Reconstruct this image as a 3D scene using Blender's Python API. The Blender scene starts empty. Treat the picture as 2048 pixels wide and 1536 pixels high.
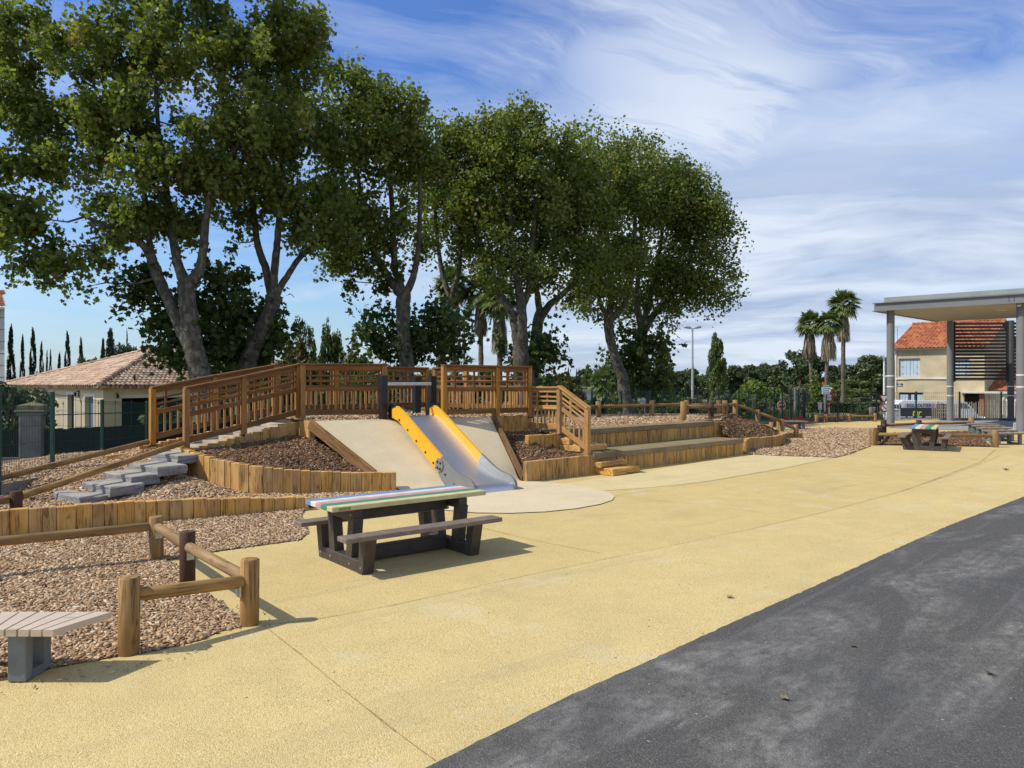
import bpy, math, random
import numpy as np
from mathutils import Vector, Matrix
from mathutils.geometry import delaunay_2d_cdt

random.seed(7)
RNG = np.random.default_rng(7)
SC = bpy.context.scene
COL = SC.collection
R = math.radians

# ------------------------------------------------------------------ camera
EYE = 1.6
F = 1480.0            # focal length in photo pixels (photo is 2048 wide)
cam = bpy.data.cameras.new('camera')
cam.sensor_width = 36.0
cam.lens = 36.0 * F / 2048.0
cam.clip_start = 0.05
cam.clip_end = 5000
camo = bpy.data.objects.new('camera', cam)
COL.objects.link(camo)
camo.location = (0, 0, EYE)
camo.rotation_euler = (R(90), 0, 0)
SC.camera = camo

# ------------------------------------------------------------------ light
SUN_AZ = (-0.975, -0.22)           # horizontal direction towards the sun
SUN_EL = R(48)
SUN_STRENGTH = 4.1
SKY_STRENGTH = 0.145
SC.view_settings.view_transform = 'Standard'
SC.view_settings.look = 'None'
SC.view_settings.gamma = 1.0
SC.view_settings.use_curve_mapping = False
SC.view_settings.exposure = 0.0
SC.cycles.max_bounces = 6
SC.cycles.transparent_max_bounces = 6

sv = Vector((SUN_AZ[0] * math.cos(SUN_EL), SUN_AZ[1] * math.cos(SUN_EL), math.sin(SUN_EL))).normalized()
sun = bpy.data.lights.new('sun', 'SUN')
sun.energy = SUN_STRENGTH
sun.angle = R(0.53)
sun.color = (1.0, 0.95, 0.86)
suno = bpy.data.objects.new('sun', sun)
COL.objects.link(suno)
suno.rotation_euler = (-sv).to_track_quat('-Z', 'Y').to_euler()
suno.location = (-20, -10, 30)


class NT:
    """small helper round a node tree"""
    def __init__(s, tree):
        s.t = tree
        s.n = tree.nodes
        s.l = tree.links

    def node(s, kind, **kw):
        nd = s.n.new(kind)
        ins = kw.pop('ins', {})
        for k, v in kw.items():
            setattr(nd, k, v)
        for k, v in ins.items():
            s.put(nd.inputs[k], v)
        return nd

    def put(s, sock, v):
        if isinstance(v, bpy.types.NodeSocket):
            s.l.new(v, sock)
        elif isinstance(v, bpy.types.Node):
            s.l.new(v.outputs[0], sock)
        else:
            if isinstance(v, (tuple, list)) and len(v) == 3 and sock.type == 'RGBA':
                v = (*v, 1.0)
            sock.default_value = v

    def math(s, op, a, b=0.0, c=0.0, clamp=False):
        nd = s.node('ShaderNodeMath', operation=op, use_clamp=clamp)
        s.put(nd.inputs[0], a)
        s.put(nd.inputs[1], b)
        s.put(nd.inputs[2], c)
        return nd.outputs[0]

    def vmath(s, op, a, b=(0, 0, 0), out=0):
        nd = s.node('ShaderNodeVectorMath', operation=op)
        s.put(nd.inputs[0], a)
        s.put(nd.inputs[1], b)
        return nd.outputs[out]

    def mix(s, fac, a, b, blend='MIX'):
        nd = s.node('ShaderNodeMix', data_type='RGBA', blend_type=blend)
        s.put(nd.inputs['Factor'], fac)
        s.put(nd.inputs['A'], a)
        s.put(nd.inputs['B'], b)
        for o in nd.outputs:
            if o.type == 'RGBA':
                return o

    def ramp(s, fac, stops, interp='LINEAR'):
        nd = s.node('ShaderNodeValToRGB')
        cr = nd.color_ramp
        cr.interpolation = interp
        while len(cr.elements) > 1:
            cr.elements.remove(cr.elements[-1])
        cr.elements[0].position = stops[0][0]
        c = stops[0][1]
        cr.elements[0].color = (*c, 1) if not isinstance(c, (int, float)) else (c, c, c, 1)
        for p, c in stops[1:]:
            e = cr.elements.new(p)
            e.color = (*c, 1) if not isinstance(c, (int, float)) else (c, c, c, 1)
        s.put(nd.inputs['Fac'], fac)
        return nd.outputs['Color']

    def noise(s, vec, scale, detail=3.0, rough=0.55, dist=0.0, lac=2.0):
        nd = s.node('ShaderNodeTexNoise')
        s.put(nd.inputs['Vector'], vec)
        s.put(nd.inputs['Scale'], scale)
        s.put(nd.inputs['Detail'], detail)
        s.put(nd.inputs['Roughness'], rough)
        s.put(nd.inputs['Distortion'], dist)
        s.put(nd.inputs['Lacunarity'], lac)
        return nd.outputs['Fac']

    def mapping(s, vec, scale=(1, 1, 1), rot=(0, 0, 0), loc=(0, 0, 0)):
        nd = s.node('ShaderNodeMapping')
        s.put(nd.inputs['Vector'], vec)
        nd.inputs['Location'].default_value = loc
        nd.inputs['Rotation'].default_value = rot
        nd.inputs['Scale'].default_value = scale
        return nd.outputs[0]

    def attr(s, name, out='Fac'):
        nd = s.node('ShaderNodeAttribute', attribute_name=name)
        return nd.outputs[out]

    def geo(s, out='Position'):
        return s.node('ShaderNodeNewGeometry').outputs[out]


# ------------------------------------------------------------------ sky
world = bpy.data.worlds.new('World')
SC.world = world
world.use_nodes = True
w = NT(world.node_tree)
w.n.clear()
tc = w.node('ShaderNodeTexCoord').outputs['Generated']
sep = w.node('ShaderNodeSeparateXYZ', ins={0: tc})
sky = w.node('ShaderNodeTexSky', sky_type='NISHITA', sun_disc=False)
sky.sun_elevation = SUN_EL
sky.sun_rotation = math.atan2(SUN_AZ[0], SUN_AZ[1])
sky.air_density = 1.0
sky.dust_density = 0.6
sky.ozone_density = 2.2
dz = w.math('MAXIMUM', sep.outputs['Z'], 0.0)
den = w.math('ADD', dz, 0.16)
u_ = w.math('DIVIDE', sep.outputs['X'], den)
v_ = w.math('DIVIDE', sep.outputs['Y'], den)
flat = w.node('ShaderNodeCombineXYZ', ins={0: u_, 1: v_, 2: 0.0}).outputs[0]
# high streaky cirrus, combed along one wind direction
warp = w.node('ShaderNodeTexNoise', ins={'Vector': flat, 'Scale': 0.9, 'Detail': 3.0, 'Roughness': 0.5}).outputs['Color']
wv = w.vmath('SCALE', w.vmath('SUBTRACT', warp, (0.5, 0.5, 0.5)))
wv.node.inputs['Scale'].default_value = 0.85
fw = w.vmath('ADD', flat, wv)
cm = w.mapping(w.mapping(fw, rot=(0, 0, R(-33))), scale=(0.62, 2.3, 1), loc=(0.35, 0.2, 0))
c1 = w.noise(cm, 1.25, 9, 0.62, 0.12)
cf = w.noise(w.mapping(w.mapping(fw, rot=(0, 0, R(-33))), scale=(1.2, 7.0, 1)), 1.6, 6, 0.65, 0.1)
c1b = w.noise(w.mapping(flat, loc=(4.3, 1.1, 0)), 0.75, 3, 0.5)
# low banded veil
bm = w.mapping(w.mapping(fw, rot=(0, 0, R(12))), scale=(0.28, 0.66, 1), loc=(1.2, 0.5, 0))
c2 = w.noise(bm, 1.25, 8, 0.60, 0.25)
az = w.math('ARCTAN2', sep.outputs['X'], sep.outputs['Y'])
right = w.ramp(w.math('MULTIPLY_ADD', az, 0.8, 0.5), [(0.30, 0.0), (0.66, 1.0)])
low = w.ramp(sep.outputs['Z'], [(0.02, 1.0), (0.21, 0.95), (0.29, 0.50), (0.38, 0.0)])
cirf = w.math('ADD', w.math('ADD', w.math('MULTIPLY', c1, 0.62), w.math('MULTIPLY', c1b, 0.40)), w.math('MULTIPLY', cf, 0.16))
cir = w.ramp(cirf, [(0.535, 0.0), (0.635, 0.26), (0.77, 0.90)])
# one big feathered plume high in front, right of the trees
pl_d = w.vmath('DISTANCE', w.mapping(w.mapping(fw, loc=(-0.46, -2.0, 0)), rot=(0, 0, R(-12)), scale=(2.6, 1.15, 1)), (0, 0, 0), 'Value')
plume = w.math('MULTIPLY', w.ramp(pl_d, [(0.0, 1.0), (0.40, 0.85), (1.0, 0.0)]), w.ramp(w.math('ADD', w.math('MULTIPLY', cf, 0.7), w.math('MULTIPLY', c1, 0.5)), [(0.38, 0.20), (0.64, 1.0)]))
vbias = w.math('MULTIPLY', w.math('MULTIPLY', right, low), 0.30)
veil = w.ramp(w.math('ADD', c2, vbias), [(0.50, 0.0), (0.62, 0.50), (0.80, 0.95)])
lowleft = w.math('MULTIPLY', w.math('SUBTRACT', 1.0, right), w.ramp(sep.outputs['Z'], [(0.05, 0.75), (0.30, 0.0)]))
cmask = w.math('MAXIMUM', w.math('MULTIPLY', w.math('MAXIMUM', cir, plume), w.math('SUBTRACT', 1.0, lowleft)), veil)
# thin parts white, thick parts grey-blue underneath
c3 = w.noise(w.mapping(w.mapping(fw, rot=(0, 0, R(14))), scale=(0.36, 0.95, 1), loc=(3.1, 1.7, 0)), 1.45, 7, 0.56, 0.3)
thick = w.math('MULTIPLY', w.ramp(c3, [(0.41, 0.0), (0.57, 1.0)]), w.math('MULTIPLY', right, low))
ccol = w.mix(thick, (0.76, 0.84, 0.97), (0.43, 0.53, 0.74))
hz_ = w.ramp(sep.outputs['Z'], [(0.0, (0.62, 0.76, 1.02)), (0.10, (0.80, 0.92, 1.08)), (0.25, (0.74, 0.91, 1.16)), (0.42, (0.58, 0.80, 1.24)), (0.50, (0.66, 0.84, 1.20)), (0.66, (0.98, 0.99, 1.0))])  # tint whitened overhead, out of view, added to take blue out of the shade
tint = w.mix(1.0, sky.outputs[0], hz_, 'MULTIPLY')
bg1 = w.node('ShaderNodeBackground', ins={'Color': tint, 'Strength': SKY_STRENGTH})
bg2 = w.node('ShaderNodeBackground', ins={'Color': ccol, 'Strength': 1.0})
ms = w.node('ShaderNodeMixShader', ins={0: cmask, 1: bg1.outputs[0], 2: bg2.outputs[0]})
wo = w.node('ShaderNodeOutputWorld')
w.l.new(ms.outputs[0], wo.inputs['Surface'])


# ------------------------------------------------------------------ pixel <-> place
def P(px, py, y):
    """point at depth y seen at photo pixel (px, py)"""
    return Vector(((px - 1024) / F * y, y, EYE - (py - 768) / F * y))


def G(px, py, z=0.0):
    """point on the level z seen at photo pixel (px, py)"""
    y = (EYE - z) * F / (py - 768)
    return Vector(((px - 1024) / F * y, y, z))


# ------------------------------------------------------------------ mesh builder
class MB:
    def __init__(s):
        s.v = []; s.f = []; s.g = []; s.r = []; s.m = []; s.sm = []

    def add(s, verts, faces, gco=None, rnd=0.5, mi=0, smooth=False):
        b = len(s.v)
        s.v.extend([tuple(p) for p in verts])
        s.f.extend([tuple(b + i for i in f) for f in faces])
        s.g.extend([tuple(p) for p in (gco if gco is not None else verts)])
        s.r.extend([rnd] * len(verts) if not isinstance(rnd, (list, np.ndarray)) else list(rnd))
        s.m.extend([mi] * len(faces))
        s.sm.extend([smooth] * len(faces))

    def hexa(s, o, a, b, c, mi=0, rnd=None, ch=0.0):
        """box (possibly sheared) from corner o along vectors a, b, c; grain runs along the longest one; ch = chamfer"""
        o, a, b, c = Vector(o), Vector(a), Vector(b), Vector(c)
        if a.cross(b).dot(c) < 0:
            a, b = b, a
        la, lb, lc = a.length, b.length, c.length
        order = sorted([(la, 0), (lb, 1), (lc, 2)], reverse=True)
        idx = [k for _, k in order]
        off = Vector((random.uniform(0, 50), random.uniform(0, 50), random.uniform(0, 50)))
        if rnd is None:
            rnd = random.random()
        L = (la, lb, lc)
        if ch <= 0:
            par = [(0, 0, 0), (1, 0, 0), (1, 1, 0), (0, 1, 0), (0, 0, 1), (1, 0, 1), (1, 1, 1), (0, 1, 1)]
            faces = [(0, 3, 2, 1), (4, 5, 6, 7), (0, 1, 5, 4), (1, 2, 6, 5), (2, 3, 7, 6), (3, 0, 4, 7)]
        else:
            e = [min(ch / max(l, 1e-6), 0.45) for l in L]
            par = []
            key = {}
            for sx in (0, 1):
                for sy in (0, 1):
                    for sz in (0, 1):
                        base = [sx, sy, sz]
                        for k in range(3):
                            p = [abs(base[q] - e[q]) if q != k else base[q] for q in range(3)]
                            key[(sx, sy, sz, k)] = len(par)
                            par.append(tuple(p))
            K = key
            faces = []
            for k in range(3):
                i, j = [(1, 2), (2, 0), (0, 1)][k]
                for sv_ in (0, 1):
                    q = []
                    for (p0, p1) in ((0, 0), (1, 0), (1, 1), (0, 1)):
                        cc = [0, 0, 0]
                        cc[k] = sv_; cc[i] = p0; cc[j] = p1
                        q.append(K[(*cc, k)])
                    faces.append(tuple(q) if sv_ else tuple(reversed(q)))
            for k in range(3):          # edges along axis k
                i, j = [(1, 2), (2, 0), (0, 1)][k]
                for p0 in (0, 1):
                    for p1 in (0, 1):
                        c0 = [0, 0, 0]; c1_ = [0, 0, 0]
                        c0[i] = c1_[i] = p0; c0[j] = c1_[j] = p1
                        c0[k] = 0; c1_[k] = 1
                        q = (K[(*c0, i)], K[(*c0, j)], K[(*c1_, j)], K[(*c1_, i)])
                        faces.append(q if (p0 ^ p1) else tuple(reversed(q)))
            for sx in (0, 1):
                for sy in (0, 1):
                    for sz in (0, 1):
                        q = (K[(sx, sy, sz, 0)], K[(sx, sy, sz, 1)], K[(sx, sy, sz, 2)])
                        faces.append(q if (sx + sy + sz) % 2 == 1 else tuple(reversed(q)))
        vs = [o + a * p[0] + b * p[1] + c * p[2] for p in par]
        g = []
        for p in par:
            l = (p[0] * la, p[1] * lb, p[2] * lc)
            g.append(off + Vector((l[idx[0]], l[idx[1]], l[idx[2]])))
        s.add(vs, faces, g, rnd, mi)

    def box(s, cx, cy, cz, sx, sy, sz, rz=0.0, mi=0, rnd=None, ch=0.0):
        a = Vector((math.cos(rz), math.sin(rz), 0)) * sx
        b = Vector((-math.sin(rz), math.cos(rz), 0)) * sy
        c = Vector((0, 0, sz))
        s.hexa(Vector((cx, cy, cz)) - (a + b + c) / 2, a, b, c, mi, rnd, ch)

    def beam(s, p0, p1, wid, hei, mi=0, rnd=None, ch=0.0, up=Vector((0, 0, 1))):
        """straight bar p0->p1 (centre line), wid horizontal, hei along up"""
        p0, p1 = Vector(p0), Vector(p1)
        d = p1 - p0
        side = d.cross(up)
        if side.length < 1e-6:
            side = Vector((1, 0, 0))
        side.normalize()
        u = side.cross(d).normalized()
        s.hexa(p0 - side * wid / 2 - u * hei / 2, d, side * wid, u * hei, mi, rnd, ch)

    def tube(s, pts, rad, seg=12, cap=True, mi=0, rnd=None, smooth=True, jit=0.0):
        pts = [Vector(p) for p in pts]
        if not isinstance(rad, (list, tuple)):
            rad = [rad] * len(pts)
        if rnd is None:
            rnd = random.random()
        off = Vector((random.uniform(0, 50), random.uniform(0, 50), random.uniform(0, 50)))
        n = len(pts)
        vs, g, fs = [], [], []
        prev = None
        run = 0.0
        for i in range(n):
            t = (pts[min(i + 1, n - 1)] - pts[max(i - 1, 0)]).normalized()
            if prev is None:
                a = t.cross(Vector((0, 0, 1)))
                if a.length < 0.05:
                    a = t.cross(Vector((0, 1, 0)))
                a.normalize()
            else:
                a = (prev - t * prev.dot(t)).normalized()
            prev = a
            b = t.cross(a)
            if i:
                run += (pts[i] - pts[i - 1]).length
            for k in range(seg):
                an = 2 * math.pi * k / seg
                rr = rad[i] * (1 + (random.uniform(-jit, jit) if jit else 0))
                vs.append(pts[i] + (a * math.cos(an) + b * math.sin(an)) * rr)
                g.append(off + Vector((run, math.cos(an) * rad[i], math.sin(an) * rad[i])))
        for i in range(n - 1):
            for k in range(seg):
                k2 = (k + 1) % seg
                fs.append((i * seg + k, i * seg + k2, (i + 1) * seg + k2, (i + 1) * seg + k))
        s.add(vs, fs, g, rnd, mi, smooth)
        if cap:
            s.add(vs[:seg], [tuple(range(seg - 1, -1, -1))], g[:seg], rnd, mi)
            s.add(vs[-seg:], [tuple(range(seg))], g[-seg:], rnd, mi)

    def log(s, p0, p1, r, seg=16, mi=0, rnd=None, ch=0.008):
        """round timber with slightly rounded ends"""
        p0, p1 = Vector(p0), Vector(p1)
        d = (p1 - p0).normalized()
        L = (p1 - p0).length
        s.tube([p0, p0 + d * ch, p0 + d * (L * 0.5), p1 - d * ch, p1], [r - ch, r, r * 1.0, r, r - ch], seg, True, mi, rnd)

    def prism(s, poly, o, ax, ay, az, mi=0, rnd=None):
        """2-D outline in the plane ax, ay from o, extruded along az"""
        o, ax, ay, az = Vector(o), Vector(ax), Vector(ay), Vector(az)
        n = len(poly)
        area = sum(poly[i][0] * poly[(i + 1) % n][1] - poly[(i + 1) % n][0] * poly[i][1] for i in range(n))
        if area * ax.cross(ay).dot(az) < 0:
            poly = list(reversed(poly))
        vs = [o + ax * p[0] + ay * p[1] for p in poly]
        vs += [v + az for v in vs]
        if rnd is None:
            rnd = random.random()
        fs = [tuple(range(n - 1, -1, -1)), tuple(range(n, 2 * n))]
        fs += [(i, (i + 1) % n, n + (i + 1) % n, n + i) for i in range(n)]
        s.add(vs, fs, None, rnd, mi)

    def build(s, name, mats, parent=None, origin=None):
        if not isinstance(mats, (list, tuple)):
            mats = [mats]
        me = bpy.data.meshes.new(name)
        V = np.array(s.v, dtype=np.float64)
        if parent is not None:
            org = np.array(parent_origin(parent))
        elif origin is not None:
            org = np.array(origin)
        else:
            org = np.array([(V[:, 0].min() + V[:, 0].max()) / 2, (V[:, 1].min() + V[:, 1].max()) / 2, V[:, 2].min()])
        me.from_pydata((V - org).tolist(), [], s.f)
        at = me.attributes.new('gco', 'FLOAT_VECTOR', 'POINT')
        at.data.foreach_set('vector', np.array(s.g, dtype=np.float32).ravel())
        ar = me.attributes.new('rnd', 'FLOAT', 'POINT')
        ar.data.foreach_set('value', np.array(s.r, dtype=np.float32))
        for m in mats:
            me.materials.append(m)
        me.polygons.foreach_set('material_index', s.m)
        me.polygons.foreach_set('use_smooth', s.sm)
        me.update()
        o = bpy.data.objects.new(name, me)
        COL.objects.link(o)
        if parent is not None:
            o.parent = parent
        else:
            o.location = org
        return o


WORLD_ORG = {}


def parent_origin(p):
    """where the builder's coordinates have their zero for children of p (a part sits on its thing's zero)"""
    while p.parent is not None:
        p = p.parent
    return WORLD_ORG.get(p.name, (0, 0, 0))


def tag(o, label, cat, group=None, kind=None):
    o['label'] = label
    o['category'] = cat
    if group:
        o['group'] = group
    if kind:
        o['kind'] = kind
    return o


def thing(name, loc, label, cat, group=None):
    o = bpy.data.objects.new(name, None)
    o.empty_display_size = 0.1
    COL.objects.link(o)
    o.location = loc
    WORLD_ORG[o.name] = tuple(loc)
    return tag(o, label, cat, group)


def local_thing(name, label, cat, group=None):
    """a thing modelled round the zero point and placed afterwards"""
    o = thing(name, (0, 0, 0), label, cat, group)
    return o


def structure(o):
    o['kind'] = 'structure'
    return o


KIDS = {}


def copy_tree(o, loc, rz=0.0, label=None, scale=None):
    c = o.copy()
    COL.objects.link(c)
    c.location = loc
    c.rotation_euler = (0, 0, rz)
    if scale:
        c.scale = scale
    if label:
        c['label'] = label
    for ch in o.children:
        d = ch.copy()
        COL.objects.link(d)
        d.parent = c
        for g in ch.children:
            e = g.copy()
            COL.objects.link(e)
            e.parent = d
    return c


def raw_mesh(name, verts, faces_flat, nper, mat, rnd_face=None, parent=None, smooth=False, origin=None, gco=None):
    """numpy mesh with nper-gons; rnd per vertex"""
    V = np.asarray(verts, dtype=np.float32)
    if parent is not None:
        V = V - np.array(parent_origin(parent), dtype=np.float32)
    elif origin is not None:
        V = V - np.array(origin, dtype=np.float32)
    nf = len(faces_flat) // nper
    me = bpy.data.meshes.new(name)
    me.vertices.add(len(V))
    me.vertices.foreach_set('co', V.ravel())
    me.loops.add(nf * nper)
    me.loops.foreach_set('vertex_index', np.asarray(faces_flat, dtype=np.int32))
    me.polygons.add(nf)
    me.polygons.foreach_set('loop_start', np.arange(0, nf * nper, nper, dtype=np.int32))
    if smooth:
        me.polygons.foreach_set('use_smooth', np.ones(nf, dtype=bool))
    if rnd_face is not None:
        ar = me.attributes.new('rnd', 'FLOAT', 'POINT')
        ar.data.foreach_set('value', np.asarray(rnd_face, dtype=np.float32))
    if gco is not None:
        ar = me.attributes.new('gco', 'FLOAT_VECTOR', 'POINT')
        ar.data.foreach_set('vector', np.asarray(gco, dtype=np.float32).ravel())
    me.update(calc_edges=True)
    me.validate()
    me.materials.append(mat)
    o = bpy.data.objects.new(name, me)
    COL.objects.link(o)
    if parent is not None:
        o.parent = parent
    elif origin is not None:
        o.location = origin
    return o
# ------------------------------------------------------------------ materials
def new_mat(name):
    m = bpy.data.materials.new(name)
    m.use_nodes = True
    t = NT(m.node_tree)
    t.n.clear()
    out = t.node('ShaderNodeOutputMaterial')
    bs = t.node('ShaderNodeBsdfPrincipled')
    t.l.new(bs.outputs[0], out.inputs['Surface'])
    t.out = out
    return m, t, bs


def bump(t, bs, height, strength=0.5, dist=0.01):
    b = t.node('ShaderNodeBump', ins={'Strength': strength, 'Distance': dist, 'Height': height})
    t.l.new(b.outputs[0], bs.inputs['Normal'])


def plain(name, col, rough=0.6, var=0.12, scale=6.0, metal=0.0, spec=0.5, fine=0.0):
    """painted or cast material with faint blotches and grime"""
    m, t, bs = new_mat(name)
    g = t.geo()
    n = t.noise(g, scale, 5, 0.6)
    dark = tuple(c * (1 - var * 1.6) for c in col)
    lite = tuple(min(1, c * (1 + var)) for c in col)
    c = t.mix(t.ramp(n, [(0.3, 0.0), (0.7, 1.0)]), dark, lite)
    t.put(bs.inputs['Base Color'], c)
    t.put(bs.inputs['Roughness'], t.math('MULTIPLY_ADD', n, 0.2, rough - 0.1))
    bs.inputs['Metallic'].default_value = metal
    bs.inputs['Specular IOR Level'].default_value = spec
    if fine:
        bump(t, bs, t.noise(g, 90, 3, 0.6), fine, 0.004)
    return m


def wood(name, dark, mid, lite, crack=0.5, rough=0.75, grey=None):
    m, t, bs = new_mat(name)
    g = t.attr('gco', 'Vector')
    r = t.attr('rnd')
    w1 = t.noise(t.mapping(g, scale=(1.3, 9, 9)), 1.0, 4, 0.6, 0.8)
    g2 = t.noise(t.mapping(g, scale=(2.2, 55, 55)), 1.0, 3, 0.6, 0.3)
    g3 = t.noise(t.mapping(g, scale=(0.8, 16, 16), loc=(5, 3, 1)), 1.0, 5, 0.62, 1.5)
    c = t.ramp(w1, [(0.25, dark), (0.5, mid), (0.75, lite)])
    c = t.mix(t.ramp(g2, [(0.35, 0.30), (0.62, 0.0)]), c, dark)
    # drying cracks and sap streaks along the grain
    thin = t.math('ABSOLUTE', t.math('SUBTRACT', g3, 0.5))
    cr = t.ramp(thin, [(0.0, 1.0), (0.016, 0.7), (0.045, 0.0)])
    where = t.ramp(t.noise(t.mapping(g, scale=(2.0, 5, 5), loc=(9, 2, 7)), 1.0, 2), [(0.42, 0.0), (0.56, 1.0)])
    cm_ = t.math('MULTIPLY', t.math('MULTIPLY', cr, where), crack)
    c = t.mix(cm_, c, tuple(x * 0.30 for x in dark))
    # knots
    vo = t.node('ShaderNodeTexVoronoi', feature='F1', ins={'Vector': t.mapping(g, scale=(2.6, 9, 9)), 'Scale': 1.0})
    kn = t.ramp(vo.outputs['Distance'], [(0.0, 1.0), (0.10, 0.55), (0.17, 0.0)])
    c = t.mix(t.math('MULTIPLY', kn, 0.55), c, tuple(x * 0.45 for x in dark))
    hs = t.node('ShaderNodeHueSaturation', ins={'Color': c, 'Value': t.math('MULTIPLY_ADD', r, 0.28, 0.86),
                                                'Saturation': t.math('MULTIPLY_ADD', r, 0.12, 0.94)})
    c = hs.outputs[0]
    if grey:
        gm = t.ramp(t.noise(t.geo(), 1.6, 4, 0.6), [(0.42, 0.0), (0.68, 0.6)])
        c = t.mix(gm, c, grey)
    t.put(bs.inputs['Base Color'], c)
    bs.inputs['Roughness'].default_value = rough
    bs.inputs['Specular IOR Level'].default_value = 0.3
    bump(t, bs, t.math('SUBTRACT', t.math('MULTIPLY', g2, 0.5), cm_), 0.45, 0.004)
    return m


def rubber(name, col, dark, lite, grain=150.0):
    """poured rubber granules"""
    m, t, bs = new_mat(name)
    g = t.geo()
    vo = t.node('ShaderNodeTexVoronoi', feature='F1', ins={'Vector': g, 'Scale': grain})
    vs = t.node('ShaderNodeSeparateColor', ins={0: vo.outputs['Color']})
    gr = t.ramp(vs.outputs[0], [(0.0, dark), (0.25, col), (0.75, col), (1.0, lite)])
    big = t.noise(g, 0.55, 5, 0.62)
    big2 = t.noise(g, 3.2, 4, 0.6)
    c = t.mix(t.ramp(big, [(0.35, 0.0), (0.70, 0.55)]), gr, tuple(x * y for x, y in zip(col, (0.80, 0.80, 0.82))))
    c = t.mix(t.ramp(big2, [(0.42, 0.0), (0.75, 0.45)]), c, tuple(min(1, x * y) for x, y in zip(col, (1.14, 1.13, 1.18))))
    # scuffs left by wheels and shoes, pale dust patches
    sc = t.noise(t.mapping(t.mapping(g, rot=(0, 0, R(-40))), scale=(0.22, 2.6, 1)), 1.0, 4, 0.6, 0.6)
    c = t.mix(t.ramp(sc, [(0.56, 0.0), (0.72, 0.38)]), c, tuple(x * y for x, y in zip(col, (0.62, 0.66, 0.78))))
    du = t.noise(g, 1.3, 6, 0.66)
    c = t.mix(t.ramp(du, [(0.56, 0.0), (0.72, 0.45)]), c, (0.62, 0.58, 0.45))
    dk = t.noise(t.mapping(g, loc=(7, 3, 0)), 0.8, 7, 0.68)
    c = t.mix(t.ramp(dk, [(0.56, 0.0), (0.72, 0.30)]), c, tuple(x * y for x, y in zip(col, (0.60, 0.62, 0.68))))
    # dark specks
    sp = t.node('ShaderNodeTexVoronoi', feature='F1', ins={'Vector': g, 'Scale': 5.5})
    c = t.mix(t.ramp(sp.outputs['Distance'], [(0.035, 0.75), (0.06, 0.0)]), c, (0.06, 0.045, 0.03))
    t.put(bs.inputs['Base Color'], c)
    bs.inputs['Roughness'].default_value = 0.95
    bs.inputs['Specular IOR Level'].default_value = 0.12
    md = t.noise(g, 38, 3, 0.7)
    h = t.math('ADD', t.math('MULTIPLY', vo.outputs['Distance'], -0.9), t.math('MULTIPLY', md, 1.3))
    bump(t, bs, h, 0.42, 0.010)
    return m


M = {}
M['rubber'] = rubber('yellow_rubber', (0.62, 0.47, 0.20), (0.40, 0.29, 0.10), (0.74, 0.61, 0.32))
M['rubber_near'] = rubber('yellow_rubber_near', (0.64, 0.49, 0.215), (0.42, 0.30, 0.11), (0.78, 0.65, 0.36))
M['rubber_pale'] = rubber('pale_rubber', (0.66, 0.53, 0.27), (0.48, 0.37, 0.16), (0.76, 0.66, 0.40))
M['cream'] = rubber('cream_rubber', (0.68, 0.56, 0.355), (0.54, 0.44, 0.26), (0.78, 0.68, 0.48), 190)
M['seam'] = plain('seam_dirt', (0.38, 0.28, 0.125), 0.95, 0.3, 20)

# asphalt with grey dust, scuffs and roller lines
m, t, bs = new_mat('asphalt'); M['asphalt'] = m
g = t.geo()
ag = t.node('ShaderNodeTexVoronoi', feature='F1', ins={'Vector': g, 'Scale': 130.0})
ac = t.node('ShaderNodeSeparateColor', ins={0: ag.outputs['Color']})
c = t.ramp(ac.outputs[0], [(0.0, (0.068, 0.064, 0.057)), (0.6, (0.100, 0.094, 0.084)), (0.95, (0.125, 0.119, 0.106)), (1.0, (0.19, 0.183, 0.17))])
rot = t.mapping(t.mapping(g, rot=(0, 0, R(-46))), scale=(0.42, 1.5, 1))
d1 = t.noise(rot, 1.0, 6, 0.66, 0.9)
d2 = t.noise(g, 1.25, 7, 0.68, 0.4)
dust = t.math('MULTIPLY', t.ramp(d1, [(0.44, 0.0), (0.60, 1.0)]), t.ramp(d2, [(0.38, 0.0), (0.60, 1.0)]))
dust = t.math('MULTIPLY', dust, t.ramp(t.noise(t.mapping(t.mapping(g, rot=(0, 0, R(-46))), scale=(7, 13, 1)), 1.0, 6, 0.75, 0.4), [(0.36, 0.05), (0.66, 0.75)]))
c = t.mix(dust, c, (0.40, 0.38, 0.345))
rs_ = t.noise(g, 0.9, 5, 0.6)
c = t.mix(t.ramp(rs_, [(0.60, 0.0), (0.72, 0.30)]), c, (0.15, 0.105, 0.09))
fl = t.noise(t.mapping(t.mapping(g, rot=(0, 0, R(-46))), scale=(0.07, 7.0, 1)), 1.0, 3, 0.6, 0.15)
c = t.mix(t.ramp(fl, [(0.62, 0.0), (0.70, 0.30)]), c, (0.20, 0.197, 0.19))
c = t.mix(t.ramp(t.noise(g, 0.8, 4, 0.6), [(0.42, 0.0), (0.70, 0.45)]), c, (0.065, 0.065, 0.069))
sp = t.node('ShaderNodeTexVoronoi', feature='F1', ins={'Vector': t.mapping(g, scale=(1, 1.0, 1)), 'Scale': 7.0})
c = t.mix(t.ramp(sp.outputs['Distance'], [(0.03, 0.85), (0.045, 0.0)]), c, (0.50, 0.45, 0.36))
t.put(bs.inputs['Base Color'], c)
bs.inputs['Roughness'].default_value = 0.88
bs.inputs['Specular IOR Level'].default_value = 0.3
bump(t, bs, t.math('ADD', t.math('MULTIPLY', ag.outputs['Distance'], -1.0), t.math('MULTIPLY', t.noise(g, 45, 3, 0.7), 0.6)), 0.5, 0.008)


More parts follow.
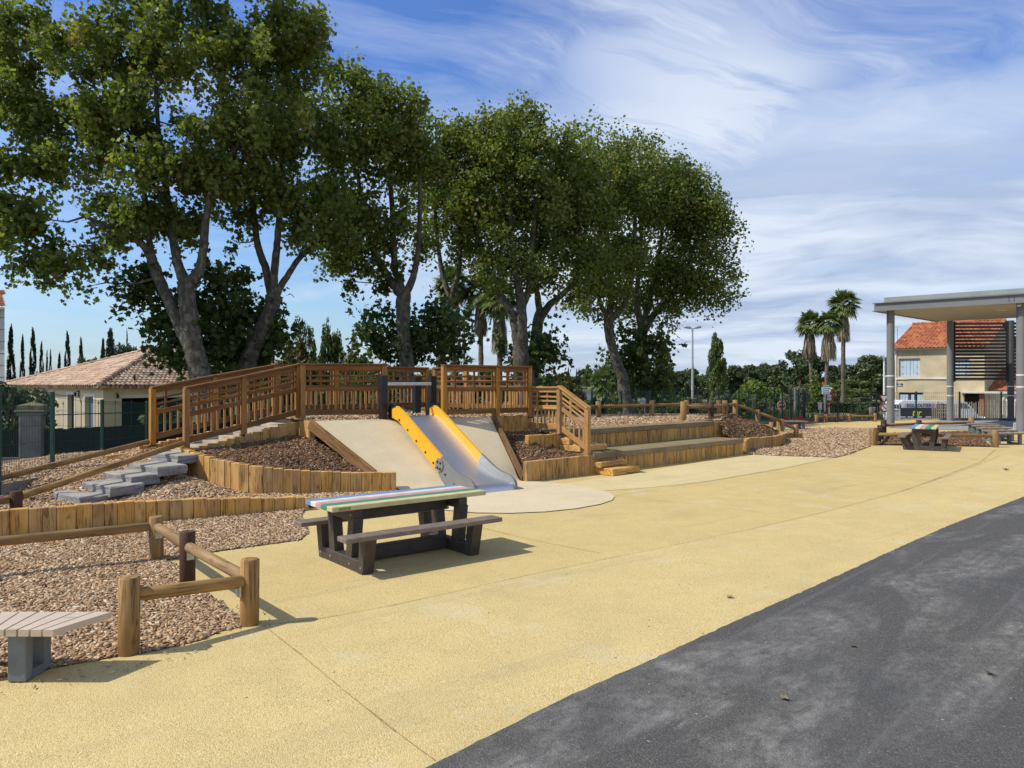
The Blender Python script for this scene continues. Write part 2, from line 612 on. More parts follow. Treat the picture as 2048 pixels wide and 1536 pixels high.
def chip_bed(name, a, b, c_, d):
    m, t, bs = new_mat(name)
    g = t.geo()
    wv = t.vmath('ADD', g, t.vmath('SCALE', t.node('ShaderNodeTexNoise', ins={'Vector': g, 'Scale': 9.0}).outputs['Color'], (0, 0, 0)))
    h = None
    col = None
    for i, (sx, sy, rz) in enumerate(((22, 52, 20), (54, 20, 75), (30, 44, 130))):
        vo = t.node('ShaderNodeTexVoronoi', feature='F1', ins={'Vector': t.mapping(wv, scale=(sx, sy, 30), rot=(0, 0, R(rz))), 'Scale': 1.0})
        s_ = t.node('ShaderNodeSeparateColor', ins={0: vo.outputs['Color']})
        rc = t.ramp(s_.outputs[0], [(0.0, a), (0.35, b), (0.7, c_), (1.0, d)])
        if col is None:
            col, h = rc, s_.outputs[1]
        else:
            f = t.math('GREATER_THAN', s_.outputs[1], h)
            col = t.mix(f, col, rc)
            h = t.math('MAXIMUM', h, s_.outputs[1])
    big = t.noise(g, 1.1, 4, 0.6)
    col = t.mix(t.ramp(big, [(0.40, 0.0), (0.72, 0.45)]), col, a)
    t.put(bs.inputs['Base Color'], col)
    bs.inputs['Roughness'].default_value = 0.95
    bs.inputs['Specular IOR Level'].default_value = 0.15
    bump(t, bs, h, 0.9, 0.03)
    return m


M['chips'] = chip_bed('wood_chip_bed', (0.12, 0.068, 0.036), (0.30, 0.180, 0.102), (0.46, 0.305, 0.190), (0.62, 0.46, 0.32))
M['mulch'] = chip_bed('bark_mulch_bed', (0.055, 0.030, 0.016), (0.14, 0.075, 0.040), (0.23, 0.135, 0.075), (0.36, 0.24, 0.15))


def chip_mat(name, stops):
    m, t, bs = new_mat(name)
    r = t.attr('rnd')
    c = t.ramp(r, stops)
    c = t.mix(t.ramp(t.noise(t.geo(), 60, 3), [(0.4, 0.0), (0.7, 0.35)]), c, (0.16, 0.085, 0.04))
    t.put(bs.inputs['Base Color'], c)
    bs.inputs['Roughness'].default_value = 0.85
    bs.inputs['Specular IOR Level'].default_value = 0.2
    return m


M['chip'] = chip_mat('wood_chip', [(0.0, (0.15, 0.078, 0.042)), (0.3, (0.34, 0.200, 0.105)), (0.65, (0.54, 0.365, 0.210)), (0.88, (0.70, 0.53, 0.345)), (1.0, (0.80, 0.68, 0.50))])
M['bark_chip'] = chip_mat('bark_chip', [(0.0, (0.06, 0.032, 0.017)), (0.45, (0.15, 0.082, 0.043)), (0.85, (0.28, 0.165, 0.09)), (1.0, (0.48, 0.34, 0.21))])

M['sleeper'] = wood('oak_sleeper', (0.43, 0.22, 0.062), (0.66, 0.38, 0.122), (0.78, 0.50, 0.19), 1.0)
M['sleeper_brown'] = wood('oak_sleeper_weathered', (0.37, 0.19, 0.056), (0.57, 0.33, 0.106), (0.70, 0.44, 0.165), 1.0)
M['rail'] = wood('stained_rail_timber', (0.135, 0.056, 0.015), (0.235, 0.105, 0.030), (0.33, 0.165, 0.052), 0.4, 0.6)
M['rail_post'] = wood('rail_post_timber', (0.25, 0.11, 0.026), (0.40, 0.195, 0.048), (0.52, 0.28, 0.078), 0.4, 0.6)
M['stair_rail'] = wood('pale_rail_timber', (0.30, 0.145, 0.045), (0.46, 0.25, 0.09), (0.58, 0.35, 0.15), 0.5, 0.65)
M['log'] = wood('round_log', (0.20, 0.105, 0.037), (0.35, 0.205, 0.080), (0.47, 0.295, 0.125), 0.8, 0.7)
M['log_dark'] = wood('dark_stained_log', (0.045, 0.020, 0.010), (0.085, 0.040, 0.021), (0.13, 0.066, 0.036), 0.5, 0.7)
M['deck'] = wood('deck_board', (0.17, 0.12, 0.055), (0.27, 0.20, 0.095), (0.36, 0.28, 0.145), 0.4, 0.8, (0.30, 0.25, 0.16))
M['edge_beam'] = wood('slope_edge_beam', (0.13, 0.065, 0.027), (0.24, 0.13, 0.056), (0.34, 0.20, 0.095), 0.8, 0.8)
M['pale_wood'] = wood('split_paling', (0.30, 0.24, 0.17), (0.50, 0.43, 0.34), (0.66, 0.60, 0.50), 0.4, 0.85)
M['seat_tan'] = wood('composite_plank', (0.52, 0.41, 0.31), (0.59, 0.475, 0.365), (0.63, 0.515, 0.40), 0.03, 0.7)
M['seat_grey_brown'] = wood('grey_brown_composite_plank', (0.24, 0.185, 0.14), (0.30, 0.235, 0.18), (0.35, 0.28, 0.22), 0.03, 0.8)  # darker grey-brown plank tone for the far benches
M['recycled'] = plain('brown_recycled_plastic', (0.062, 0.046, 0.038), 0.55, 0.22, 14, fine=0.12)
M['recycled_seat'] = plain('grey_brown_seat_plastic', (0.20, 0.155, 0.125), 0.6, 0.14, 10, fine=0.1)
for nm, cc in (('board_blue', (0.15, 0.28, 0.47)), ('board_white', (0.70, 0.66, 0.55)), ('board_pink', (0.60, 0.31, 0.30)),
               ('board_green', (0.06, 0.26, 0.155)), ('board_yellow', (0.63, 0.56, 0.28))):
    M[nm] = plain(nm, cc, 0.5, 0.10, 9)
M['yellow_plastic'] = plain('yellow_slide_plastic', (0.86, 0.42, 0.014), 0.55, 0.04, 3)
M['grey_plastic'] = plain('grey_slide_end', (0.20, 0.205, 0.205), 0.42, 0.06, 5)
M['black_metal'] = plain('black_powder_coat', (0.012, 0.014, 0.018), 0.4, 0.2, 8)
M['bolt'] = plain('black_bolt_cap', (0.015, 0.012, 0.012), 0.5, 0.1, 8)
M['galv'] = plain('galvanised_steel', (0.50, 0.52, 0.54), 0.38, 0.12, 18, metal=0.85)
M['bar_steel'] = plain('pale_steel_bar', (0.55, 0.57, 0.55), 0.4, 0.1, 10, metal=0.3)
m, t, bs = new_mat('brushed_slide_steel'); M['steel'] = m
n = t.noise(t.mapping(t.geo(), rot=(0, 0, R(52)), scale=(3, 90, 90)), 1.0, 3, 0.6)
t.put(bs.inputs['Base Color'], t.ramp(n, [(0.3, (0.60, 0.61, 0.64)), (0.7, (0.70, 0.71, 0.73))]))
bs.inputs['Metallic'].default_value = 1.0
t.put(bs.inputs['Roughness'], t.math('MULTIPLY_ADD', n, 0.10, 0.38))
M['concrete'] = plain('grey_concrete', (0.30, 0.305, 0.305), 0.85, 0.18, 7, fine=0.3)
M['bench_leg'] = plain('blue_grey_bench_leg', (0.165, 0.18, 0.185), 0.75, 0.14, 12, fine=0.2)
M['old_concrete'] = plain('stained_concrete', (0.23, 0.215, 0.19), 0.9, 0.30, 3, fine=0.35)
M['kerb'] = plain('pale_kerb', (0.42, 0.41, 0.38), 0.9, 0.15, 3, fine=0.2)
M['cap_stone'] = plain('mossy_cap_stone', (0.22, 0.19, 0.10), 0.95, 0.35, 9, fine=0.4)
# slate blocks
m, t, bs = new_mat('blue_grey_slate'); M['slate'] = m
g = t.geo()
n1 = t.noise(t.mapping(g, scale=(3, 3, 26)), 1.0, 5, 0.62, 0.6)
n2 = t.noise(g, 9, 5, 0.62)
c = t.ramp(n1, [(0.3, (0.13, 0.13, 0.128)), (0.5, (0.225, 0.222, 0.215)), (0.72, (0.34, 0.335, 0.32))])
c = t.mix(t.ramp(n2, [(0.5, 0.0), (0.72, 0.6)]), c, (0.36, 0.32, 0.25))
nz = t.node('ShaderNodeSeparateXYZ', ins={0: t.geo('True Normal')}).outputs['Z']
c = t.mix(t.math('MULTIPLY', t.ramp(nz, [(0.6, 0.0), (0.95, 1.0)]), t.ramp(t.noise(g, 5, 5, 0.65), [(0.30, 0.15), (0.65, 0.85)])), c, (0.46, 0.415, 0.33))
t.put(bs.inputs['Base Color'], c)
bs.inputs['Roughness'].default_value = 0.8
bump(t, bs, n1, 0.7, 0.02)

M['green_metal'] = plain('green_fence_coat', (0.010, 0.062, 0.042), 0.45, 0.12, 8)
M['dark_metal'] = plain('dark_fence_coat', (0.018, 0.032, 0.030), 0.5, 0.15, 8)
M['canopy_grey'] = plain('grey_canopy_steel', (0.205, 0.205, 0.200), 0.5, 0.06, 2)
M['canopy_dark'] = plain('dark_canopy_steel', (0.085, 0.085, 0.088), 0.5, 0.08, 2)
M['canopy_top'] = plain('roof_flashing', (0.30, 0.34, 0.31), 0.5, 0.06, 2)
M['soffit'] = plain('beige_soffit', (0.56, 0.47, 0.33), 0.7, 0.05, 1.5)
M['louver'] = plain('dark_louver', (0.030, 0.026, 0.027), 0.55, 0.15, 4)
M['white_paint'] = plain('white_paint', (0.76, 0.75, 0.72), 0.5, 0.05, 4)
M['lamp_grey'] = plain('lamp_grey', (0.40, 0.42, 0.43), 0.45, 0.06, 4)
M['render_cream'] = plain('cream_render', (0.68, 0.56, 0.36), 0.9, 0.09, 1.1, fine=0.2)
M['render_tan'] = plain('tan_render', (0.56, 0.455, 0.285), 0.9, 0.16, 0.8, fine=0.2)
M['grey_block'] = plain('grey_block_wall', (0.52, 0.51, 0.47), 0.9, 0.10, 2, fine=0.2)
M['trim_white'] = plain('pale_trim', (0.72, 0.66, 0.54), 0.8, 0.06, 3)
M['shutter_blue'] = plain('pale_blue_shutter', (0.47, 0.56, 0.63), 0.6, 0.07, 3)
M['shutter_grey'] = plain('blue_grey_shutter', (0.16, 0.22, 0.27), 0.6, 0.08, 3)
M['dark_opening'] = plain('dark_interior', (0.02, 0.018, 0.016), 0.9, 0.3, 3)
M['brick_red'] = plain('red_brick_pillar', (0.34, 0.105, 0.062), 0.85, 0.2, 9)
M['black_screen'] = plain('black_fence_screen', (0.010, 0.010, 0.012), 0.8, 0.3, 5)
M['sign_red'] = plain('sign_red', (0.36, 0.012, 0.022), 0.4, 0.05, 6)
M['sign_pink_red'] = plain('bright_red_paint', (0.62, 0.015, 0.035), 0.45, 0.05, 6)
M['sign_white'] = plain('sign_white', (0.80, 0.80, 0.79), 0.4, 0.03, 6)
M['sign_green'] = plain('sign_green', (0.01, 0.21, 0.10), 0.4, 0.05, 6)
M['sign_blue'] = plain('sign_blue', (0.012, 0.018, 0.10), 0.4, 0.05, 6)
M['sign_back'] = plain('grey_sign_back', (0.33, 0.34, 0.34), 0.5, 0.06, 6)
M['sign_text'] = plain('sign_text', (0.05, 0.055, 0.06), 0.5, 0.05, 6)
M['orange'] = plain('orange_plastic', (0.80, 0.12, 0.01), 0.5, 0.08, 6)
M['van_white'] = plain('van_white_paint', (0.78, 0.78, 0.77), 0.25, 0.02, 2)
M['van_dark'] = plain('van_dark_wrap', (0.030, 0.034, 0.042), 0.35, 0.12, 2)
M['van_silver'] = plain('van_silver_band', (0.56, 0.57, 0.58), 0.35, 0.06, 2)
M['lime'] = plain('lime_lettering', (0.72, 0.80, 0.02), 0.5, 0.03, 4)
m, t, bs = new_mat('window_glass'); M['glass'] = m
bs.inputs['Base Color'].default_value = (0.05, 0.07, 0.085, 1)
bs.inputs['Roughness'].default_value = 0.06
bs.inputs['Specular IOR Level'].default_value = 0.8
M['plaque'] = plain('engraved_plaque', (0.35, 0.30, 0.16), 0.5, 0.3, 60)


def tile_mat(name, stops):
    m, t, bs = new_mat(name)
    r = t.attr('rnd')
    c = t.ramp(r, stops)
    c = t.mix(t.ramp(t.noise(t.geo(), 2.2, 5, 0.65), [(0.45, 0.0), (0.75, 0.35)]), c, stops[0][1])
    t.put(bs.inputs['Base Color'], c)
    bs.inputs['Roughness'].default_value = 0.85
    return m


M['tile_pink'] = tile_mat('pale_terracotta', [(0.0, (0.31, 0.185, 0.115)), (0.5, (0.53, 0.35, 0.23)), (1.0, (0.66, 0.49, 0.35))])
M['tile_red'] = tile_mat('orange_terracotta', [(0.0, (0.25, 0.075, 0.032)), (0.5, (0.41, 0.125, 0.050)), (1.0, (0.50, 0.20, 0.085))])


def leaf_mat(name, stops, trans=0.35, rough=0.5, tcol=None):
    m, t, bs = new_mat(name)
    r = t.attr('rnd')
    c = t.ramp(r, stops)
    t.put(bs.inputs['Base Color'], c)
    bs.inputs['Roughness'].default_value = rough
    bs.inputs['Specular IOR Level'].default_value = 0.35
    tr = t.node('ShaderNodeBsdfTranslucent')
    t.put(tr.inputs['Color'], t.mix(1.0, c, tcol or (1.25, 1.35, 0.55), 'MULTIPLY'))
    mx = t.node('ShaderNodeMixShader', ins={0: trans, 1: bs.outputs[0], 2: tr.outputs[0]})
    t.l.new(mx.outputs[0], t.out.inputs['Surface'])
    return m


M['leaf_plane'] = leaf_mat('plane_leaf', [(0.0, (0.070, 0.100, 0.022)), (0.5, (0.160, 0.196, 0.046)), (0.85, (0.255, 0.295, 0.080)), (0.97, (0.34, 0.33, 0.11)), (1.0, (0.32, 0.22, 0.09))], 0.48)
M['leaf_sucker'] = leaf_mat('sucker_leaf', [(0.0, (0.034, 0.056, 0.014)), (0.7, (0.082, 0.120, 0.030)), (1.0, (0.15, 0.185, 0.045))], 0.36)
M['leaf_dark'] = leaf_mat('dark_evergreen_leaf', [(0.0, (0.034, 0.056, 0.022)), (0.6, (0.085, 0.118, 0.044)), (1.0, (0.15, 0.185, 0.07))], 0.2)
M['leaf_mid'] = leaf_mat('mid_green_leaf', [(0.0, (0.050, 0.078, 0.022)), (0.6, (0.125, 0.165, 0.045)), (1.0, (0.20, 0.235, 0.08))], 0.3)
M['leaf_lime'] = leaf_mat('bright_green_leaf', [(0.0, (0.08, 0.12, 0.02)), (0.6, (0.18, 0.24, 0.04)), (1.0, (0.28, 0.33, 0.07))], 0.3)
M['leaf_olive'] = leaf_mat('grey_olive_leaf', [(0.0, (0.09, 0.095, 0.055)), (0.6, (0.17, 0.17, 0.10)), (1.0, (0.27, 0.26, 0.18))], 0.2)
M['leaf_autumn'] = leaf_mat('yellowing_leaf', [(0.0, (0.05, 0.06, 0.014)), (0.5, (0.12, 0.115, 0.03)), (0.8, (0.20, 0.15, 0.055)), (1.0, (0.24, 0.14, 0.08))], 0.3)
M['leaf_cypress'] = leaf_mat('cypress_scale', [(0.0, (0.014, 0.026, 0.012)), (0.6, (0.032, 0.052, 0.022)), (1.0, (0.062, 0.085, 0.036))], 0.05, 0.8)
M['palm_leaf'] = leaf_mat('palm_frond', [(0.0, (0.07, 0.115, 0.035)), (0.6, (0.15, 0.20, 0.065)), (1.0, (0.26, 0.28, 0.11))], 0.25)
M['palm_dead'] = leaf_mat('dead_frond', [(0.0, (0.13, 0.095, 0.058)), (0.6, (0.26, 0.20, 0.135)), (1.0, (0.37, 0.30, 0.21))], 0.1, 0.8, (1, 1, 1))
M['dry_leaf'] = leaf_mat('fallen_leaf', [(0.0, (0.10, 0.055, 0.025)), (1.0, (0.30, 0.22, 0.13))], 0.05, 0.8, (1, 1, 1))
# plane bark
m, t, bs = new_mat('plane_bark'); M['bark'] = m
g = t.geo()
vo = t.node('ShaderNodeTexVoronoi', feature='F1', ins={'Vector': t.vmath('ADD', t.mapping(g, scale=(15, 15, 7.0)), t.node('ShaderNodeTexNoise', ins={'Vector': g, 'Scale': 4.0}).outputs['Color']), 'Scale': 1.0})
vs = t.node('ShaderNodeSeparateColor', ins={0: vo.outputs['Color']})
c = t.ramp(vs.outputs[0], [(0.0, (0.060, 0.050, 0.034)), (0.4, (0.098, 0.084, 0.058)), (0.75, (0.130, 0.118, 0.080)), (1.0, (0.20, 0.185, 0.13))])
c = t.mix(t.ramp(t.noise(g, 14, 4, 0.6), [(0.45, 0.0), (0.75, 0.5)]), c, (0.075, 0.064, 0.046))
t.put(bs.inputs['Base Color'], c)
bs.inputs['Roughness'].default_value = 0.9
bump(t, bs, t.math('ADD', vs.outputs[0], t.noise(g, 26, 4, 0.6)), 0.5, 0.03)
M['bark_brown'] = plain('brown_bark', (0.12, 0.085, 0.058), 0.95, 0.3, 10, fine=0.5)
m, t, bs = new_mat('palm_bark'); M['palm_bark'] = m
g = t.geo()
n = t.noise(t.mapping(g, scale=(6, 6, 14)), 1.0, 4, 0.65, 0.3)
t.put(bs.inputs['Base Color'], t.ramp(n, [(0.3, (0.07, 0.052, 0.036)), (0.6, (0.19, 0.15, 0.11)), (0.8, (0.30, 0.25, 0.19))]))
bs.inputs['Roughness'].default_value = 0.95
bump(t, bs, n, 0.8, 0.05)
# rough ground outside the yard
m, t, bs = new_mat('dry_ground'); M['ground'] = m
g = t.geo()
n = t.noise(g, 0.35, 6, 0.62)
n2 = t.noise(g, 6, 5, 0.65)
c = t.ramp(n, [(0.35, (0.09, 0.11, 0.035)), (0.5, (0.18, 0.165, 0.075)), (0.65, (0.32, 0.26, 0.155))])
c = t.mix(t.ramp(n2, [(0.4, 0.0), (0.7, 0.6)]), c, (0.10, 0.10, 0.045))
t.put(bs.inputs['Base Color'], c)
bs.inputs['Roughness'].default_value = 1.0
bump(t, bs, n2, 0.6, 0.08)
M['road'] = plain('street_asphalt', (0.30, 0.29, 0.275), 0.9, 0.12, 1.2)
M['grass'] = leaf_mat('grass_blade', [(0.0, (0.05, 0.075, 0.02)), (0.6, (0.11, 0.135, 0.045)), (1.0, (0.24, 0.22, 0.11))], 0.25)
# ------------------------------------------------------------------ ground
def smooth(a, b, x):
    t = min(1, max(0, (x - a) / (b - a)))
    return t * t * (3 - 2 * t)


def fence_y(x):
    if x < 2.7:
        return 25.0 + (2.7 - x) * -0.25 if x > -6 else 22.0
    if x < 13.9:
        return 25.0 + (x - 2.7) * 0.946
    return max(32.6, 35.6 - (x - 13.9) * 0.35)


def terrain(x, y):
    if x < -7.2:
        z = -0.02 - 0.98 * smooth(17, 32, y + (-7.2 - x) * 0.25)
        return z - 0.03
    d = y - fence_y(x)
    z = -0.04 - 0.42 * smooth(0.3, 4.5, d)
    z -= 0.95 * smooth(-1.5, 1.0, x - 0.5 * y) * smooth(1.2, 6.0, d)
    z -= 0.35 * smooth(60, 110, y)
    return z


def ground_sheet():
    xs = sorted(set([-1500, -700, -350, -180, -110, -80, -65] + [round(-50 + 1.25 * i, 3) for i in range(81)] + [55, 65, 80, 110, 180, 350, 700, 1500]))
    ys = sorted(set([-300, -100, -40, -15, -5] + [round(0 + 1.25 * i, 3) for i in range(61)] + [80, 90, 105, 130, 180, 260, 400, 700, 1400, 2600]))
    v = [(x, y, terrain(x, y)) for y in ys for x in xs]
    nx = len(xs)
    f = [(j * nx + i, j * nx + i + 1, (j + 1) * nx + i + 1, (j + 1) * nx + i) for j in range(len(ys) - 1) for i in range(nx - 1)]
    me = bpy.data.meshes.new('ground')
    me.from_pydata(v, [], f)
    me.materials.append(M['ground'])
    for p in me.polygons:
        p.use_smooth = True
    o = bpy.data.objects.new('ground', me)
    COL.objects.link(o)
    structure(o)


ground_sheet()

PATCH = {}


def idw(x, y, ctrl, p=3.0):
    sw = sz = 0.0
    for cx, cy, cz in ctrl:
        d = (x - cx) ** 2 + (y - cy) ** 2
        if d < 1e-8:
            return cz
        w_ = 1.0 / d ** (p / 2)
        sw += w_
        sz += w_ * cz
    return sz / sw


def densify(out, step):
    r = []
    n = len(out)
    for i in range(n):
        a, b = Vector(out[i]), Vector(out[(i + 1) % n])
        k = max(1, int((b - a).length / step))
        for j in range(k):
            r.append(tuple(a + (b - a) * j / k))
    return r


def patch(name, outline, mat, step=0.3, ctrl=(), lump=0.0, zoff=0.0, link=True):
    """sheet inside an outline of (x, y, z); heights between them from outline and control points"""
    out = [(p[0], p[1], p[2] if len(p) > 2 else 0.0) for p in outline]
    out = densify(out, step * 1.5)
    cl = out + list(ctrl)
    v2 = [Vector((p[0], p[1])) for p in out]
    xs = [p[0] for p in out]; ys = [p[1] for p in out]
    flat_ = all(abs(p[2] - out[0][2]) < 1e-6 for p in cl) and lump == 0

    def inside(x, y):
        c = False
        n = len(out)
        j = n - 1
        for i in range(n):
            if (out[i][1] > y) != (out[j][1] > y) and x < (out[j][0] - out[i][0]) * (y - out[i][1]) / (out[j][1] - out[i][1]) + out[i][0]:
                c = not c
            j = i
        return c
    pts = list(v2)
    if not flat_:
        y = min(ys) + step / 2
        k = 0
        while y < max(ys):
            x = min(xs) + (step / 2 if k % 2 else step / 4)
            while x < max(xs):
                if inside(x, y) and min((x - p[0]) ** 2 + (y - p[1]) ** 2 for p in out) > (step * 0.45) ** 2:
                    pts.append(Vector((x, y)))
                x += step
            y += step
            k += 1
    n0 = len(v2)
    res = delaunay_2d_cdt(pts, [], [list(range(n0))], 1, 1e-5)
    rv, rf = res[0], res[2]
    V = []
    for i, q in enumerate(rv):
        z = idw(q.x, q.y, cl) if not flat_ else out[0][2]
        if lump and i >= n0:
            z += lump * (math.sin(q.x * 5.1 + q.y * 2.3) + math.sin(q.x * 2.2 - q.y * 6.3) + math.sin(q.x * 9 + q.y * 8)) / 3
        V.append((q.x, q.y, z + zoff))
    fs = []
    for f_ in rf:
        a, b, c = [Vector(V[i]) for i in f_[:3]]
        fs.append(tuple(f_) if (b - a).cross(c - a).z > 0 else tuple(reversed(f_)))
    me = bpy.data.meshes.new(name)
    me.from_pydata(V, [], fs)
    me.materials.append(mat)
    for p in me.polygons:
        p.use_smooth = not flat_
    o = bpy.data.objects.new(name, me)
    COL.objects.link(o)
    structure(o)
    PATCH[name] = o
    return o


def g2(*px, z=0.0):
    return [tuple(G(a, b, z))[:2] + (z,) for a, b in px]


# the whole yard in yellow rubber, then everything laid on it
patch('yard_surface', [(-9.5, -6, 0), (24, -6, 0), (24, 31.9, 0), (20.3, 32.4, 0), (14.2, 33.4, 0), (13.2, 33.6, 0), (10.8, 30.8, 0), (6.4, 26.4, 0), (3, 23.4, 0), (-6, 20, 0), (-7.2, 10.5, 0), (-9.5, 2, 0)], M['rubber'])
asph = g2((850, 1536), (1130, 1395), (1300, 1320), (1475, 1240), (1629, 1172), (1775, 1105), (1899, 1050), (2048, 993), z=0.007)
edge_ = []
for a_, b_ in zip(asph[:-1], asph[1:]):
    a_, b_ = Vector(a_), Vector(b_)
    k_n = int((b_ - a_).length / .05)
    for k_ in range(k_n):
        q_ = a_.lerp(b_, k_ / k_n)
        edge_.append((q_.x + random.gauss(0, .003), q_.y + random.gauss(0, .003), .007))
asph = edge_ + [asph[-1]]
patch('asphalt', [(-2.9, 0.6, .007), (-1.35, 2.05, .007)] + asph + [(9.4, 12.6, .007), (13, 15.6, .007), (23, 19, .007), (23, -6, .007), (-2.9, -6, .007)], M['asphalt'])
near_e = [(520, 1252), (640, 1238), (780, 1212), (900, 1186), (1050, 1152), (1200, 1121), (1350, 1090), (1500, 1059), (1650, 1024), (1800, 984), (1920, 944), (2000, 912)]
near_p = g2(*near_e, z=0.004)
patch('yard_surface_near', near_p + [(14.5, 18.2, .004), (23, 19.2, .004), (23, -5.9, .004), (-9.4, -5.9, .004), (-9.4, 2, .004), (-4, 3.3, .004), (-2.6, 4.05, .004), (-2.0, 4.5, .004)], M['rubber_near'])
patch('yard_surface_pale', g2((1290, 944), (1486, 908), (1560, 911), (1671, 915), (1560, 938), (1420, 962), (1300, 975), (1160, 985), (1120, 968), z=0.004), M['rubber_pale'])


def seam(pts, wid=0.012, z=0.0085):
    mb = MB()
    pts = [Vector((p[0], p[1], z)) for p in pts]
    for a, b in zip(pts[:-1], pts[1:]):
        d = (b - a)
        n = max(1, int(d.length / 0.25))
        side = Vector((-d.y, d.x, 0)).normalized()
        for k in range(n):
            p0 = a + d * k / n
            p1 = a + d * (k + 1) / n
            w0 = wid * random.uniform(0.35, 1.0)
            mb.add([p0 - side * w0 / 2, p1 - side * w0 / 2, p1 + side * w0 / 2, p0 + side * w0 / 2], [(0, 1, 2, 3)])
    return mb


mb = MB()
for pts, wd in ((near_p, 0.009), (g2((526, 1252), (600, 1310), (690, 1385), (790, 1465), (870, 1524)), 0.011),
                (g2((960, 1055), (1050, 1078), (1200, 1107)), 0.009),
                (g2((1671, 915), (1560, 938), (1420, 962), (1230, 992)), 0.010),
                (g2((1230, 992), (1400, 1010), (1560, 1030)), 0.008),
                (g2((1990, 900), (1960, 925), (1900, 948), (1800, 984)), 0.012)):
    q = seam(pts, wd)
    mb.add(q.v, q.f, None, 0.5)
structure(mb.build('yard_surface_seams', M['seam']))

# near chip pit with the log rail round it
pit = g2((351, 1129), (375, 1152), (391, 1167), (412, 1187), (440, 1202), (469, 1232), (490, 1251), (440, 1262), (400, 1280), (300, 1303), (250, 1309), (110, 1334), (0, 1354), z=0.006)
patch('chip_pit_near', [(-5.25, 7.62, .02), (-4.25, 8.32, .02), (-3.4, 8.85, .02), (-2.62, 9.33, .02)] + g2((602, 1030), (618, 1064), (600, 1079), (498, 1093), (420, 1104), (331, 1120), z=0.008) + pit + [(-9.2, 3.2, .01), (-9.4, 6.9, .02)],
      M['chips'], 0.3, [(-3.2, 5.3, .02), (-4.5, 6.5, .03), (-3.5, 8, .02)], 0.012)
# lower bank behind the first wall
patch('chip_bank', [(-9.3, 7.2, .15), (-6.2, 7.3, .20), (-5.24, 7.72, .19), (-4.25, 8.42, .16), (-3.4, 8.95, .12), (-2.75, 9.38, .10), (-2.0, 10.1, .05), (-1.75, 10.9, .02), (-3.0, 10.58, .02), (-3.65, 10.42, .04),
                    (-4.25, 10.68, .12), (-5.0, 11.2, .25), (-4.95, 11.5, .56), (-5.85, 12.2, .56), (-7.0, 13.2, .42), (-8.6, 14.2, .25), (-9.3, 12, .25)],
      M['chips'], 0.28, [(-5.3, 8.4, .12), (-5.4, 8.85, .09), (-5.9, 9.3, .11), (-5.1, 8.95, .10), (-4.85, 9.2, .13), (-5.5, 9.6, .20), (-4.6, 9.6, .19), (-4.45, 10.0, .24), (-5.6, 10.2, .30), (-4.55, 10.5, .26), (-5.0, 10.6, .40), (-5.4, 11.2, .46), (-4.0, 9.6, .10), (-6.6, 9.4, .20), (-7, 10, .27), (-6.6, 11.6, .36)], 0.012)
# planted bed between the curved wall, the ramp and the slope
patch('mulch_bed_west', [(-4.97, 11.32, .56), (-4.2, 10.84, .45), (-3.65, 10.6, .38), (-3.0, 10.76, .30), (-2.3, 10.98, .23), (-2.12, 11.04, .22), (-3.2, 12.0, .70), (-3.6, 12.4, .74), (-4.3, 11.8, .66)],
      M['mulch'], 0.22, [(-3.5, 11.3, .55), (-3.0, 11.4, .50)], 0.02)
patch('mulch_bed_east', [(-.36, 13.62, .72), (-.1, 12.9, .38), (.16, 12.22, .03), (.26, 12.2, .26), (.9, 12.72, .29), (1.42, 13.2, .30), (1.15, 13.4, .33), (.93, 13.62, .36), (.91, 13.70, .62), (.36, 14.25, .68), (-.02, 13.95, .70)],
      M['mulch'], 0.15, [(.35, 13.02, .45), (.62, 13.28, .40), (.86, 13.5, .36), (.31, 13.18, .62), (.6, 13.5, .62), (.0, 13.4, .55), (.15, 13.0, .44), (.5, 13.8, .66)], 0.012)
# top of the mound behind the slide and the plateau behind the stage
patch('chip_platform', [(-3.62, 12.5, 1.0), (-3.24, 12.06, .985), (-2.2, 12.62, .985), (-1.2, 13.16, .985), (-.36, 13.64, .985), (.34, 14.2, .99), (.36, 14.9, 1.0), (-1.8, 16.75, 1.0), (-4.5, 13.95, 1.0), (-4.4, 13.2, 1.0)],
      M['chips'], 0.3, [(-2, 14, 1.03), (-1, 14.5, 1.03)], 0.012)
patch('chip_plateau', [(.36, 14.20, .69), (.90, 13.64, .69), (1.0, 14.3, .70), (4.80, 17.98, .72), (5.0, 17.75, .72), (5.5, 19.2, .74), (6.25, 20.7, .74), (4.6, 22.3, .70), (2.0, 21.6, .70), (-2, 20.4, .70), (-5.2, 17.5, .68), (-5.4, 14.6, .68), (-4.2, 13.9, .7), (-2, 15.2, .7)],
      M['chips'], 0.45, [(3, 18.5, .76), (1, 17.5, .78)], 0.015)
patch('bank', [(6.25, 20.72, .72), (4.6, 22.32, .68), (2.0, 21.62, .68), (-2, 20.42, .68), (-5.2, 17.52, .66), (-5.45, 14.5, .66), (-5.9, 12.3, .5), (-7.2, 13.4, .1), (-7.4, 17.5, -.05), (-4, 22.5, -.06), (1.8, 24.6, -.06), (5.2, 25.2, -.06), (8.4, 23.2, -.03), (7.5, 21.35, .2), (7.0, 21.25, .45)],
      M['mulch'], 0.6, [], 0.03)
patch('mulch_mound', [(5.0, 17.6, .69), (5.5, 19.2, .735), (6.25, 20.68, .735), (7.0, 21.2, .45), (7.75, 21.3, .20), (7.35, 20.0, .20), (6.72, 18.95, .21), (6.3, 18.4, .24), (5.75, 17.95, .24), (5.42, 17.4, .27), (5.22, 17.1, .31), (4.95, 17.35, .42)],
      M['mulch'], 0.3, [(6.0, 19.0, .55), (6.5, 20.0, .55), (5.5, 18.2, .50)], 0.02)
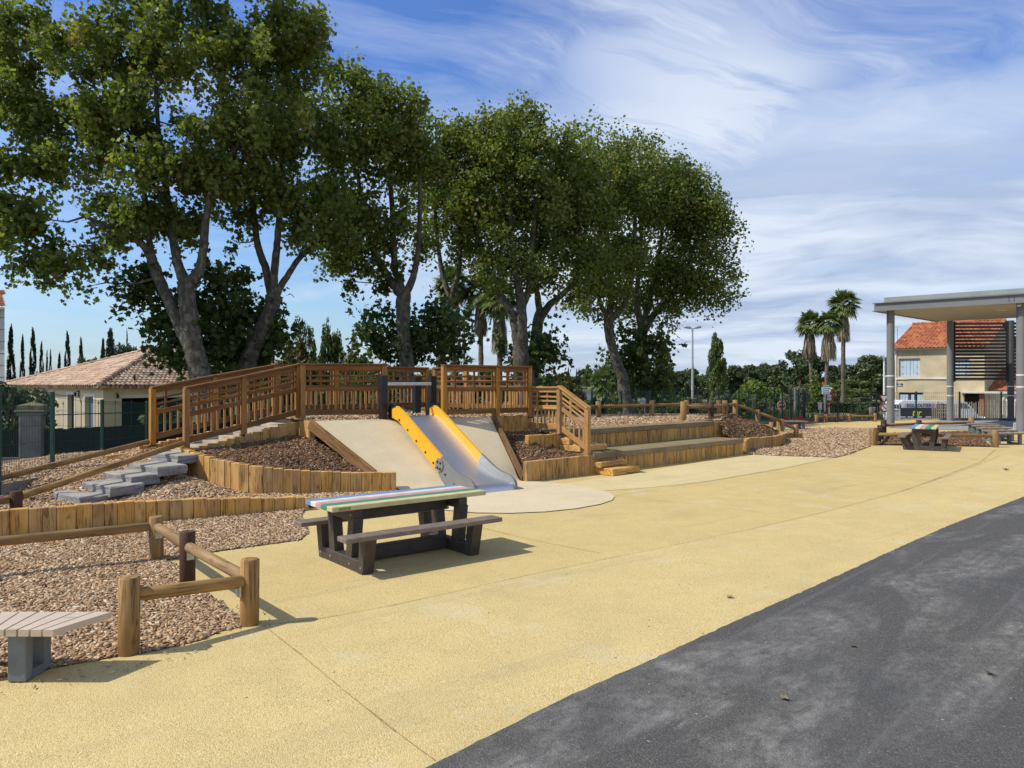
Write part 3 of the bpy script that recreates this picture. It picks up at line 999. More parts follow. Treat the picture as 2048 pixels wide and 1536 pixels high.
# chips on the flat by the far log steps, and the fenced pit on the right
patch('chip_pit_far', g2((1488, 908), (1560, 911.5), (1671, 915), (1700, 908), (1741, 892), (1746, 877), (1762, 864), (1751, 856.5), (1680, 856), (1602, 857), (1570, 862), z=0.008) + [(8.4, 23.2, .01), (7.9, 21.4, .02), (6.9, 18.8, .02), (5.6, 17.7, .02)],
      M['chips'], 0.45, [(8.5, 19.5, .03), (9, 21, .03)], 0.015)
patch('chip_pit_right', [(9.45, 19.35, .009), (12.2, 18.8, .009), (15.4, 24.9, .009), (13.3, 24.3, .009), (11.9, 23.8, .009), (10.6, 21.2, .009)], M['mulch'], 0.4, [(11, 20, .03), (13, 22.5, .03)], 0.015)
patch('mulch_far', [(10.7, 30.7, .008), (13.1, 33.5, .008), (14.2, 33.3, .008), (17.4, 32.9, .008), (13.4, 31.0, .008), (10.5, 28.7, .008), (8.2, 25.3, .008), (7.6, 26.0, .008)], M['mulch'], 0.6, [(12, 31, .12), (10, 28.5, .1), (13.2, 32.4, .12)], 0.03)
# concrete pad below the canopy and the street beyond
patch('canopy_pad', [(13.7, 27.0, .012), (17.2, 24.3, .012), (23.5, 26.5, .012), (23.5, 31.7, .012), (18.9, 32.5, .012)], M['concrete'])
o = MB(); o.hexa((16.6, 32.75, -.5), (7.4, -.6, 0), (.05, .3, 0), (0, 0, .56)); structure(o.build('kerb', M['kerb']))


def road_strip(name, pts, wid, mat, lift):
    v = []
    for i, p in enumerate(pts):
        a = Vector(pts[max(0, i - 1)]); b = Vector(pts[min(len(pts) - 1, i + 1)])
        d = (b - a).normalized()
        s_ = Vector((-d.y, d.x)) * wid / 2
        for k in range(5):
            q = Vector(p) - s_ + s_ * 2 * k / 4
            v.append((q.x, q.y, terrain(q.x, q.y) + lift))
    f = []
    for i in range(len(pts) - 1):
        for k in range(4):
            f.append((i * 5 + k, i * 5 + k + 1, i * 5 + k + 6, i * 5 + k + 5))
    me = bpy.data.meshes.new(name)
    me.from_pydata(v, [], [tuple(reversed(q)) for q in f])
    me.materials.append(mat)
    o = bpy.data.objects.new(name, me)
    COL.objects.link(o)
    structure(o)


road_strip('street', [(10 + 1.1 * i, 44 - 0.02 * i + 0.004 * i * i) for i in range(32)], 6.5, M['road'], 0.05)


# ------------------------------------------------------------------ loose wood chips
def scatter_chips(name, patches, mat, scale=1.0, dens=900, lim=None, fade=None, label=None):
    cen, nor = [], []
    for pn in patches:
        me = PATCH[pn].data
        me.calc_loop_triangles()
        V = np.array([v.co[:] for v in me.vertices])
        T = np.array([t_.vertices[:] for t_ in me.loop_triangles])
        A, B, C_ = V[T[:, 0]], V[T[:, 1]], V[T[:, 2]]
        N = np.cross(B - A, C_ - A)
        ar = np.linalg.norm(N, axis=1) / 2
        n = int(ar.sum() * dens)
        ti = RNG.choice(len(T), n, p=ar / ar.sum())
        r1, r2 = RNG.random(n), RNG.random(n)
        fl = r1 + r2 > 1
        r1[fl], r2[fl] = 1 - r1[fl], 1 - r2[fl]
        Q = A[ti] + (B - A)[ti] * r1[:, None] + (C_ - A)[ti] * r2[:, None]
        keep = np.ones(n, bool)
        if lim:
            keep = lim(Q)
        cen.append(Q[keep]); nor.append((N / (2 * ar[:, None] + 1e-12))[ti][keep])
    Q = np.concatenate(cen); N = np.concatenate(nor)
    n = len(Q)
    th = RNG.uniform(0, 2 * np.pi, n)
    tilt = RNG.normal(0, 0.30, (n, 2))
    up = N + np.stack([tilt[:, 0], tilt[:, 1], np.zeros(n)], 1)
    up /= np.linalg.norm(up, axis=1)[:, None]
    ax = np.stack([np.cos(th), np.sin(th), np.zeros(n)], 1)
    ax -= up * (ax * up).sum(1)[:, None]
    ax /= np.linalg.norm(ax, axis=1)[:, None]
    ay = np.cross(up, ax)
    L = RNG.lognormal(np.log(0.019), 0.42, n) * scale
    W = np.minimum(L * 0.85, RNG.lognormal(np.log(0.0095), 0.35, n) * scale)
    H = RNG.uniform(0.002, 0.004, n) * scale
    cx = Q + N * (RNG.uniform(0.0, 0.010, n) * scale)[:, None]
    quad = np.array([(-1, -.7), (-.3, -1), (.85, -.8), (1, .5), (.2, 1), (-.9, .65)])
    vs = np.zeros((n, 12, 3))
    for k, (a, b) in enumerate(quad):
        a_ = a * RNG.uniform(.8, 1.15, n); b_ = b * RNG.uniform(.7, 1.2, n)
        p = cx + ax * (a_ * L)[:, None] + ay * (b_ * W)[:, None]
        vs[:, k] = p - up * H[:, None]
        vs[:, k + 6] = p + up * H[:, None]
    base = (np.arange(n) * 12)[:, None]
    fq = [(6, 7, 10, 11), (7, 8, 9, 10)] + [(i, (i + 1) % 6, (i + 1) % 6 + 6, i + 6) for i in range(6)]
    F_ = np.concatenate([base + np.array(q)[None, :] for q in fq], axis=1).ravel()
    r = np.repeat(np.clip(RNG.normal(0.55, 0.24, n), 0, 1), 12)
    o = raw_mesh(name, vs.reshape(-1, 3), F_, 4, mat, r)
    o['kind'] = 'stuff'
    if label:
        tag(o, label, 'wood chips', kind='stuff')
    return o


near_lim = lambda Q: (Q[:, 1] > 3.2) & (Q[:, 0] > -0.85 * Q[:, 1] - 0.8)
scatter_chips('wood_chips', ['chip_pit_near'], M['chip'], .88, 3000, lambda Q: near_lim(Q), label='pale tan wood chips filling the pit inside the low log rail')
scatter_chips('wood_chips', ['chip_bank'], M['chip'], 1.15, 1300, lambda Q: near_lim(Q) & (Q[:, 0] > -8.6), label='pale wood chips on the bank round the slate steps')
scatter_chips('wood_chips', ['chip_platform', 'chip_plateau'], M['chip'], 1.5, 420, lambda Q: Q[:, 1] < 22, label='tan wood chips on the raised plateau behind the stage')
scatter_chips('wood_chips', ['chip_pit_far'], M['chip'], 1.6, 420, label='light wood chips spread on the flat beside the curved timber wall')
scatter_chips('bark_chips', ['mulch_bed_west', 'mulch_bed_east'], M['bark_chip'], 1.2, 1300, label='dark brown bark mulch in the beds beside the slide slope')
scatter_chips('bark_chips', ['mulch_mound', 'chip_pit_right'], M['bark_chip'], 1.6, 420, label='brown bark mulch on the mound and in the fenced pit')
# a few strays that were kicked over the edge
mb_pts = PATCH['chip_pit_near']
patch('stray_zone', g2((0, 1368), (110, 1345), (240, 1322), (300, 1312), (400, 1288), (480, 1262), (500, 1240), (480, 1226), (455, 1200), (530, 1215), (545, 1250), (470, 1285), (340, 1325), (200, 1355), (0, 1400), z=0.012), M['chips'])
scatter_chips('stray_chips', ['stray_zone'], M['chip'], 0.5, 160, label='a few stray chips on the yellow surface below the log rail')
bpy.data.objects.remove(PATCH.pop('stray_zone'))


# ------------------------------------------------------------------ timber walls
def polyline(pts, n_sub=6, curve=True):
    pts = [Vector(p) for p in pts]
    if not curve or len(pts) < 3:
        return pts
    ext = [pts[0] * 2 - pts[1]] + pts + [pts[-1] * 2 - pts[-2]]
    out = []
    for i in range(1, len(ext) - 2):
        p0, p1, p2, p3 = ext[i - 1:i + 3]
        for k in range(n_sub):
            t = k / n_sub
            out.append(0.5 * ((2 * p1) + (p2 - p0) * t + (2 * p0 - 5 * p1 + 4 * p2 - p3) * t * t + (3 * p1 - p0 - 3 * p2 + p3) * t ** 3))
    out.append(pts[-1])
    return out


def sleeper_wall(name, label, path, wmin=0.10, wmax=0.18, thick=0.10, mat='sleeper', curve=True, parent=None, group=None, jit=0.006, cat='retaining wall', bias=None):
    """upright sleepers side by side; path of (x, y, z_bottom, z_top)"""
    p4 = [Vector((p[0], p[1], 0)) for p in path]
    line = polyline([Vector((p[0], p[1], p[2])) for p in path], 8, curve)
    tops = polyline([Vector((p[0], p[1], p[3])) for p in path], 8, curve)
    cum = [0.0]
    for a, b in zip(line[:-1], line[1:]):
        cum.append(cum[-1] + (Vector((b.x, b.y)) - Vector((a.x, a.y))).length)

    def at(s):
        for i in range(len(cum) - 1):
            if s <= cum[i + 1] or i == len(cum) - 2:
                t = (s - cum[i]) / max(1e-9, cum[i + 1] - cum[i])
                return line[i].lerp(line[i + 1], t), tops[i].lerp(tops[i + 1], t).z
    mb = MB()
    s = 0.0
    while s < cum[-1] - 0.03:
        w_ = min(random.uniform(wmin, wmax), cum[-1] - s)
        if cum[-1] - s - w_ < 0.05:
            w_ = cum[-1] - s
        a, za = at(s)
        b, zb = at(s + w_)
        d = Vector((b.x - a.x, b.y - a.y, 0))
        sd = Vector((-d.y, d.x, 0)).normalized()
        zt = (za + zb) / 2 + random.uniform(-jit, jit)
        push = random.uniform(-0.006, 0.006)
        g_ = d.normalized() * 0.0035
        o_ = Vector((a.x, a.y, min(a.z, b.z))) + g_ / 2 + sd * push
        mb.hexa(o_, d - g_, sd * thick, (0, 0, zt - o_.z), ch=0.006)
        s += w_
    o = mb.build(name, M[mat], parent)
    if parent is None:
        tag(o, label, cat, group)
    return o


sleeper_wall('sleeper_wall', 'long low wall of upright oak sleepers along the near chip pit', [(-7.6, 6.35, -.1, .31), (-5.26, 7.6, -.1, .30), (-4.2, 8.37, -.1, .275), (-3.4, 8.87, -.1, .23), (-2.58, 9.4, -.1, .16)], 0.11, 0.18)
sleeper_wall('sleeper_wall', 'curved honey coloured sleeper wall in front of the dark mulch bed left of the slide', [(-5.07, 11.42, -.05, .66), (-5.06, 11.27, -.05, .64), (-4.75, 10.98, -.05, .59), (-4.25, 10.70, -.05, .50), (-3.65, 10.47, -.05, .44), (-3.06, 10.60, -.05, .365), (-2.4, 10.80, -.05, .31), (-1.72, 11.0, -.05, .285)], 0.10, 0.17)
sleeper_wall('sleeper_wall', 'stepped sleeper wall climbing under the near ramp railing', [(-5.0, 11.42, .1, .60), (-4.25, 12.05, .1, .79), (-3.62, 12.58, .1, .97)], 0.13, 0.18, curve=False)
sleeper_wall('sleeper_wall', 'short sleeper wall end at the top left corner of the rubber slope', [(-3.60, 12.50, .1, .99), (-3.30, 12.06, .1, .985)], 0.14, 0.2, curve=False)
sleeper_wall('sleeper_wall', 'stepped sleeper wall under the far ramp railing', [(-6.05, 12.02, .1, .58), (-5.3, 12.75, .1, .75), (-4.5, 13.7, .1, .98)], 0.13, 0.2, curve=False)
sleeper_wall('sleeper_wall', 'cluster of short pale sleepers below the far ramp post', [(-6.45, 11.75, .1, .46), (-6.05, 11.98, .1, .51), (-5.72, 12.08, .1, .50)], 0.09, 0.13, curve=False)
sleeper_wall('sleeper_wall', 'brown sleeper wall below the right railing at the top of the slope', [(-.38, 13.62, .2, .985), (.34, 14.2, .2, .985), (.40, 14.95, .2, .985)], 0.11, 0.17, mat='sleeper_brown', curve=False)
sleeper_wall('sleeper_wall', 'small sleeper wall below the level railing in the right mulch bed', [(.30, 13.06, .1, .69), (.92, 13.66, .1, .685)], 0.11, 0.17, mat='sleeper_brown', curve=False)
sleeper_wall('sleeper_wall', 'straight low sleeper wall between the slide foot and the block steps', [(.24, 12.06, -.05, .33), (1.44, 13.10, -.05, .34)], 0.12, 0.18, mat='sleeper_brown', curve=False)
sleeper_wall('sleeper_wall', 'curved sleeper wall holding the mulch mound at the right end of the stage', [(5.36, 16.95, -.05, .30), (5.72, 17.75, -.05, .30), (6.25, 18.25, -.05, .29), (6.75, 18.8, -.05, .28), (7.35, 19.9, -.05, .27), (7.75, 21.15, -.05, .25)], 0.12, 0.17, thick=0.12, mat='sleeper_brown')
sleeper_wall('sleeper_wall', 'very short sleeper wall between the two posts at the foot of the mound', [(7.85, 21.35, -.05, .17), (8.55, 21.75, -.05, .16)], 0.12, 0.2, mat='sleeper_brown', curve=False)
sleeper_wall('sleeper_wall', 'sleepers closing the upper tier of the stage at its right end', [(4.77, 17.44, .2, .72), (5.14, 17.78, .2, .69)], 0.12, 0.17, mat='sleeper_brown', curve=False)
mb = MB()
mb.beam((4.75, 18.0, .755), (6.25, 20.72, .755), .09, .07, ch=.006)
tag(mb.build('edging_beam', M['edge_beam']), 'dark timber edging along the plateau above the mulch mound', 'edging')
mb = MB()
mb.beam((-8.9, 9.3, .31), (-6.9, 10.35, .32), .12, .05, ch=.006)
tag(mb.build('edging_beam', M['sleeper']), 'thin pale timber edging lying in the chips behind the log handrail', 'edging')

# ------------------------------------------------------------------ rubber slope with its edge beams
TL, TR, BR, BL = Vector((-3.22, 12.02, 1.0)), Vector((-.40, 13.6, 1.0)), Vector((.13, 12.2, .011)), Vector((-1.64, 11.02, .011))
nu, nv = 24, 16
v, f = [], []
for j in range(nv + 1):
    t = j / nv
    for i in range(nu + 1):
        s_ = i / nu
        p = (TL.lerp(TR, s_)).lerp(BL.lerp(BR, s_) + Vector((.613, -.79, 0)) * (1.1 * s_ * (1 - s_)), t)
        z = 1.0 - t
        z = 1.0 - t if t < 0.85 else 0.15 * max(0.0, 1 - (t - .85) / .15) ** 1.6
        v.append((p.x, p.y, .011 + z * .989))
for j in range(nv):
    for i in range(nu):
        a = j * (nu + 1) + i
        f.append((a, a + nu + 1, a + nu + 2, a + 1))
me = bpy.data.meshes.new('rubber_slope'); me.from_pydata(v, [], f); me.materials.append(M['cream'])
for p in me.polygons: p.use_smooth = True
o = bpy.data.objects.new('rubber_slope', me); COL.objects.link(o); structure(o)
patch('rubber_apron', [tuple(BL.lerp(BR, k_ / 10) + Vector((.613, -.79, 0)) * (1.1 * k_ / 10 * (1 - k_ / 10) - .02)) for k_ in range(11)] + g2((1042, 962), (1080, 963), (1120, 967), (1165, 973), (1200, 979), (1222, 987), (1229, 993), (1224, 1000), (1200, 1008), (1150, 1017), (1090, 1023), (1020, 1026), (950, 1025), (880, 1019), (820, 1011), (785, 1001), (776, 992), (786, 985.5), z=0.011), M['cream'])
mb = MB(); mb.beam(TL + Vector((-.05, -.03, -.05)), Vector((-2.06, 11.06, .235)), .07, .16, ch=.006)
tag(mb.build('edging_beam', M['edge_beam']), 'sloping brown edge beam on the left side of the rubber slope', 'edging')
mb = MB(); mb.beam(TR + Vector((.05, .0, .02)), BR + Vector((.06, .0, .03)), .06, .11, ch=.006)
tag(mb.build('edging_beam', M['edge_beam']), 'sloping brown edge beam on the right side of the rubber slope', 'edging')

sleeper_wall('sleeper_wall', 'stepped sleepers beside the block steps under the stair railing', [(.92, 13.66, .1, .66), (1.18, 13.40, .1, .50), (1.40, 13.14, .1, .345)], .10, .15, mat='sleeper_brown', curve=False)
# ------------------------------------------------------------------ slide
SD = Vector((.613, -.79, 0)); SS = Vector((.79, .613, 0)); ST = Vector((-1.66, 12.76, 0))
UP = Vector((0, 0, 1))
slide = thing('slide', (-.9, 11.8, 0), 'steel slide with yellow sides and grey rounded end on the rubber slope', 'slide')
prof = [(-.14, 1.05), (0, 1.05), (.10, 1.04), (.20, 1.005), (.30, .95), (.6, .782), (.9, .614), (1.2, .446), (1.42, .322), (1.58, .243), (1.74, .182), (1.9, .143), (2.06, .121), (2.18, .113), (2.25, .108), (2.29, .094), (2.31, .07), (2.315, .0)]
HW = .35
mb = MB()
cross = [(-HW, .010), (-HW + .012, .004), (-HW + .04, 0), (-.12, -.003), (.12, -.003), (HW - .04, 0), (HW - .012, .004), (HW, .010)]
vs, fs = [], []
for k, (s_, z) in enumerate(prof):
    for c_, dz in cross:
        e = 1.0 if k < len(prof) - 5 else max(0.0, (len(prof) - 1 - k) / 5)
        vs.append(ST + SD * s_ + SS * c_ + UP * (z + dz * e))
nc = len(cross)
for k in range(len(prof) - 1):
    for i in range(nc - 1):
        fs.append((k * nc + i, (k + 1) * nc + i, (k + 1) * nc + i + 1, k * nc + i + 1))
mb.add(vs, fs, None, .5, 0, True)
mb.build('slide_bed', M['steel'], slide)
yel = [(-.13, 1.03), (-.13, 1.205), (-.06, 1.23), (.06, 1.22), (.28, 1.125), (.9, .782), (1.44, .485), (1.34, .235), (.9, .50), (.4, .80), (.08, .985)]
gre = [(1.44, .485), (1.60, .408), (1.76, .328), (1.92, .268), (2.06, .238), (2.18, .216), (2.26, .185), (2.31, .14), (2.335, .09), (2.335, .0), (1.55, .0), (1.34, .235)]
for sgn in (-1, 1):
    base = ST + SS * (sgn * HW) + (SS * (-.045) if sgn < 0 else SS * 0)
    b = MB(); b.prism(yel, base, SD, UP, SS * .045); sp_ = b.build('side_panel', M['yellow_plastic'], slide)
    sp_['label'] = 'yellow side panel'
    b = MB(); b.prism(gre, base, SD, UP, SS * .045); b.build('end_panel', M['grey_plastic'], slide)['label'] = 'grey curved end panel'
    out_ = base if sgn < 0 else base + SS * .045
    b = MB()
    c0 = out_ + SD * 1.40 + UP * .352
    ring = [c0 + (SD * math.cos(a) + UP * math.sin(a)) * .105 for a in [2 * math.pi * i / 24 for i in range(24)]]
    b.add(ring + [p + SS * sgn * .016 for p in ring], ([tuple(range(24, 48)) if sgn > 0 else tuple(range(47, 23, -1))] + [((i + 1) % 24, i, 24 + i, 24 + (i + 1) % 24) if sgn > 0 else (i, (i + 1) % 24, 24 + (i + 1) % 24, 24 + i) for i in range(24)]), None, .5)
    disc = b.build('joint_disc', M['grey_plastic'], slide)
    pts = [(1.36, .40, .016), (1.445, .385, .016), (1.365, .31, .016), (1.435, .295, .016), (1.30, .30, 0), (1.56, .22, 0), (1.80, .09, 0), (2.05, .07, 0), (.14, 1.0, 0), (.42, .845, 0), (.70, .68, 0), (.98, .52, 0), (1.22, .37, 0)]
    for s_, z, h in pts:
        b = MB()
        p = out_ + SD * s_ + UP * z + SS * sgn * h
        b.tube([p, p + SS * sgn * .014, p + SS * sgn * .018], [.017, .017, .010], 10, True, 0, .5)
        b.build('bolt', M['bolt'], slide)
    b = MB()
    cap = [(-.24, 1.0), (-.24, 1.16), (-.19, 1.25), (-.10, 1.28), (-.02, 1.245), (.02, 1.21), (-.06, 1.205), (-.12, 1.18), (-.12, 1.0)]
    b.prism(cap, base + SS * (-.01), SD, UP, SS * .065)
    b.build('top_bracket', M['black_metal'], slide)

gate = thing('slide_gate', tuple(ST), 'black posts with a pale steel bar across the top of the slide', 'gate')
for (dx, bz) in ((-HW - .14, .9), (HW + .14, .9)):
    p = ST + SS * dx - SD * .26
    b = MB(); b.hexa(p - SS * .06 - SD * .06 + UP * bz, SS * .12, SD * .12, UP * (1.745 - bz), ch=.006); b.build('post', M['black_metal'], gate)
b = MB(); b.hexa(ST - SD * .235 - SS * (HW + .085) + UP * 1.575, SS * (2 * HW + .17), SD * .05, UP * .055, ch=.006); b.build('bar', M['bar_steel'], gate)
b = MB(); q = P(838, 800, 14.4); b.hexa(Vector((q.x - .06, q.y - .06, .95)), SS * .125, -SD * .125, UP * .79, ch=.006)
tag(b.build('black_post', M['black_metal']), 'single black post standing on the platform behind the slide gate', 'post')


# ------------------------------------------------------------------ timber railings
def railing(name, label, nodes, h=.94, post_m='rail_post', rail_m='rail', per_m=9.0, post_over=0.0, group='timber railings of the play mound', post_w=.085, first=True, last=True, balmat='stair_rail', drop=.02):
    nodes = [Vector(n) for n in nodes]
    t_ = thing(name, tuple(nodes[0]), label, 'railing', group)
    for i, n in enumerate(nodes):
        if (i == 0 and not first) or (i == len(nodes) - 1 and not last):
            continue
        d = (nodes[min(i + 1, len(nodes) - 1)] - nodes[max(0, i - 1)]); d.z = 0; d.normalize()
        sd = Vector((-d.y, d.x, 0))
        b = MB()
        b.hexa(n - d * post_w / 2 - sd * post_w / 2 - UP * drop, d * post_w, sd * post_w, UP * (h - .035 + drop), ch=.005)
        b.build('post', M[post_m], t_)
        b = MB()
        b.hexa(n - d * .05 - sd * .05 - UP * (drop + .02), d * .10, sd * .10, UP * .02)
        b.build('post_foot', M['black_metal'], t_)
    for a, c in zip(nodes[:-1], nodes[1:]):
        d = c - a
        L = Vector((d.x, d.y, 0)).length
        dh = Vector((d.x, d.y, 0)) / L
        sd = Vector((-dh.y, dh.x, 0))
        m0 = post_w / 2 / L

        def bar(nm, z0, z1, thick, f0=m0, f1=1 - m0, mat=rail_m, off=0.0):
            b_ = MB()
            b_.hexa(a + d * f0 + UP * z0 - sd * (thick / 2 - off), d * (f1 - f0), sd * thick, UP * (z1 - z0), ch=.004)
            b_.build(nm, M[mat], t_)
        bar('cap_rail', h - .034, h, .125, -.03 / L, 1 + .03 / L)
        bar('top_rail', h - .115, h - .036, .045)
        zm0, zm1 = .50 * h, .50 * h + .075
        zu = h - .115
        gap = (zu - zm1)
        for k in (1, 2):
            zc = zm1 + gap * k / 3
            bar('slat', zc - .017, zc + .017, .028)
        bar('mid_rail', zm0, zm1, .045, off=-.004)
        bar('bottom_rail', .07 * h, .07 * h + .095, .045)
        nb = max(2, int(L * per_m))
        for k in range(nb):
            f_ = m0 + (1 - 2 * m0) * (k + .5) / nb + random.uniform(-.12, .12) / nb
            wv = d * (.034 / L)
            b_ = MB()
            b_.hexa(a + d * f_ - wv / 2 + UP * (.07 * h + .06) - sd * .018 + sd * .024, wv, sd * .022, UP * (zm0 - .07 * h - .03), ch=.003)
            b_.build('baluster', M[balmat], t_)
        nst = 1 if L < .8 else 2
        for k in range(nst + 1):
            f_ = m0 + (1 - 2 * m0) * ((k + .5) / (nst + .6))
            b_ = MB()
            wv = d * (.04 / L)
            b_.hexa(a + d * f_ - wv / 2 + UP * (zm1 - .01) + sd * .015, wv, sd * .022, UP * (zu - zm1 + .02), ch=.003)
            b_.build('stile', M[rail_m], t_)
    return t_


railing('railing', 'near sloping ramp railing of stained timber rising to the platform', [(-5.0, 11.36, .62), (-4.36, 12.02, .80), (-3.68, 12.72, 1.01)])
railing('railing', 'far sloping ramp railing of stained timber behind the near one', [(-5.86, 12.06, .62), (-5.2, 12.92, .82), (-4.45, 13.86, 1.03)])
railing('railing', 'level railing panel left of the slide top', [(-3.56, 12.62, 1.0), (-2.24, 12.97, 1.0)], h=.955)
railing('railing', 'long level railing right of the slide top', [(-1.20, 13.06, .99), (-.28, 13.78, .99), (.33, 14.24, .99)], h=.955)
railing('railing', 'railing along the back of the platform seen through the slide gate', [(-4.42, 13.95, 1.03), (-3.55, 14.9, 1.03), (-2.7, 15.8, 1.03), (-1.93, 16.65, 1.03)], h=.945)
railing('railing', 'rear right railing showing pale through the lattice of the front one', [(-1.72, 16.55, 1.02), (-.98, 15.95, 1.02), (-.3, 15.42, 1.02), (.34, 14.95, 1.0)], h=.95)
railing('railing', 'lower level railing panel beside the block steps, set down from the platform', [(.335, 14.34, .70), (.88, 13.66, .70)], h=.855, post_m='stair_rail', rail_m='stair_rail', first=False)
railing('railing', 'short stair railing sloping down steeply to the block steps', [(.90, 13.62, .69), (1.34, 13.12, .335)], h=.87, post_m='stair_rail', rail_m='stair_rail', first=False)

# ramp steps
ramp = thing('stepped_ramp', (-4.8, 12.3, .5), 'stepped timber ramp climbing between the two sloping railings', 'ramp')
ra, rb = Vector((-5.42, 11.75, .50)), Vector((-4.05, 13.4, .98))
for k in range(8):
    p = ra.lerp(rb, k / 8)
    d = Vector((rb.x - ra.x, rb.y - ra.y, 0)).normalized(); sd = Vector((-d.y, d.x, 0))
    b = MB(); b.hexa(p - sd * .50 - UP * .25, d * .30, sd * 1.0, UP * .31, ch=.006)
    b.build('step', M['pale_wood'], ramp)


# ------------------------------------------------------------------ slate steps and their handrails
for i, (x, y, z, lab) in enumerate(((-5.25, 9.01, .20, 'lowest slate block step, just behind the low sleeper wall'), (-5.02, 9.25, .30, 'second slate block step up from the low sleeper wall'),
                                    (-4.97, 9.66, .38, 'middle slate block step of the five'), (-4.78, 9.98, .465, 'fourth slate block step, next below the top one'),
                                    (-4.80, 10.62, .56, 'top slate block step at the foot of the ramp'))):
    a = Vector((-.78, .62, 0)); d = Vector((.5, .86, 0))
    mb = MB()
    wd, dp, ht = random.uniform(.78, .90), random.uniform(.42, .48), .115
    n = 9
    top, bot = [], []
    outl = [(0, 0), (wd * .3, .015), (wd * .65, -.012), (wd, .01), (wd + .01, dp * .5), (wd - .015, dp), (wd * .5, dp + .015), (.01, dp), (-.012, dp * .5)]
    q = Vector((x, y, z))
    lo = [q + a * (u + random.uniform(-.02, .02)) + d * (w_ - .015 + random.uniform(-.01, .01)) - UP * ht for u, w_ in outl]
    mid = [q + a * (u + random.uniform(-.015, .015)) + d * (w_ + random.uniform(-.012, .012)) - UP * (ht * .45) for u, w_ in outl]
    hi = [q + a * u + d * w_ + UP * random.uniform(-.012, .004) for u, w_ in outl]
    hi2 = [q + a * (wd / 2 + (u - wd / 2) * .96) + d * (dp / 2 + (w_ - dp / 2) * .95) + UP * random.uniform(.004, .012) for u, w_ in outl]
    vs = lo + mid + hi + hi2
    fs = []
    for r_ in range(3):
        for k in range(n):
            fs.append((r_ * n + (k + 1) % n, r_ * n + k, (r_ + 1) * n + k, (r_ + 1) * n + (k + 1) % n))
    fs.append(tuple(3 * n + k for k in range(n - 1, -1, -1)))
    mb.add(vs, fs)
    tag(mb.build('slate_step', M['slate']), lab, 'step', 'slate block steps')


def bracket(mb, p, d, w_=.055, h_=.07):
    """galvanised plate under a log rail where it meets its post"""
    sd = Vector((-d.y, d.x, 0)).normalized()
    mb.hexa(Vector(p) - sd * w_ / 2 - UP * h_, d * .012, sd * w_, UP * h_)


def log_fence(name, label, posts, rails, r_post=.061, r_rail=.041, dark=(), group='low log rails', metal=True, rail_mat='log'):
    """posts: (x, y, z, height); rails: (i, j, zi, zj) or ((x, y, z), (x, y, z))"""
    t_ = thing(name, (posts[0][0], posts[0][1], posts[0][2]), label, 'log rail', group)
    for i, (x, y, z, h) in enumerate(posts):
        b = MB()
        lean = Vector((random.uniform(-.008, .008), random.uniform(-.008, .008), 0))
        b.log((x, y, z - .15), Vector((x, y, z + h)) + lean, r_post * random.uniform(.96, 1.04), 20)
        o_ = b.build('post', M['log_dark' if i in dark else 'log'], t_)
        if i in dark:
            o_['label'] = 'dark stained post'
    for r_ in rails:
        if isinstance(r_[0], int):
            a, c = posts[r_[0]], posts[r_[1]]
            p0 = Vector((a[0], a[1], a[2] + r_[2])); p1 = Vector((c[0], c[1], c[2] + r_[3]))
            d = (p1 - p0).normalized()
            p0 += d * (r_post - .012); p1 -= d * (r_post - .012)
        else:
            p0, p1 = Vector(r_[0]), Vector(r_[1])
        b = MB(); b.log(p0, p1, r_rail, 16); b.build('rail', M[rail_mat], t_)
        if metal:
            d = Vector(((p1 - p0).x, (p1 - p0).y, 0)).normalized()
            b = MB(); bracket(b, p0 + d * .02 - UP * r_rail * .6, d); bracket(b, p1 - d * .02 - UP * r_rail * .6, d)
            b.build('bracket', M['galv'], t_)
    return t_


log_fence('log_rail', 'low log rail in the foreground, four posts round the corner of the chip pit',
          [(-3.24, 6.75, 0, .395), (-2.6, 5.93, 0, .42), (-1.75, 4.93, 0, .435), (-2.275, 4.39, 0, .455)],
          [(0, 1, .30, .30), (1, 2, .30, .30), (2, 3, .29, .345), ((-6.6, 4.62, .285), (-3.29, 6.72, .305))], dark=(1,))
log_fence('log_rail', 'nearer long log handrail rising beside the slate steps to the ramp post', [(-5.56, 8.3, .15, .25)], [((-5.55, 8.36, .33), (-5.03, 11.3, .70)), ((-6.6, 7.2, .26), (-5.6, 8.24, .31))], dark=(0,), metal=False)
log_fence('log_rail', 'farther long log handrail rising behind the slate steps', [(-7.3, 7.2, .1, .3)], [((-6.9, 8.55, .27), (-5.9, 12.0, .665))], metal=False)
z0 = .72
log_fence('log_rail', 'log rail along the back of the plateau behind the stage',
          [(2.19, 18.72, z0, .44), (3.76, 19.9, z0, .44), (4.87, 20.65, z0, .43), (5.85, 20.95, z0, .42)], [((.55, 17.5, z0 + .29), (2.16, 18.7, z0 + .31)), (0, 1, .31, .31), (1, 2, .31, .31), (2, 3, .29, .29)], r_post=.07, r_rail=.045, metal=False)
log_fence('log_rail', 'log rail running back from the right end of the upper tier and down the mound',
          [(4.1, 17.72, z0, .46), (4.95, 18.4, z0, .44), (5.72, 19.85, z0, .44), (6.19, 20.5, z0, .44), (6.98, 21.0, .42, .45), (7.80, 21.4, .12, .47), (8.28, 21.55, .0, .42)],
          [(0, 1, .34, .31), (1, 2, .31, .31), (2, 3, .31, .31), (3, 4, .31, .37), (4, 5, .37, .40), (5, 6, .36, .28)], r_post=.07, r_rail=.045, dark=(1,), metal=False)
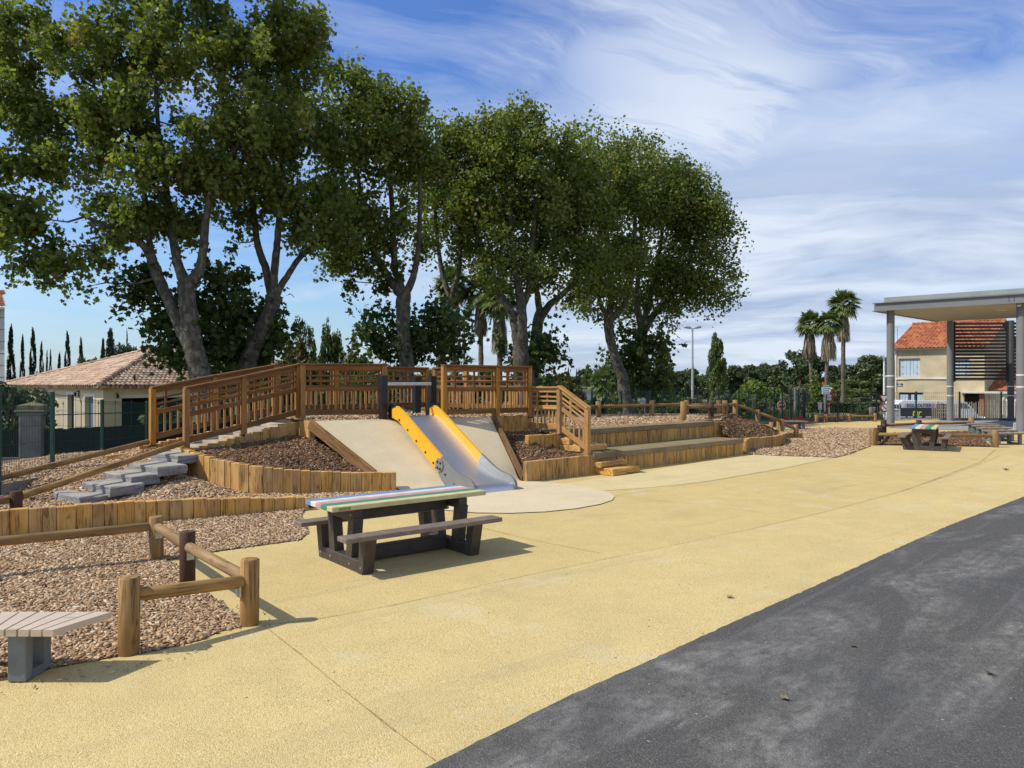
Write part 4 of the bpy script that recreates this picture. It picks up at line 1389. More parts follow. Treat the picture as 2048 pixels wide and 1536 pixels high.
log_fence('log_rail', 'log rail round the mulch pit beneath the canopy edge on the right',
          [(9.42, 19.3, 0, .42), (12.22, 18.72, 0, .44), (9.98, 20.2, 0, .40), (10.55, 21.2, 0, .42), (11.75, 23.4, 0, .46), (13.3, 24.2, 0, .42), (15.45, 24.9, 0, .50)],
          [(0, 1, .29, .29), (0, 2, .29, .29), (2, 3, .29, .29), (3, 4, .29, .29), (4, 5, .30, .30), (5, 6, .30, .30)], r_post=.085, r_rail=.045, dark=(2, 3, 4, 5), metal=False)
log_fence('log_rail', 'far low log rail along the street edge beside the black mesh fence',
          [(12.6, 30.6, 0, .33), (13.1, 30.9, .0, .33), (13.6, 31.0, 0, .36), (14.2, 31.2, 0, .34), (15.4, 31.4, 0, .36)], [(0, 1, .24, .24), (1, 2, .24, .24), (2, 3, .24, .24), (3, 4, .25, .25)], r_post=.07, r_rail=.04, dark=(2,), metal=False)
log_fence('log_rail', 'small cluster of far log posts beyond the mound by the grey bench',
          [(8.55, 24.4, 0, .34), (9.0, 25.0, .0, .40), (8.2, 25.2, 0, .3)], [(0, 2, .22, .22)], r_post=.07, r_rail=.04, metal=False)

# ------------------------------------------------------------------ stage
U_ = Vector((.72, .694, 0)); N_ = Vector((-.694, .72, 0)); S0 = Vector((1.43, 13.05, 0))


def st(a, b, z=0.0):
    p = S0 + U_ * a + N_ * b
    return Vector((p.x, p.y, z))


stage = thing('stage', tuple(st(2.7, .7)), 'two tier timber stage with board decks on upright sleepers', 'stage')
for (a0, a1, b0, b1, zb, zt) in ((0.02, 5.3, 0.0, .86, -.05, .365), (.08, 5.48, .85, 1.42, .2, .725)):
    p0, p1 = st(a0, b0 + .03), st(a1, b0 + .03)
    sleeper_wall('tier_wall', '', [(p0.x, p0.y, zb, zt - .10), (p1.x, p1.y, zb, zt - .10)], .09, .17, .1, 'sleeper_brown', False, stage)
    p0, p1 = st(a1 - .1, b0 + .03), st(a1 - .1, b1)
    sleeper_wall('tier_wall', '', [(p0.x, p0.y, zb, zt - .10), (p1.x, p1.y, zb, zt - .10)], .1, .17, .1, 'sleeper_brown', False, stage)
    mb = MB()
    rows = 5
    wd = (b1 - b0) / rows
    for r_ in range(rows):
        cut = a0 + (a1 - a0) * (.58 if r_ % 2 == 0 else .40)
        for s0_, s1_ in ((a0, cut), (cut, a1)):
            h_ = .10 if r_ == 0 else .045
            mb.hexa(st(s0_ + .003, b0 + wd * r_ + .003, zt - h_ + random.uniform(-.002, .002)), U_ * (s1_ - s0_ - .006), N_ * (wd - .008), UP * h_, ch=.005)
    mb.build('deck', M['deck'], stage)
for a0, a1, b0, b1, z0_, z1_, lab in ((.08, .86, -.38, .05, 0, .125, 'lowest timber block step at the left end of the stage'), (.03, .78, -.16, .10, .125, .225, 'second timber block step tucked against the lower deck'),
                                 (.0, .78, .30, .84, .372, .49, 'timber block step standing on the lower deck'), (.0, .64, .56, .84, .49, .605, 'upper timber block step against the upper tier')):
    mb = MB(); mb.hexa(st(a0, b0, z0_ + .002), U_ * (a1 - a0), N_ * (b1 - b0), UP * (z1_ - z0_ - .003), ch=.01)
    tag(mb.build('block_step', M['sleeper']), lab, 'step', 'timber block steps')


# ------------------------------------------------------------------ picnic tables
def picnic_table(label):
    """long side along x, 1.6 m; child size"""
    t_ = local_thing('picnic_table', label, 'picnic table', 'picnic tables')
    H = .565
    n = 5
    wd = .56 / n
    for k, nm in enumerate(('board_yellow', 'board_green', 'board_pink', 'board_white', 'board_blue')):
        b = MB(); b.hexa((-.80, -.28 + wd * k + .002, H - .042), (1.6, 0, 0), (0, wd - .004, 0), (0, 0, .042), ch=.004)
        o_ = b.build('tabletop_board', M[nm], t_)
        o_['label'] = nm.split('_')[1] + ' tabletop board'
    b = MB(); b.hexa((-.74, -.2815, H - .036), (.11, 0, 0), (0, .003, 0), (0, 0, .026)); b.build('plaque', M['plaque'], t_)
    b = MB(); b.hexa((-.5, -.05, H - .17), (1.0, 0, 0), (0, .10, 0), (0, 0, .126), ch=.006); b.build('top_beam', M['recycled'], t_)
    for y in (-.455, .455):
        b = MB(); b.hexa((-.80, y - .085, .302), (1.6, 0, 0), (0, .17, 0), (0, 0, .04), ch=.005); b.build('seat', M['recycled_seat'], t_)
    b = MB(); b.hexa((-.5, -.05, .015), (1.0, 0, 0), (0, .10, 0), (0, 0, .12), ch=.006); b.build('stretcher', M['recycled'], t_)
    for x in (-.55, .55):
        b = MB(); b.hexa((x - .05, -.43, .0), (.10, 0, 0), (0, .86, 0), (0, 0, .105), ch=.006); b.build('base_bar', M['recycled'], t_)
        b = MB(); b.hexa((x - .048, -.25, H - .145), (.096, 0, 0), (0, .50, 0), (0, 0, .10), ch=.006); b.build('cross_bar', M['recycled'], t_)
        for s_ in (-1, 1):
            b = MB(); b.prism([(s_ * .215, .10), (s_ * .11, .10), (s_ * .16, .115 + .33), (s_ * .265, .115 + .33)], (x - .046, 0, 0), (0, 1, 0), UP, (.092, 0, 0)); b.build('leg', M['recycled'], t_)
            b = MB(); b.prism([(s_ * .43, .0), (s_ * .345, .0), (s_ * .385, .301), (s_ * .495, .301)], (x - .052, 0, 0), (0, 1, 0), UP, (.104, 0, 0)); b.build('seat_leg', M['recycled'], t_)
            for (yy, zz) in ((.40, .05), (.19, .05), (.22, H - .09)):
                sx = -1 if x < 0 else 1
                b = MB(); p = Vector((x + sx * .053, s_ * yy, zz)); b.tube([p, p + Vector((sx * .004, 0, 0))], [.009, .007], 8, True, 0, .5)
                b.build('bolt', M['galv'], t_)
    return t_


pt = picnic_table('child picnic table with rainbow striped top standing in front of the slide')
pt.location = (-1.05, 6.90, .001)
pt.rotation_euler = (0, 0, math.atan2(.622, .783))
# reverse side so that blue lies at the back
copy_tree(pt, (10.22, 18.3, .001), math.atan2(.84, .54), 'distant striped picnic table in front of the fenced mulch pit')


# ------------------------------------------------------------------ fan shaped benches
def bench(label, n=5, wide=.74, depth=.36, taper=.62, H=.30, legs=(-.36, .36), mat='seat_tan'):
    t_ = local_thing('bench', label, 'bench', 'grey legged fan benches')
    # front edge on -y (longer), back edge on +y
    for k in range(n):
        f0, f1 = k / n, (k + 1) / n
        g_ = .006
        x = lambda f_, tp: (f_ - .5) * wide * (1.0 if tp == 0 else taper)
        poly = [(x(f0, 0) + g_, -depth / 2), (x(f1, 0) - g_, -depth / 2), (x(f1, 1) - g_, depth / 2), (x(f0, 1) + g_, depth / 2)]
        b = MB(); b.prism(poly, (0, 0, H - .036), (1, 0, 0), (0, 1, 0), (0, 0, .036), rnd=random.uniform(.4, .6))
        b.build('seat_plank', M[mat], t_)
    for s_ in legs:
        xf, xb = s_ * wide, s_ * wide * (taper + .06)
        yf, yb = -depth / 2 + .045, depth / 2 - .045
        b = MB()
        a = Vector((xf, yf, 0)); c = Vector((xb, yb, 0)); d = (c - a).normalized(); sd = Vector((-d.y, d.x, 0)) * .10
        L = (c - a).length
        b.hexa(a - sd / 2, d * .06, sd, UP * (H - .037), ch=.005)
        b.hexa(c - sd / 2 - d * .06, d * .06, sd, UP * (H - .037), ch=.005)
        b.hexa(a + d * .06 - sd * .49, d * (L - .12), sd * .98, UP * .045)
        b.build('leg_frame', M['bench_leg'], t_)
    return t_


b1 = bench('tan slatted fan bench on a grey leg at the corner of the near chip pit', 7, .74, .31, .62, .295, (0.0, .55))
b1.location = (-2.645, 4.06, .008)
b1.rotation_euler = (0, 0, math.pi)
b2 = bench('nearest of the five fan benches in the row right of the fenced pit', 6, .95, .42, .72, .30, (-.36, .36), 'seat_grey_brown')
b2.location = (13.05, 19.6, .008)
b2.rotation_euler = (0, 0, R(12))
for k, lab in enumerate(('second nearest fan bench in the row right of the fenced pit', 'middle fan bench of the row right of the fenced pit', 'fourth fan bench of the row, last but one before the canopy posts', 'farthest fan bench of the row right of the fenced pit')):
    f_ = (k + 1) / 4
    copy_tree(b2, (13.05 + 2.35 * f_, 19.6 + 4.7 * f_, .008), R(12 - 5 * k), lab)
copy_tree(b2, (9.85, 26.0, .008), R(-5), 'lone grey bench far behind the log rail of the mound')
# ------------------------------------------------------------------ mesh fences
def mesh_fence(name, label, posts, h, post_w=.06, mat='green_metal', wire=.005, dx=.05, dz=.20, group=None, cap=True):
    """posts: (x, y, z); one welded panel per bay"""
    t_ = thing(name, posts[0], label, 'fence', group)
    for (x, y, z) in posts:
        b = MB(); b.box(x, y, z + h / 2 - .1, post_w, post_w, h + .2, ch=.004); b.build('post', M[mat], t_)
    for a, c in zip(posts[:-1], posts[1:]):
        a, c = Vector(a), Vector(c)
        d = c - a
        L = Vector((d.x, d.y)).length
        n = max(2, int(L / dx))
        b = MB()
        sd = Vector((-d.y, d.x, 0)).normalized() * wire
        wv = d.normalized() * wire
        for k in range(1, n):
            p = a + d * k / n
            b.hexa(p - sd / 2 - wv / 2 + UP * .04, wv, sd, UP * (h - .06))
        m_ = int((h - .1) / dz)
        for k in range(m_ + 1):
            z = .06 + (h - .10) * k / max(1, m_)
            for off in (0, .04) if k in (0, m_) else (0,):
                zz = z + off * (1 if k == 0 else -1)
                b.hexa(a + UP * zz + sd * .6, d, sd * 1.2, UP * wire * 1.2)
        b.build('mesh_panel', M[mat], t_)
    return t_


lf = [(-6.45, 9.3, .30), (-6.83, 11.0, .22), (-7.45, 13.45, .05), (-7.95, 16.1, -.05), (-8.5, 18.8, -.05), (-9.0, 21.4, -.1)]
mesh_fence('mesh_fence', 'green welded mesh fence on the left in front of the tiled house', [(p[0], p[1], p[2]) for p in lf], 1.27, .048, wire=.0035)
mb = MB()
for a, c in zip(lf[:3], lf[1:4]):
    mb.hexa((a[0], a[1], a[2] - .12), (c[0] - a[0], c[1] - a[1], c[2] - a[2]), (.05, .01, 0), (0, 0, .16))
tag(mb.build('fence_base_board', M['old_concrete']), 'grey concrete base strip along the foot of the left green fence', 'base board')
rf = []
for px, p in ((1125, 0), (1155, 0), (1184, 0), (1213, 0), (1243, 0), (1272, 0), (1299, 0), (1324, 0), (1349, 0), (1372, 0), (1395, 0), (1417, 0), (1438, 0), (1459, 0), (1478, 0), (1497, 0), (1514, 0), (1532, 0), (1549, 0), (1565, 0), (1582, 0), (1597, 0), (1606, 0)):
    q = (px - 1024) / F
    y = 23.5 / (1.05 - q)
    rf.append((q * y, y, -.12))
mesh_fence('mesh_fence', 'green welded mesh fence behind the plateau with close set posts', rf, 1.49, .06, wire=.004, dx=.06)
bf = [(rf[-1][0] + .12, rf[-1][1] + .1, -.1), (14.9, 33.85, -.1), (16.55, 33.6, -.1), (18.4, 33.7, -.1), (20.2, 33.4, -.1), (21.85, 33.05, -.1), (23.4, 32.8, -.1)]
mesh_fence('mesh_fence', 'dark welded mesh fence along the street behind the canopy', bf, 1.36, .06, 'dark_metal', .004, .08)

# split chestnut paling behind the canopy columns
pf = thing('paling_fence', (19.4, 33.9, -.2), 'pale split paling fence behind the canopy columns', 'fence')
b = MB()
x = 19.3
while x < 23.6:
    h_ = random.uniform(.86, .98) * (1.0 + .12 * smooth(20, 23, x))
    b.hexa((x, 34.05 - (x - 19) * .12, -.2), (random.uniform(.035, .05), 0, 0), (0, .02, 0), (random.uniform(-.03, .03), 0, h_ + .02))
    x += random.uniform(.085, .105)
o_ = b.build('pale', M['pale_wood'], pf)
b = MB()
for z in (.1, .5):
    b.beam((19.3, 34.08, z), (23.6, 33.56, z), .012, .012)
b.build('wire', M['galv'], pf)

# left boundary: pillar, low wall and black screening
mb = MB()
mb.box(-9.72, 15.0, .55, .34, .34, 1.4, .35, ch=.012)
pl = thing('gate_pillar', (-9.72, 15.0, -.2), 'square concrete pillar with a mossy cap behind the left fence', 'pillar')
b = MB(); b.box(-9.72, 15.0, .42, .385, .385, 1.24, .35, ch=.012)
b.box(-9.72, 15.0, 1.055, .52, .52, .045, .35, ch=.01); b.box(-9.72, 15.0, 1.0, .44, .44, .06, .35, ch=.01)
b.build('shaft', M['old_concrete'], pl)
b = MB()
a = Vector((-9.72, 15.0, 1.08))
c_, s_ = math.cos(.35), math.sin(.35)
rotp = lambda u, v_, z: a + Vector((u * c_ - v_ * s_, u * s_ + v_ * c_, z))
lo = [rotp(u, v_, 0) for u, v_ in ((-.235, -.235), (.235, -.235), (.235, .235), (-.235, .235))]
hi = [rotp(u, v_, .09) for u, v_ in ((-.22, -.22), (.22, -.22), (.22, .22), (-.22, .22))]
top = [rotp(0, 0, .16)]
b.add(lo + hi + top, [(3, 2, 1, 0)] + [(i, (i + 1) % 4, 4 + (i + 1) % 4, 4 + i) for i in range(4)] + [(4 + i, 4 + (i + 1) % 4, 8) for i in range(4)])
b.build('cap', M['cap_stone'], pl)
wl = thing('low_wall', (-9.0, 16.5, -.2), 'low concrete wall topped with black slatted screening behind the left fence', 'wall')
for a, c in (((-14.5, 13.2), (-9.95, 14.92)), ((-9.5, 15.1), (-5.9, 20.6))):
    a3, c3 = Vector((*a, -.35)), Vector((*c, -.35)); d = c3 - a3; sd = Vector((-d.y, d.x, 0)).normalized()
    b = MB(); b.hexa(a3, d, sd * .2, UP * .46, ch=.01); b.build('base_wall', M['old_concrete'], wl)
    b = MB()
    L = d.length; n = int(L / .12)
    for k in range(n):
        b.hexa(a3 + d * (k / n) + UP * .47 + sd * .06, d * (.93 / n), sd * .025, UP * (.55 + random.uniform(-.012, .012)))
    b.build('screen', M['black_screen'], wl)
    b = MB()
    for k in range(0, n, 3):
        p = a3 + d * (k / n) + UP * 1.0 + sd * .09
        b.tube([p, p + UP * .52], .006, 6, True, 0, .5)
        b.tube([p + UP * .5, p + UP * .54, p + UP * .60], [.005, .014, .002], 6, True, 0, .5)
    b.hexa(a3 + UP * 1.30 + sd * .08, d, sd * .02, UP * .02)
    b.build('iron_spikes', M['black_metal'], wl)


# ------------------------------------------------------------------ tiled roofs
def tile_roof(name, poly, eave_a, eave_b, up_pt, mat, parent, pitch=.23, course=.36, amp=.045, lift=.03):
    """canal tiles on a plane: poly in 3-D on that plane, rows parallel to the eave a-b"""
    a, b_, c_ = Vector(eave_a), Vector(eave_b), Vector(up_pt)
    ux = (b_ - a).normalized()
    nrm = ux.cross(c_ - a).normalized()
    if nrm.z < 0:
        nrm = -nrm
    vy = nrm.cross(ux)
    if vy.z < 0:
        vy = -vy
    P2 = [((p - a).dot(ux), (p - a).dot(vy)) for p in map(Vector, poly)]
    us = [p[0] for p in P2]; vs_ = [p[1] for p in P2]

    def inside(x, y):
        c = False
        j = len(P2) - 1
        for i in range(len(P2)):
            if (P2[i][1] > y) != (P2[j][1] > y) and x < (P2[j][0] - P2[i][0]) * (y - P2[i][1]) / (P2[j][1] - P2[i][1]) + P2[i][0]:
                c = not c
            j = i
        return c
    V, Fc, r = [], [], []
    nv_ = int((max(vs_) - min(vs_)) / course) + 1
    sub = 6
    u0 = min(us)
    ncol = int((max(us) - u0) / pitch) + 1
    for j in range(nv_):
        v0 = min(vs_) + j * course
        for i in range(ncol):
            uu = u0 + i * pitch
            if not inside(uu + pitch / 2, v0 + course / 2):
                continue
            rv = random.random()
            base = len(V)
            for row, (vv, dz) in enumerate(((v0 - .03, .035), (v0 + course, .0))):
                for k in range(sub + 1):
                    x = uu + pitch * k / sub
                    ph = k / sub
                    z = amp * (math.sin(math.pi * min(1, ph / .62)) if ph < .62 else -.45 * math.sin(math.pi * (ph - .62) / .38))
                    p = a + ux * x + vy * vv + nrm * (z + dz + lift)
                    V.append(tuple(p)); r.append(rv)
            for k in range(sub):
                Fc += [base + k, base + k + 1, base + sub + 1 + k + 1, base + sub + 1 + k]
            # lower lip
            lb = len(V)
            for k in range(sub + 1):
                p = Vector(V[base + k]) - nrm * .035
                V.append(tuple(p)); r.append(rv * .6)
            for k in range(sub):
                Fc += [lb + k, lb + k + 1, base + k + 1, base + k]
    o = raw_mesh(name, V, Fc, 4, mat, r, parent)
    return o


def ridge(mb, a, b, r=.11, step=.36):
    a, b = Vector(a), Vector(b)
    n = int((b - a).length / step)
    for k in range(n):
        p, q = a.lerp(b, k / n), a.lerp(b, (k + 1.12) / n)
        mb.tube([p + UP * .02, q + UP * -.005], [r, r * .82], 8, True, 0, random.random())


# left house: low hipped roof
A_ = Vector((-.8, .6, 0)); B_ = Vector((.6, .8, 0)); C0 = Vector((-19.0, 34.0, 1.52))
W1, W2 = 11.8, 17.0
D0 = C0 + A_ * W1; E0 = C0 + B_ * W2; F0 = D0 + B_ * W2
ap = C0 + (A_ + B_) * 5.9 + UP * 2.12; ap2 = E0 + A_ * 5.9 - B_ * 5.9 + UP * 2.12
hs = thing('tiled_house', (-19.5, 40, -1), 'low cream house with a pale hipped tile roof on the left', 'house')
sk = .38
Ce = C0 + A_ * sk + B_ * sk; De = D0 - A_ * sk + B_ * sk; Ee = E0 + A_ * sk - B_ * sk; Fe = F0 - A_ * sk - B_ * sk
b = MB()
base = [Vector((q.x, q.y, -1.1)) for q in (Ce, De, Fe, Ee)]
# wall A with door and window openings, wall B with patio opening
def wall_with_holes(mb, p0, p1, z0, z1, holes, depth, inward):
    d = (p1 - p0); L = Vector((d.x, d.y, 0)).length; d = Vector((d.x, d.y, 0)) / L
    xs = sorted(set([0, L] + [h[0] for h in holes] + [h[1] for h in holes]))
    zs = sorted(set([z0, z1] + [h[2] for h in holes] + [h[3] for h in holes]))
    q0 = Vector((p0.x, p0.y, 0))
    for i in range(len(xs) - 1):
        for j in range(len(zs) - 1):
            mx, mz = (xs[i] + xs[i + 1]) / 2, (zs[j] + zs[j + 1]) / 2
            if any(h[0] < mx < h[1] and h[2] < mz < h[3] for h in holes):
                continue
            mb.hexa(q0 + d * xs[i] + UP * zs[j], d * (xs[i + 1] - xs[i]), inward * depth, UP * (zs[j + 1] - zs[j]))
    return d, q0


holesA = [(.95, 1.85, -1.0, 1.0), (3.0, 3.75, -1.0, 1.08), (5.6, 6.5, -1.0, .98), (8.2, 9.2, -.2, 1.0)]
d, q0 = wall_with_holes(b, Ce, De, -1.1, 1.50, holesA, .25, B_)
holesB = [(.85, 9.5, -1.1, .92)]
d2, q2 = wall_with_holes(b, Ce + A_ * .0 + B_ * .25, Ee, -1.1, 1.36, [(h[0] - .25, h[1] - .25, h[2], h[3]) for h in holesB], .25, A_)
b.hexa(De + UP * 0 - UP * (De.z + 1.1), Fe - De, -A_ * -.2, UP * 2.45)
b.hexa(Vector((Ee.x, Ee.y, -1.1)), Fe - Ee, -B_ * .2, UP * 2.45)
b.build('wall', M['render_cream'], hs)
for (x0_, x1_, z0_, z1_), mt, nm in zip(holesA, ('shutter_grey', 'dark_opening', 'shutter_grey', 'glass'), ('shutter', 'door', 'shutter', 'window')):
    b = MB(); b.hexa(q0 + d * x0_ + UP * z0_ + B_ * .18, d * (x1_ - x0_), B_ * .04, UP * (z1_ - z0_)); wn = b.build(nm, M[mt], hs)
    b = MB()
    for (f0, f1, g0, g1) in ((x0_ - .14, x0_, z0_, z1_ + .14), (x1_, x1_ + .14, z0_, z1_ + .14), (x0_, x1_, z1_, z1_ + .14)):
        b.hexa(q0 + d * f0 + UP * g0 - B_ * .025, d * (f1 - f0), B_ * .03, UP * (g1 - g0))
    fr = b.build('surround', M['trim_white'], hs)
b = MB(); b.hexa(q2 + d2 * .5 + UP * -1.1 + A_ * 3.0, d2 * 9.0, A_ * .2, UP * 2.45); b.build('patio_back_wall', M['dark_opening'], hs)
b = MB(); b.hexa(q2 + d2 * .5 + UP * .93 - A_ * .03, d2 * 8.9, A_ * .03, UP * .16); b.build('patio_lintel', M['trim_white'], hs)
for x_, nm in ((2.45, 0), (-.9, 1)):
    b = MB()
    p = (q0 + d * 2.45 + UP * 1.22 - B_ * .02) if nm == 0 else (q2 + d2 * .35 + UP * 1.15 - A_ * .02)
    w_ = -B_ if nm == 0 else -A_
    b.hexa(p, w_ * .16, d * .03, UP * .03); b.hexa(p + w_ * .12 - UP * .22, w_ * .1, d * .12, UP * .2); b.hexa(p - UP * .25, w_ * .03, d * .1, UP * .32)
    b.build('wall_lamp', M['black_metal'], hs)
# genoise under the eaves
b = MB()
for p0, p1, inn in ((C0, D0, B_), (C0, E0, A_)):
    dd = (p1 - p0).normalized(); L = (p1 - p0).length
    b.hexa(p0 + inn * .16 + dd * .16 - UP * .17, dd * (L - .3), inn * .3, UP * .07)
    n = int(L / .2)
    for k in range(n):
        p = p0 + dd * (.1 + (L - .2) * k / n) + inn * .1 - UP * .055
        b.tube([p, p + inn * .3], .085, 8, True, 0, random.random())
b.build('eave_course', M['tile_pink'], hs)
tile_roof('roof', (C0, D0, ap), C0, D0, ap, M['tile_pink'], hs)
tile_roof('roof', (C0, E0, ap2, ap), C0, E0, ap, M['tile_pink'], hs)
tile_roof('roof', (D0, F0, ap2, ap), D0, F0, ap, M['tile_pink'], hs, pitch=.3)
b = MB(); ridge(b, C0 + UP * .06, ap + UP * .06); ridge(b, D0 + UP * .06, ap + UP * .06); ridge(b, ap + UP * .06, ap2 + UP * .06)
b.build('ridge_tiles', M['tile_pink'], hs)

# sliver of a house at the far left
BX = -.6857 * 56
bz_ = EYE + 153 * 56 / F
bh = thing('block_house', (BX - 4, 57, -1.2), 'grey block house with an orange tile eave at the left edge', 'house')
b = MB(); b.hexa((BX - 8, 56, -1.2), (8, 0, 0), (-6.2, 8, 0), (0, 0, bz_ + 1.2)); b.build('wall', M['grey_block'], bh)
b = MB()
for k in range(9):
    b.hexa((BX - 8, 55.985, -.6 + k * .9), (8.01, 0, 0), (0, .012, 0), (0, 0, .05))
b.build('block_joints', M['old_concrete'], bh)
tile_roof('roof', ((BX - 8, 55.4, bz_), (BX + .55, 55.4, bz_), (BX - 3.6, 61, bz_ + 1.9), (BX - 12, 61, bz_ + 1.9)), (BX - 8, 55.4, bz_), (BX + .55, 55.4, bz_), (BX - 3.6, 61, bz_ + 1.9), M['tile_red'], bh, pitch=.3, course=.42, amp=.07)
b = MB(); b.hexa((BX - 8, 55.45, bz_ - .16), (8.4, 0, 0), (-.4, .5, 0), (0, 0, .13)); b.build('eave_board', M['trim_white'], bh)

# ------------------------------------------------------------------ right house
HO = Vector((32.6, 63.0, 0)); HF = Vector((.70, -.714, 0)).normalized(); HG = Vector((.714, .70, 0)).normalized()


def ht(px):
    """distance along the street front at photo column px"""
    q = (px - 1024) / F
    return (q * HO.y - HO.x) / (HF.x - q * HF.y)


def hz(py, px=1850):
    y = (HO + HF * ht(px)).y
    return EYE - (py - 768) / F * y


def hp(t_, g_=0.0, z=0.0):
    p = HO + HF * t_ + HG * g_
    return Vector((p.x, p.y, z))


LW = ht(1969)
ZB = -1.5
ez = hz(698, 1790)
rh = thing('street_house', tuple(hp(LW / 2, 4, -1.4)), 'two storey tan house with orange tile roof behind the canopy', 'house')
b = MB()
holes = [(ht(1797.5), ht(1840), hz(753, 1820), hz(717, 1820)), (ht(1895), ht(1938), hz(753, 1915), hz(717, 1915)), (ht(1797.5), ht(1846), hz(823, 1820), hz(785, 1820)), (ht(1928), ht(1960), ZB, hz(787, 1945))]
d, q0 = wall_with_holes(b, hp(0), hp(LW), ZB, ez - .02, holes, .3, HG)
DP = 10.6
b.hexa(hp(0, .3, ZB), HF * .3, HG * (DP - .6), UP * (ez - ZB - .02))
b.hexa(hp(LW - .3, .3, ZB), HF * .3, HG * (DP - .6), UP * (ez - ZB - .02))
b.hexa(hp(0, DP - .3, ZB), HF * LW, HG * .3, UP * (ez - ZB - .02))
for t_ in (0.0, LW - .3):
    b.prism([(0, 0), (DP, 0), (DP / 2, 2.2)], hp(t_, 0, ez - .02), HG, UP, HF * .3)
b.build('wall', M['render_tan'], rh)
for i, (a0, a1, c0_, c1_) in enumerate(holes[:3]):
    w_ = MB(); w_.hexa(q0 + d * a0 + UP * c0_ + HG * .16, d * (a1 - a0), HG * .04, UP * (c1_ - c0_))
    win = w_.build('shutter' if i < 2 else 'window', M['shutter_blue' if i < 2 else 'glass'], rh)
    f_ = MB()
    if i < 2:
        n = 6
        for k in range(1, n):
            f_.hexa(q0 + d * (a0 + (a1 - a0) * k / n) + UP * c0_ + HG * .152, d * (.04 if k == n // 2 else .012), HG * .006, UP * (c1_ - c0_))
        for k in (.16, .84):
            for zz in (.12, .5, .86):
                f_.hexa(q0 + d * (a0 + (a1 - a0) * k - .05) + UP * (c0_ + (c1_ - c0_) * zz) + HG * .15, d * .1, HG * .008, UP * .09)
    else:
        for k in range(8):
            if k not in (3, 5):
                f_.hexa(q0 + d * (a0 + (a1 - a0) * k / 8) + UP * (c0_ + .25 * (k % 3)) + HG * .14, d * ((a1 - a0) / 8.5), HG * .018, UP * ((c1_ - c0_) * .9 - .25 * (k % 3)))
    f_.build('shutter_fitting' if i < 2 else 'curtain', M['shutter_grey' if i < 2 else 'shutter_blue'], rh)
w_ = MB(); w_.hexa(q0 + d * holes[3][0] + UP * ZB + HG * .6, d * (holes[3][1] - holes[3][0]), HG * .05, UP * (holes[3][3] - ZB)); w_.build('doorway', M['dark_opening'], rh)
b = MB(); b.hexa(hp(-.15, -.18, ez - .14), HF * (LW + .3), HG * .17, UP * .17); b.build('gutter', M['trim_white'], rh)
b = MB()
t_ = .05
while t_ < LW - .1:
    L = min(random.uniform(.5, 1.5), LW - .05 - t_)
    b.hexa(hp(t_, -.10, hz(758.5, 1850) + random.uniform(-.03, .03)), HF * L, HG * .098, UP * random.uniform(.08, .13))
    t_ += L
b.build('string_course', M['trim_white'], rh)
b = MB(); b.hexa(hp(.05, -.09, ZB), HF * .09, HG * .08, UP * (ez - ZB - .1)); b.build('downpipe', M['trim_white'], rh)
hr = DP / 2
for g0, g1 in ((-.45, hr), (DP + .45, hr)):
    tile_roof('roof', (hp(-.25, g0, ez - .02), hp(LW + .25, g0, ez - .02), hp(LW + .25, g1, ez + 2.35), hp(-.25, g1, ez + 2.35)), hp(-.25, g0, ez - .02), hp(LW + .25, g0, ez - .02), hp(LW, g1, ez + 2.35), M['tile_red'], rh, pitch=.30, course=.42, amp=.07)
b = MB(); ridge(b, hp(-.25, hr, ez + 2.42), hp(LW + .25, hr, ez + 2.42), .14); b.build('ridge_tiles', M['tile_red'], rh)
b = MB(); q = hp(-.2, 1.2); b.tube([(q.x, q.y, ez), (q.x, q.y, ez + 2.0)], .03, 6); b.beam((q.x - .35, q.y, ez + 1.95), (q.x + .3, q.y, ez + 1.95), .02, .02); b.build('aerial', M['galv'], rh)
b = MB(); b.hexa(hp(ht(1793.5), -.03, hz(772.7, 1800)), HF * (ht(1805.5) - ht(1793.5)), HG * .028, UP * (hz(767, 1800) - hz(772.7, 1800))); sg = b.build('street_plate', M['sign_blue'], rh)


def lettering(txt, size, mat, parent, loc, xdir=(1, 0, 0), depth=.004, shear=0.0, name='lettering', width=None):
    cu = bpy.data.curves.new('text', 'FONT')
    cu.body = txt
    cu.size = size
    cu.extrude = depth
    cu.shear = shear
    cu.offset = .012 * size
    cu.align_x = 'CENTER'
    cu.align_y = 'CENTER'
    tmp = bpy.data.objects.new('tmp_text', cu)
    COL.objects.link(tmp)
    dg = bpy.context.evaluated_depsgraph_get()
    me = bpy.data.meshes.new_from_object(tmp.evaluated_get(dg))
    bpy.data.objects.remove(tmp)
    X = Vector(xdir).normalized()
    N = X.cross(UP)
    xs = [v.co.x for v in me.vertices]
    sx = width / (max(xs) - min(xs)) if width else 1.0
    xm = (max(xs) + min(xs)) / 2
    org = Vector(parent_origin(parent))
    for v in me.vertices:
        c = v.co.copy()
        v.co = Vector(loc) - org + X * (c.x - xm) * sx + UP * c.y + N * c.z
    me.materials.clear()
    me.materials.append(mat)
    o = bpy.data.objects.new(name, me)
    COL.objects.link(o)
    o.parent = parent
    return o


lettering('RUE', .13, M['sign_white'], sg, hp(ht(1799.5), -.036, hz(768.7, 1800)), HF)
b = MB(); b.hexa(hp(ht(1794.5), -.034, hz(771.9, 1800)), HF * (ht(1804.5) - ht(1794.5)), HG * .004, UP * .04); b.build('plate_line', M['sign_white'], sg)
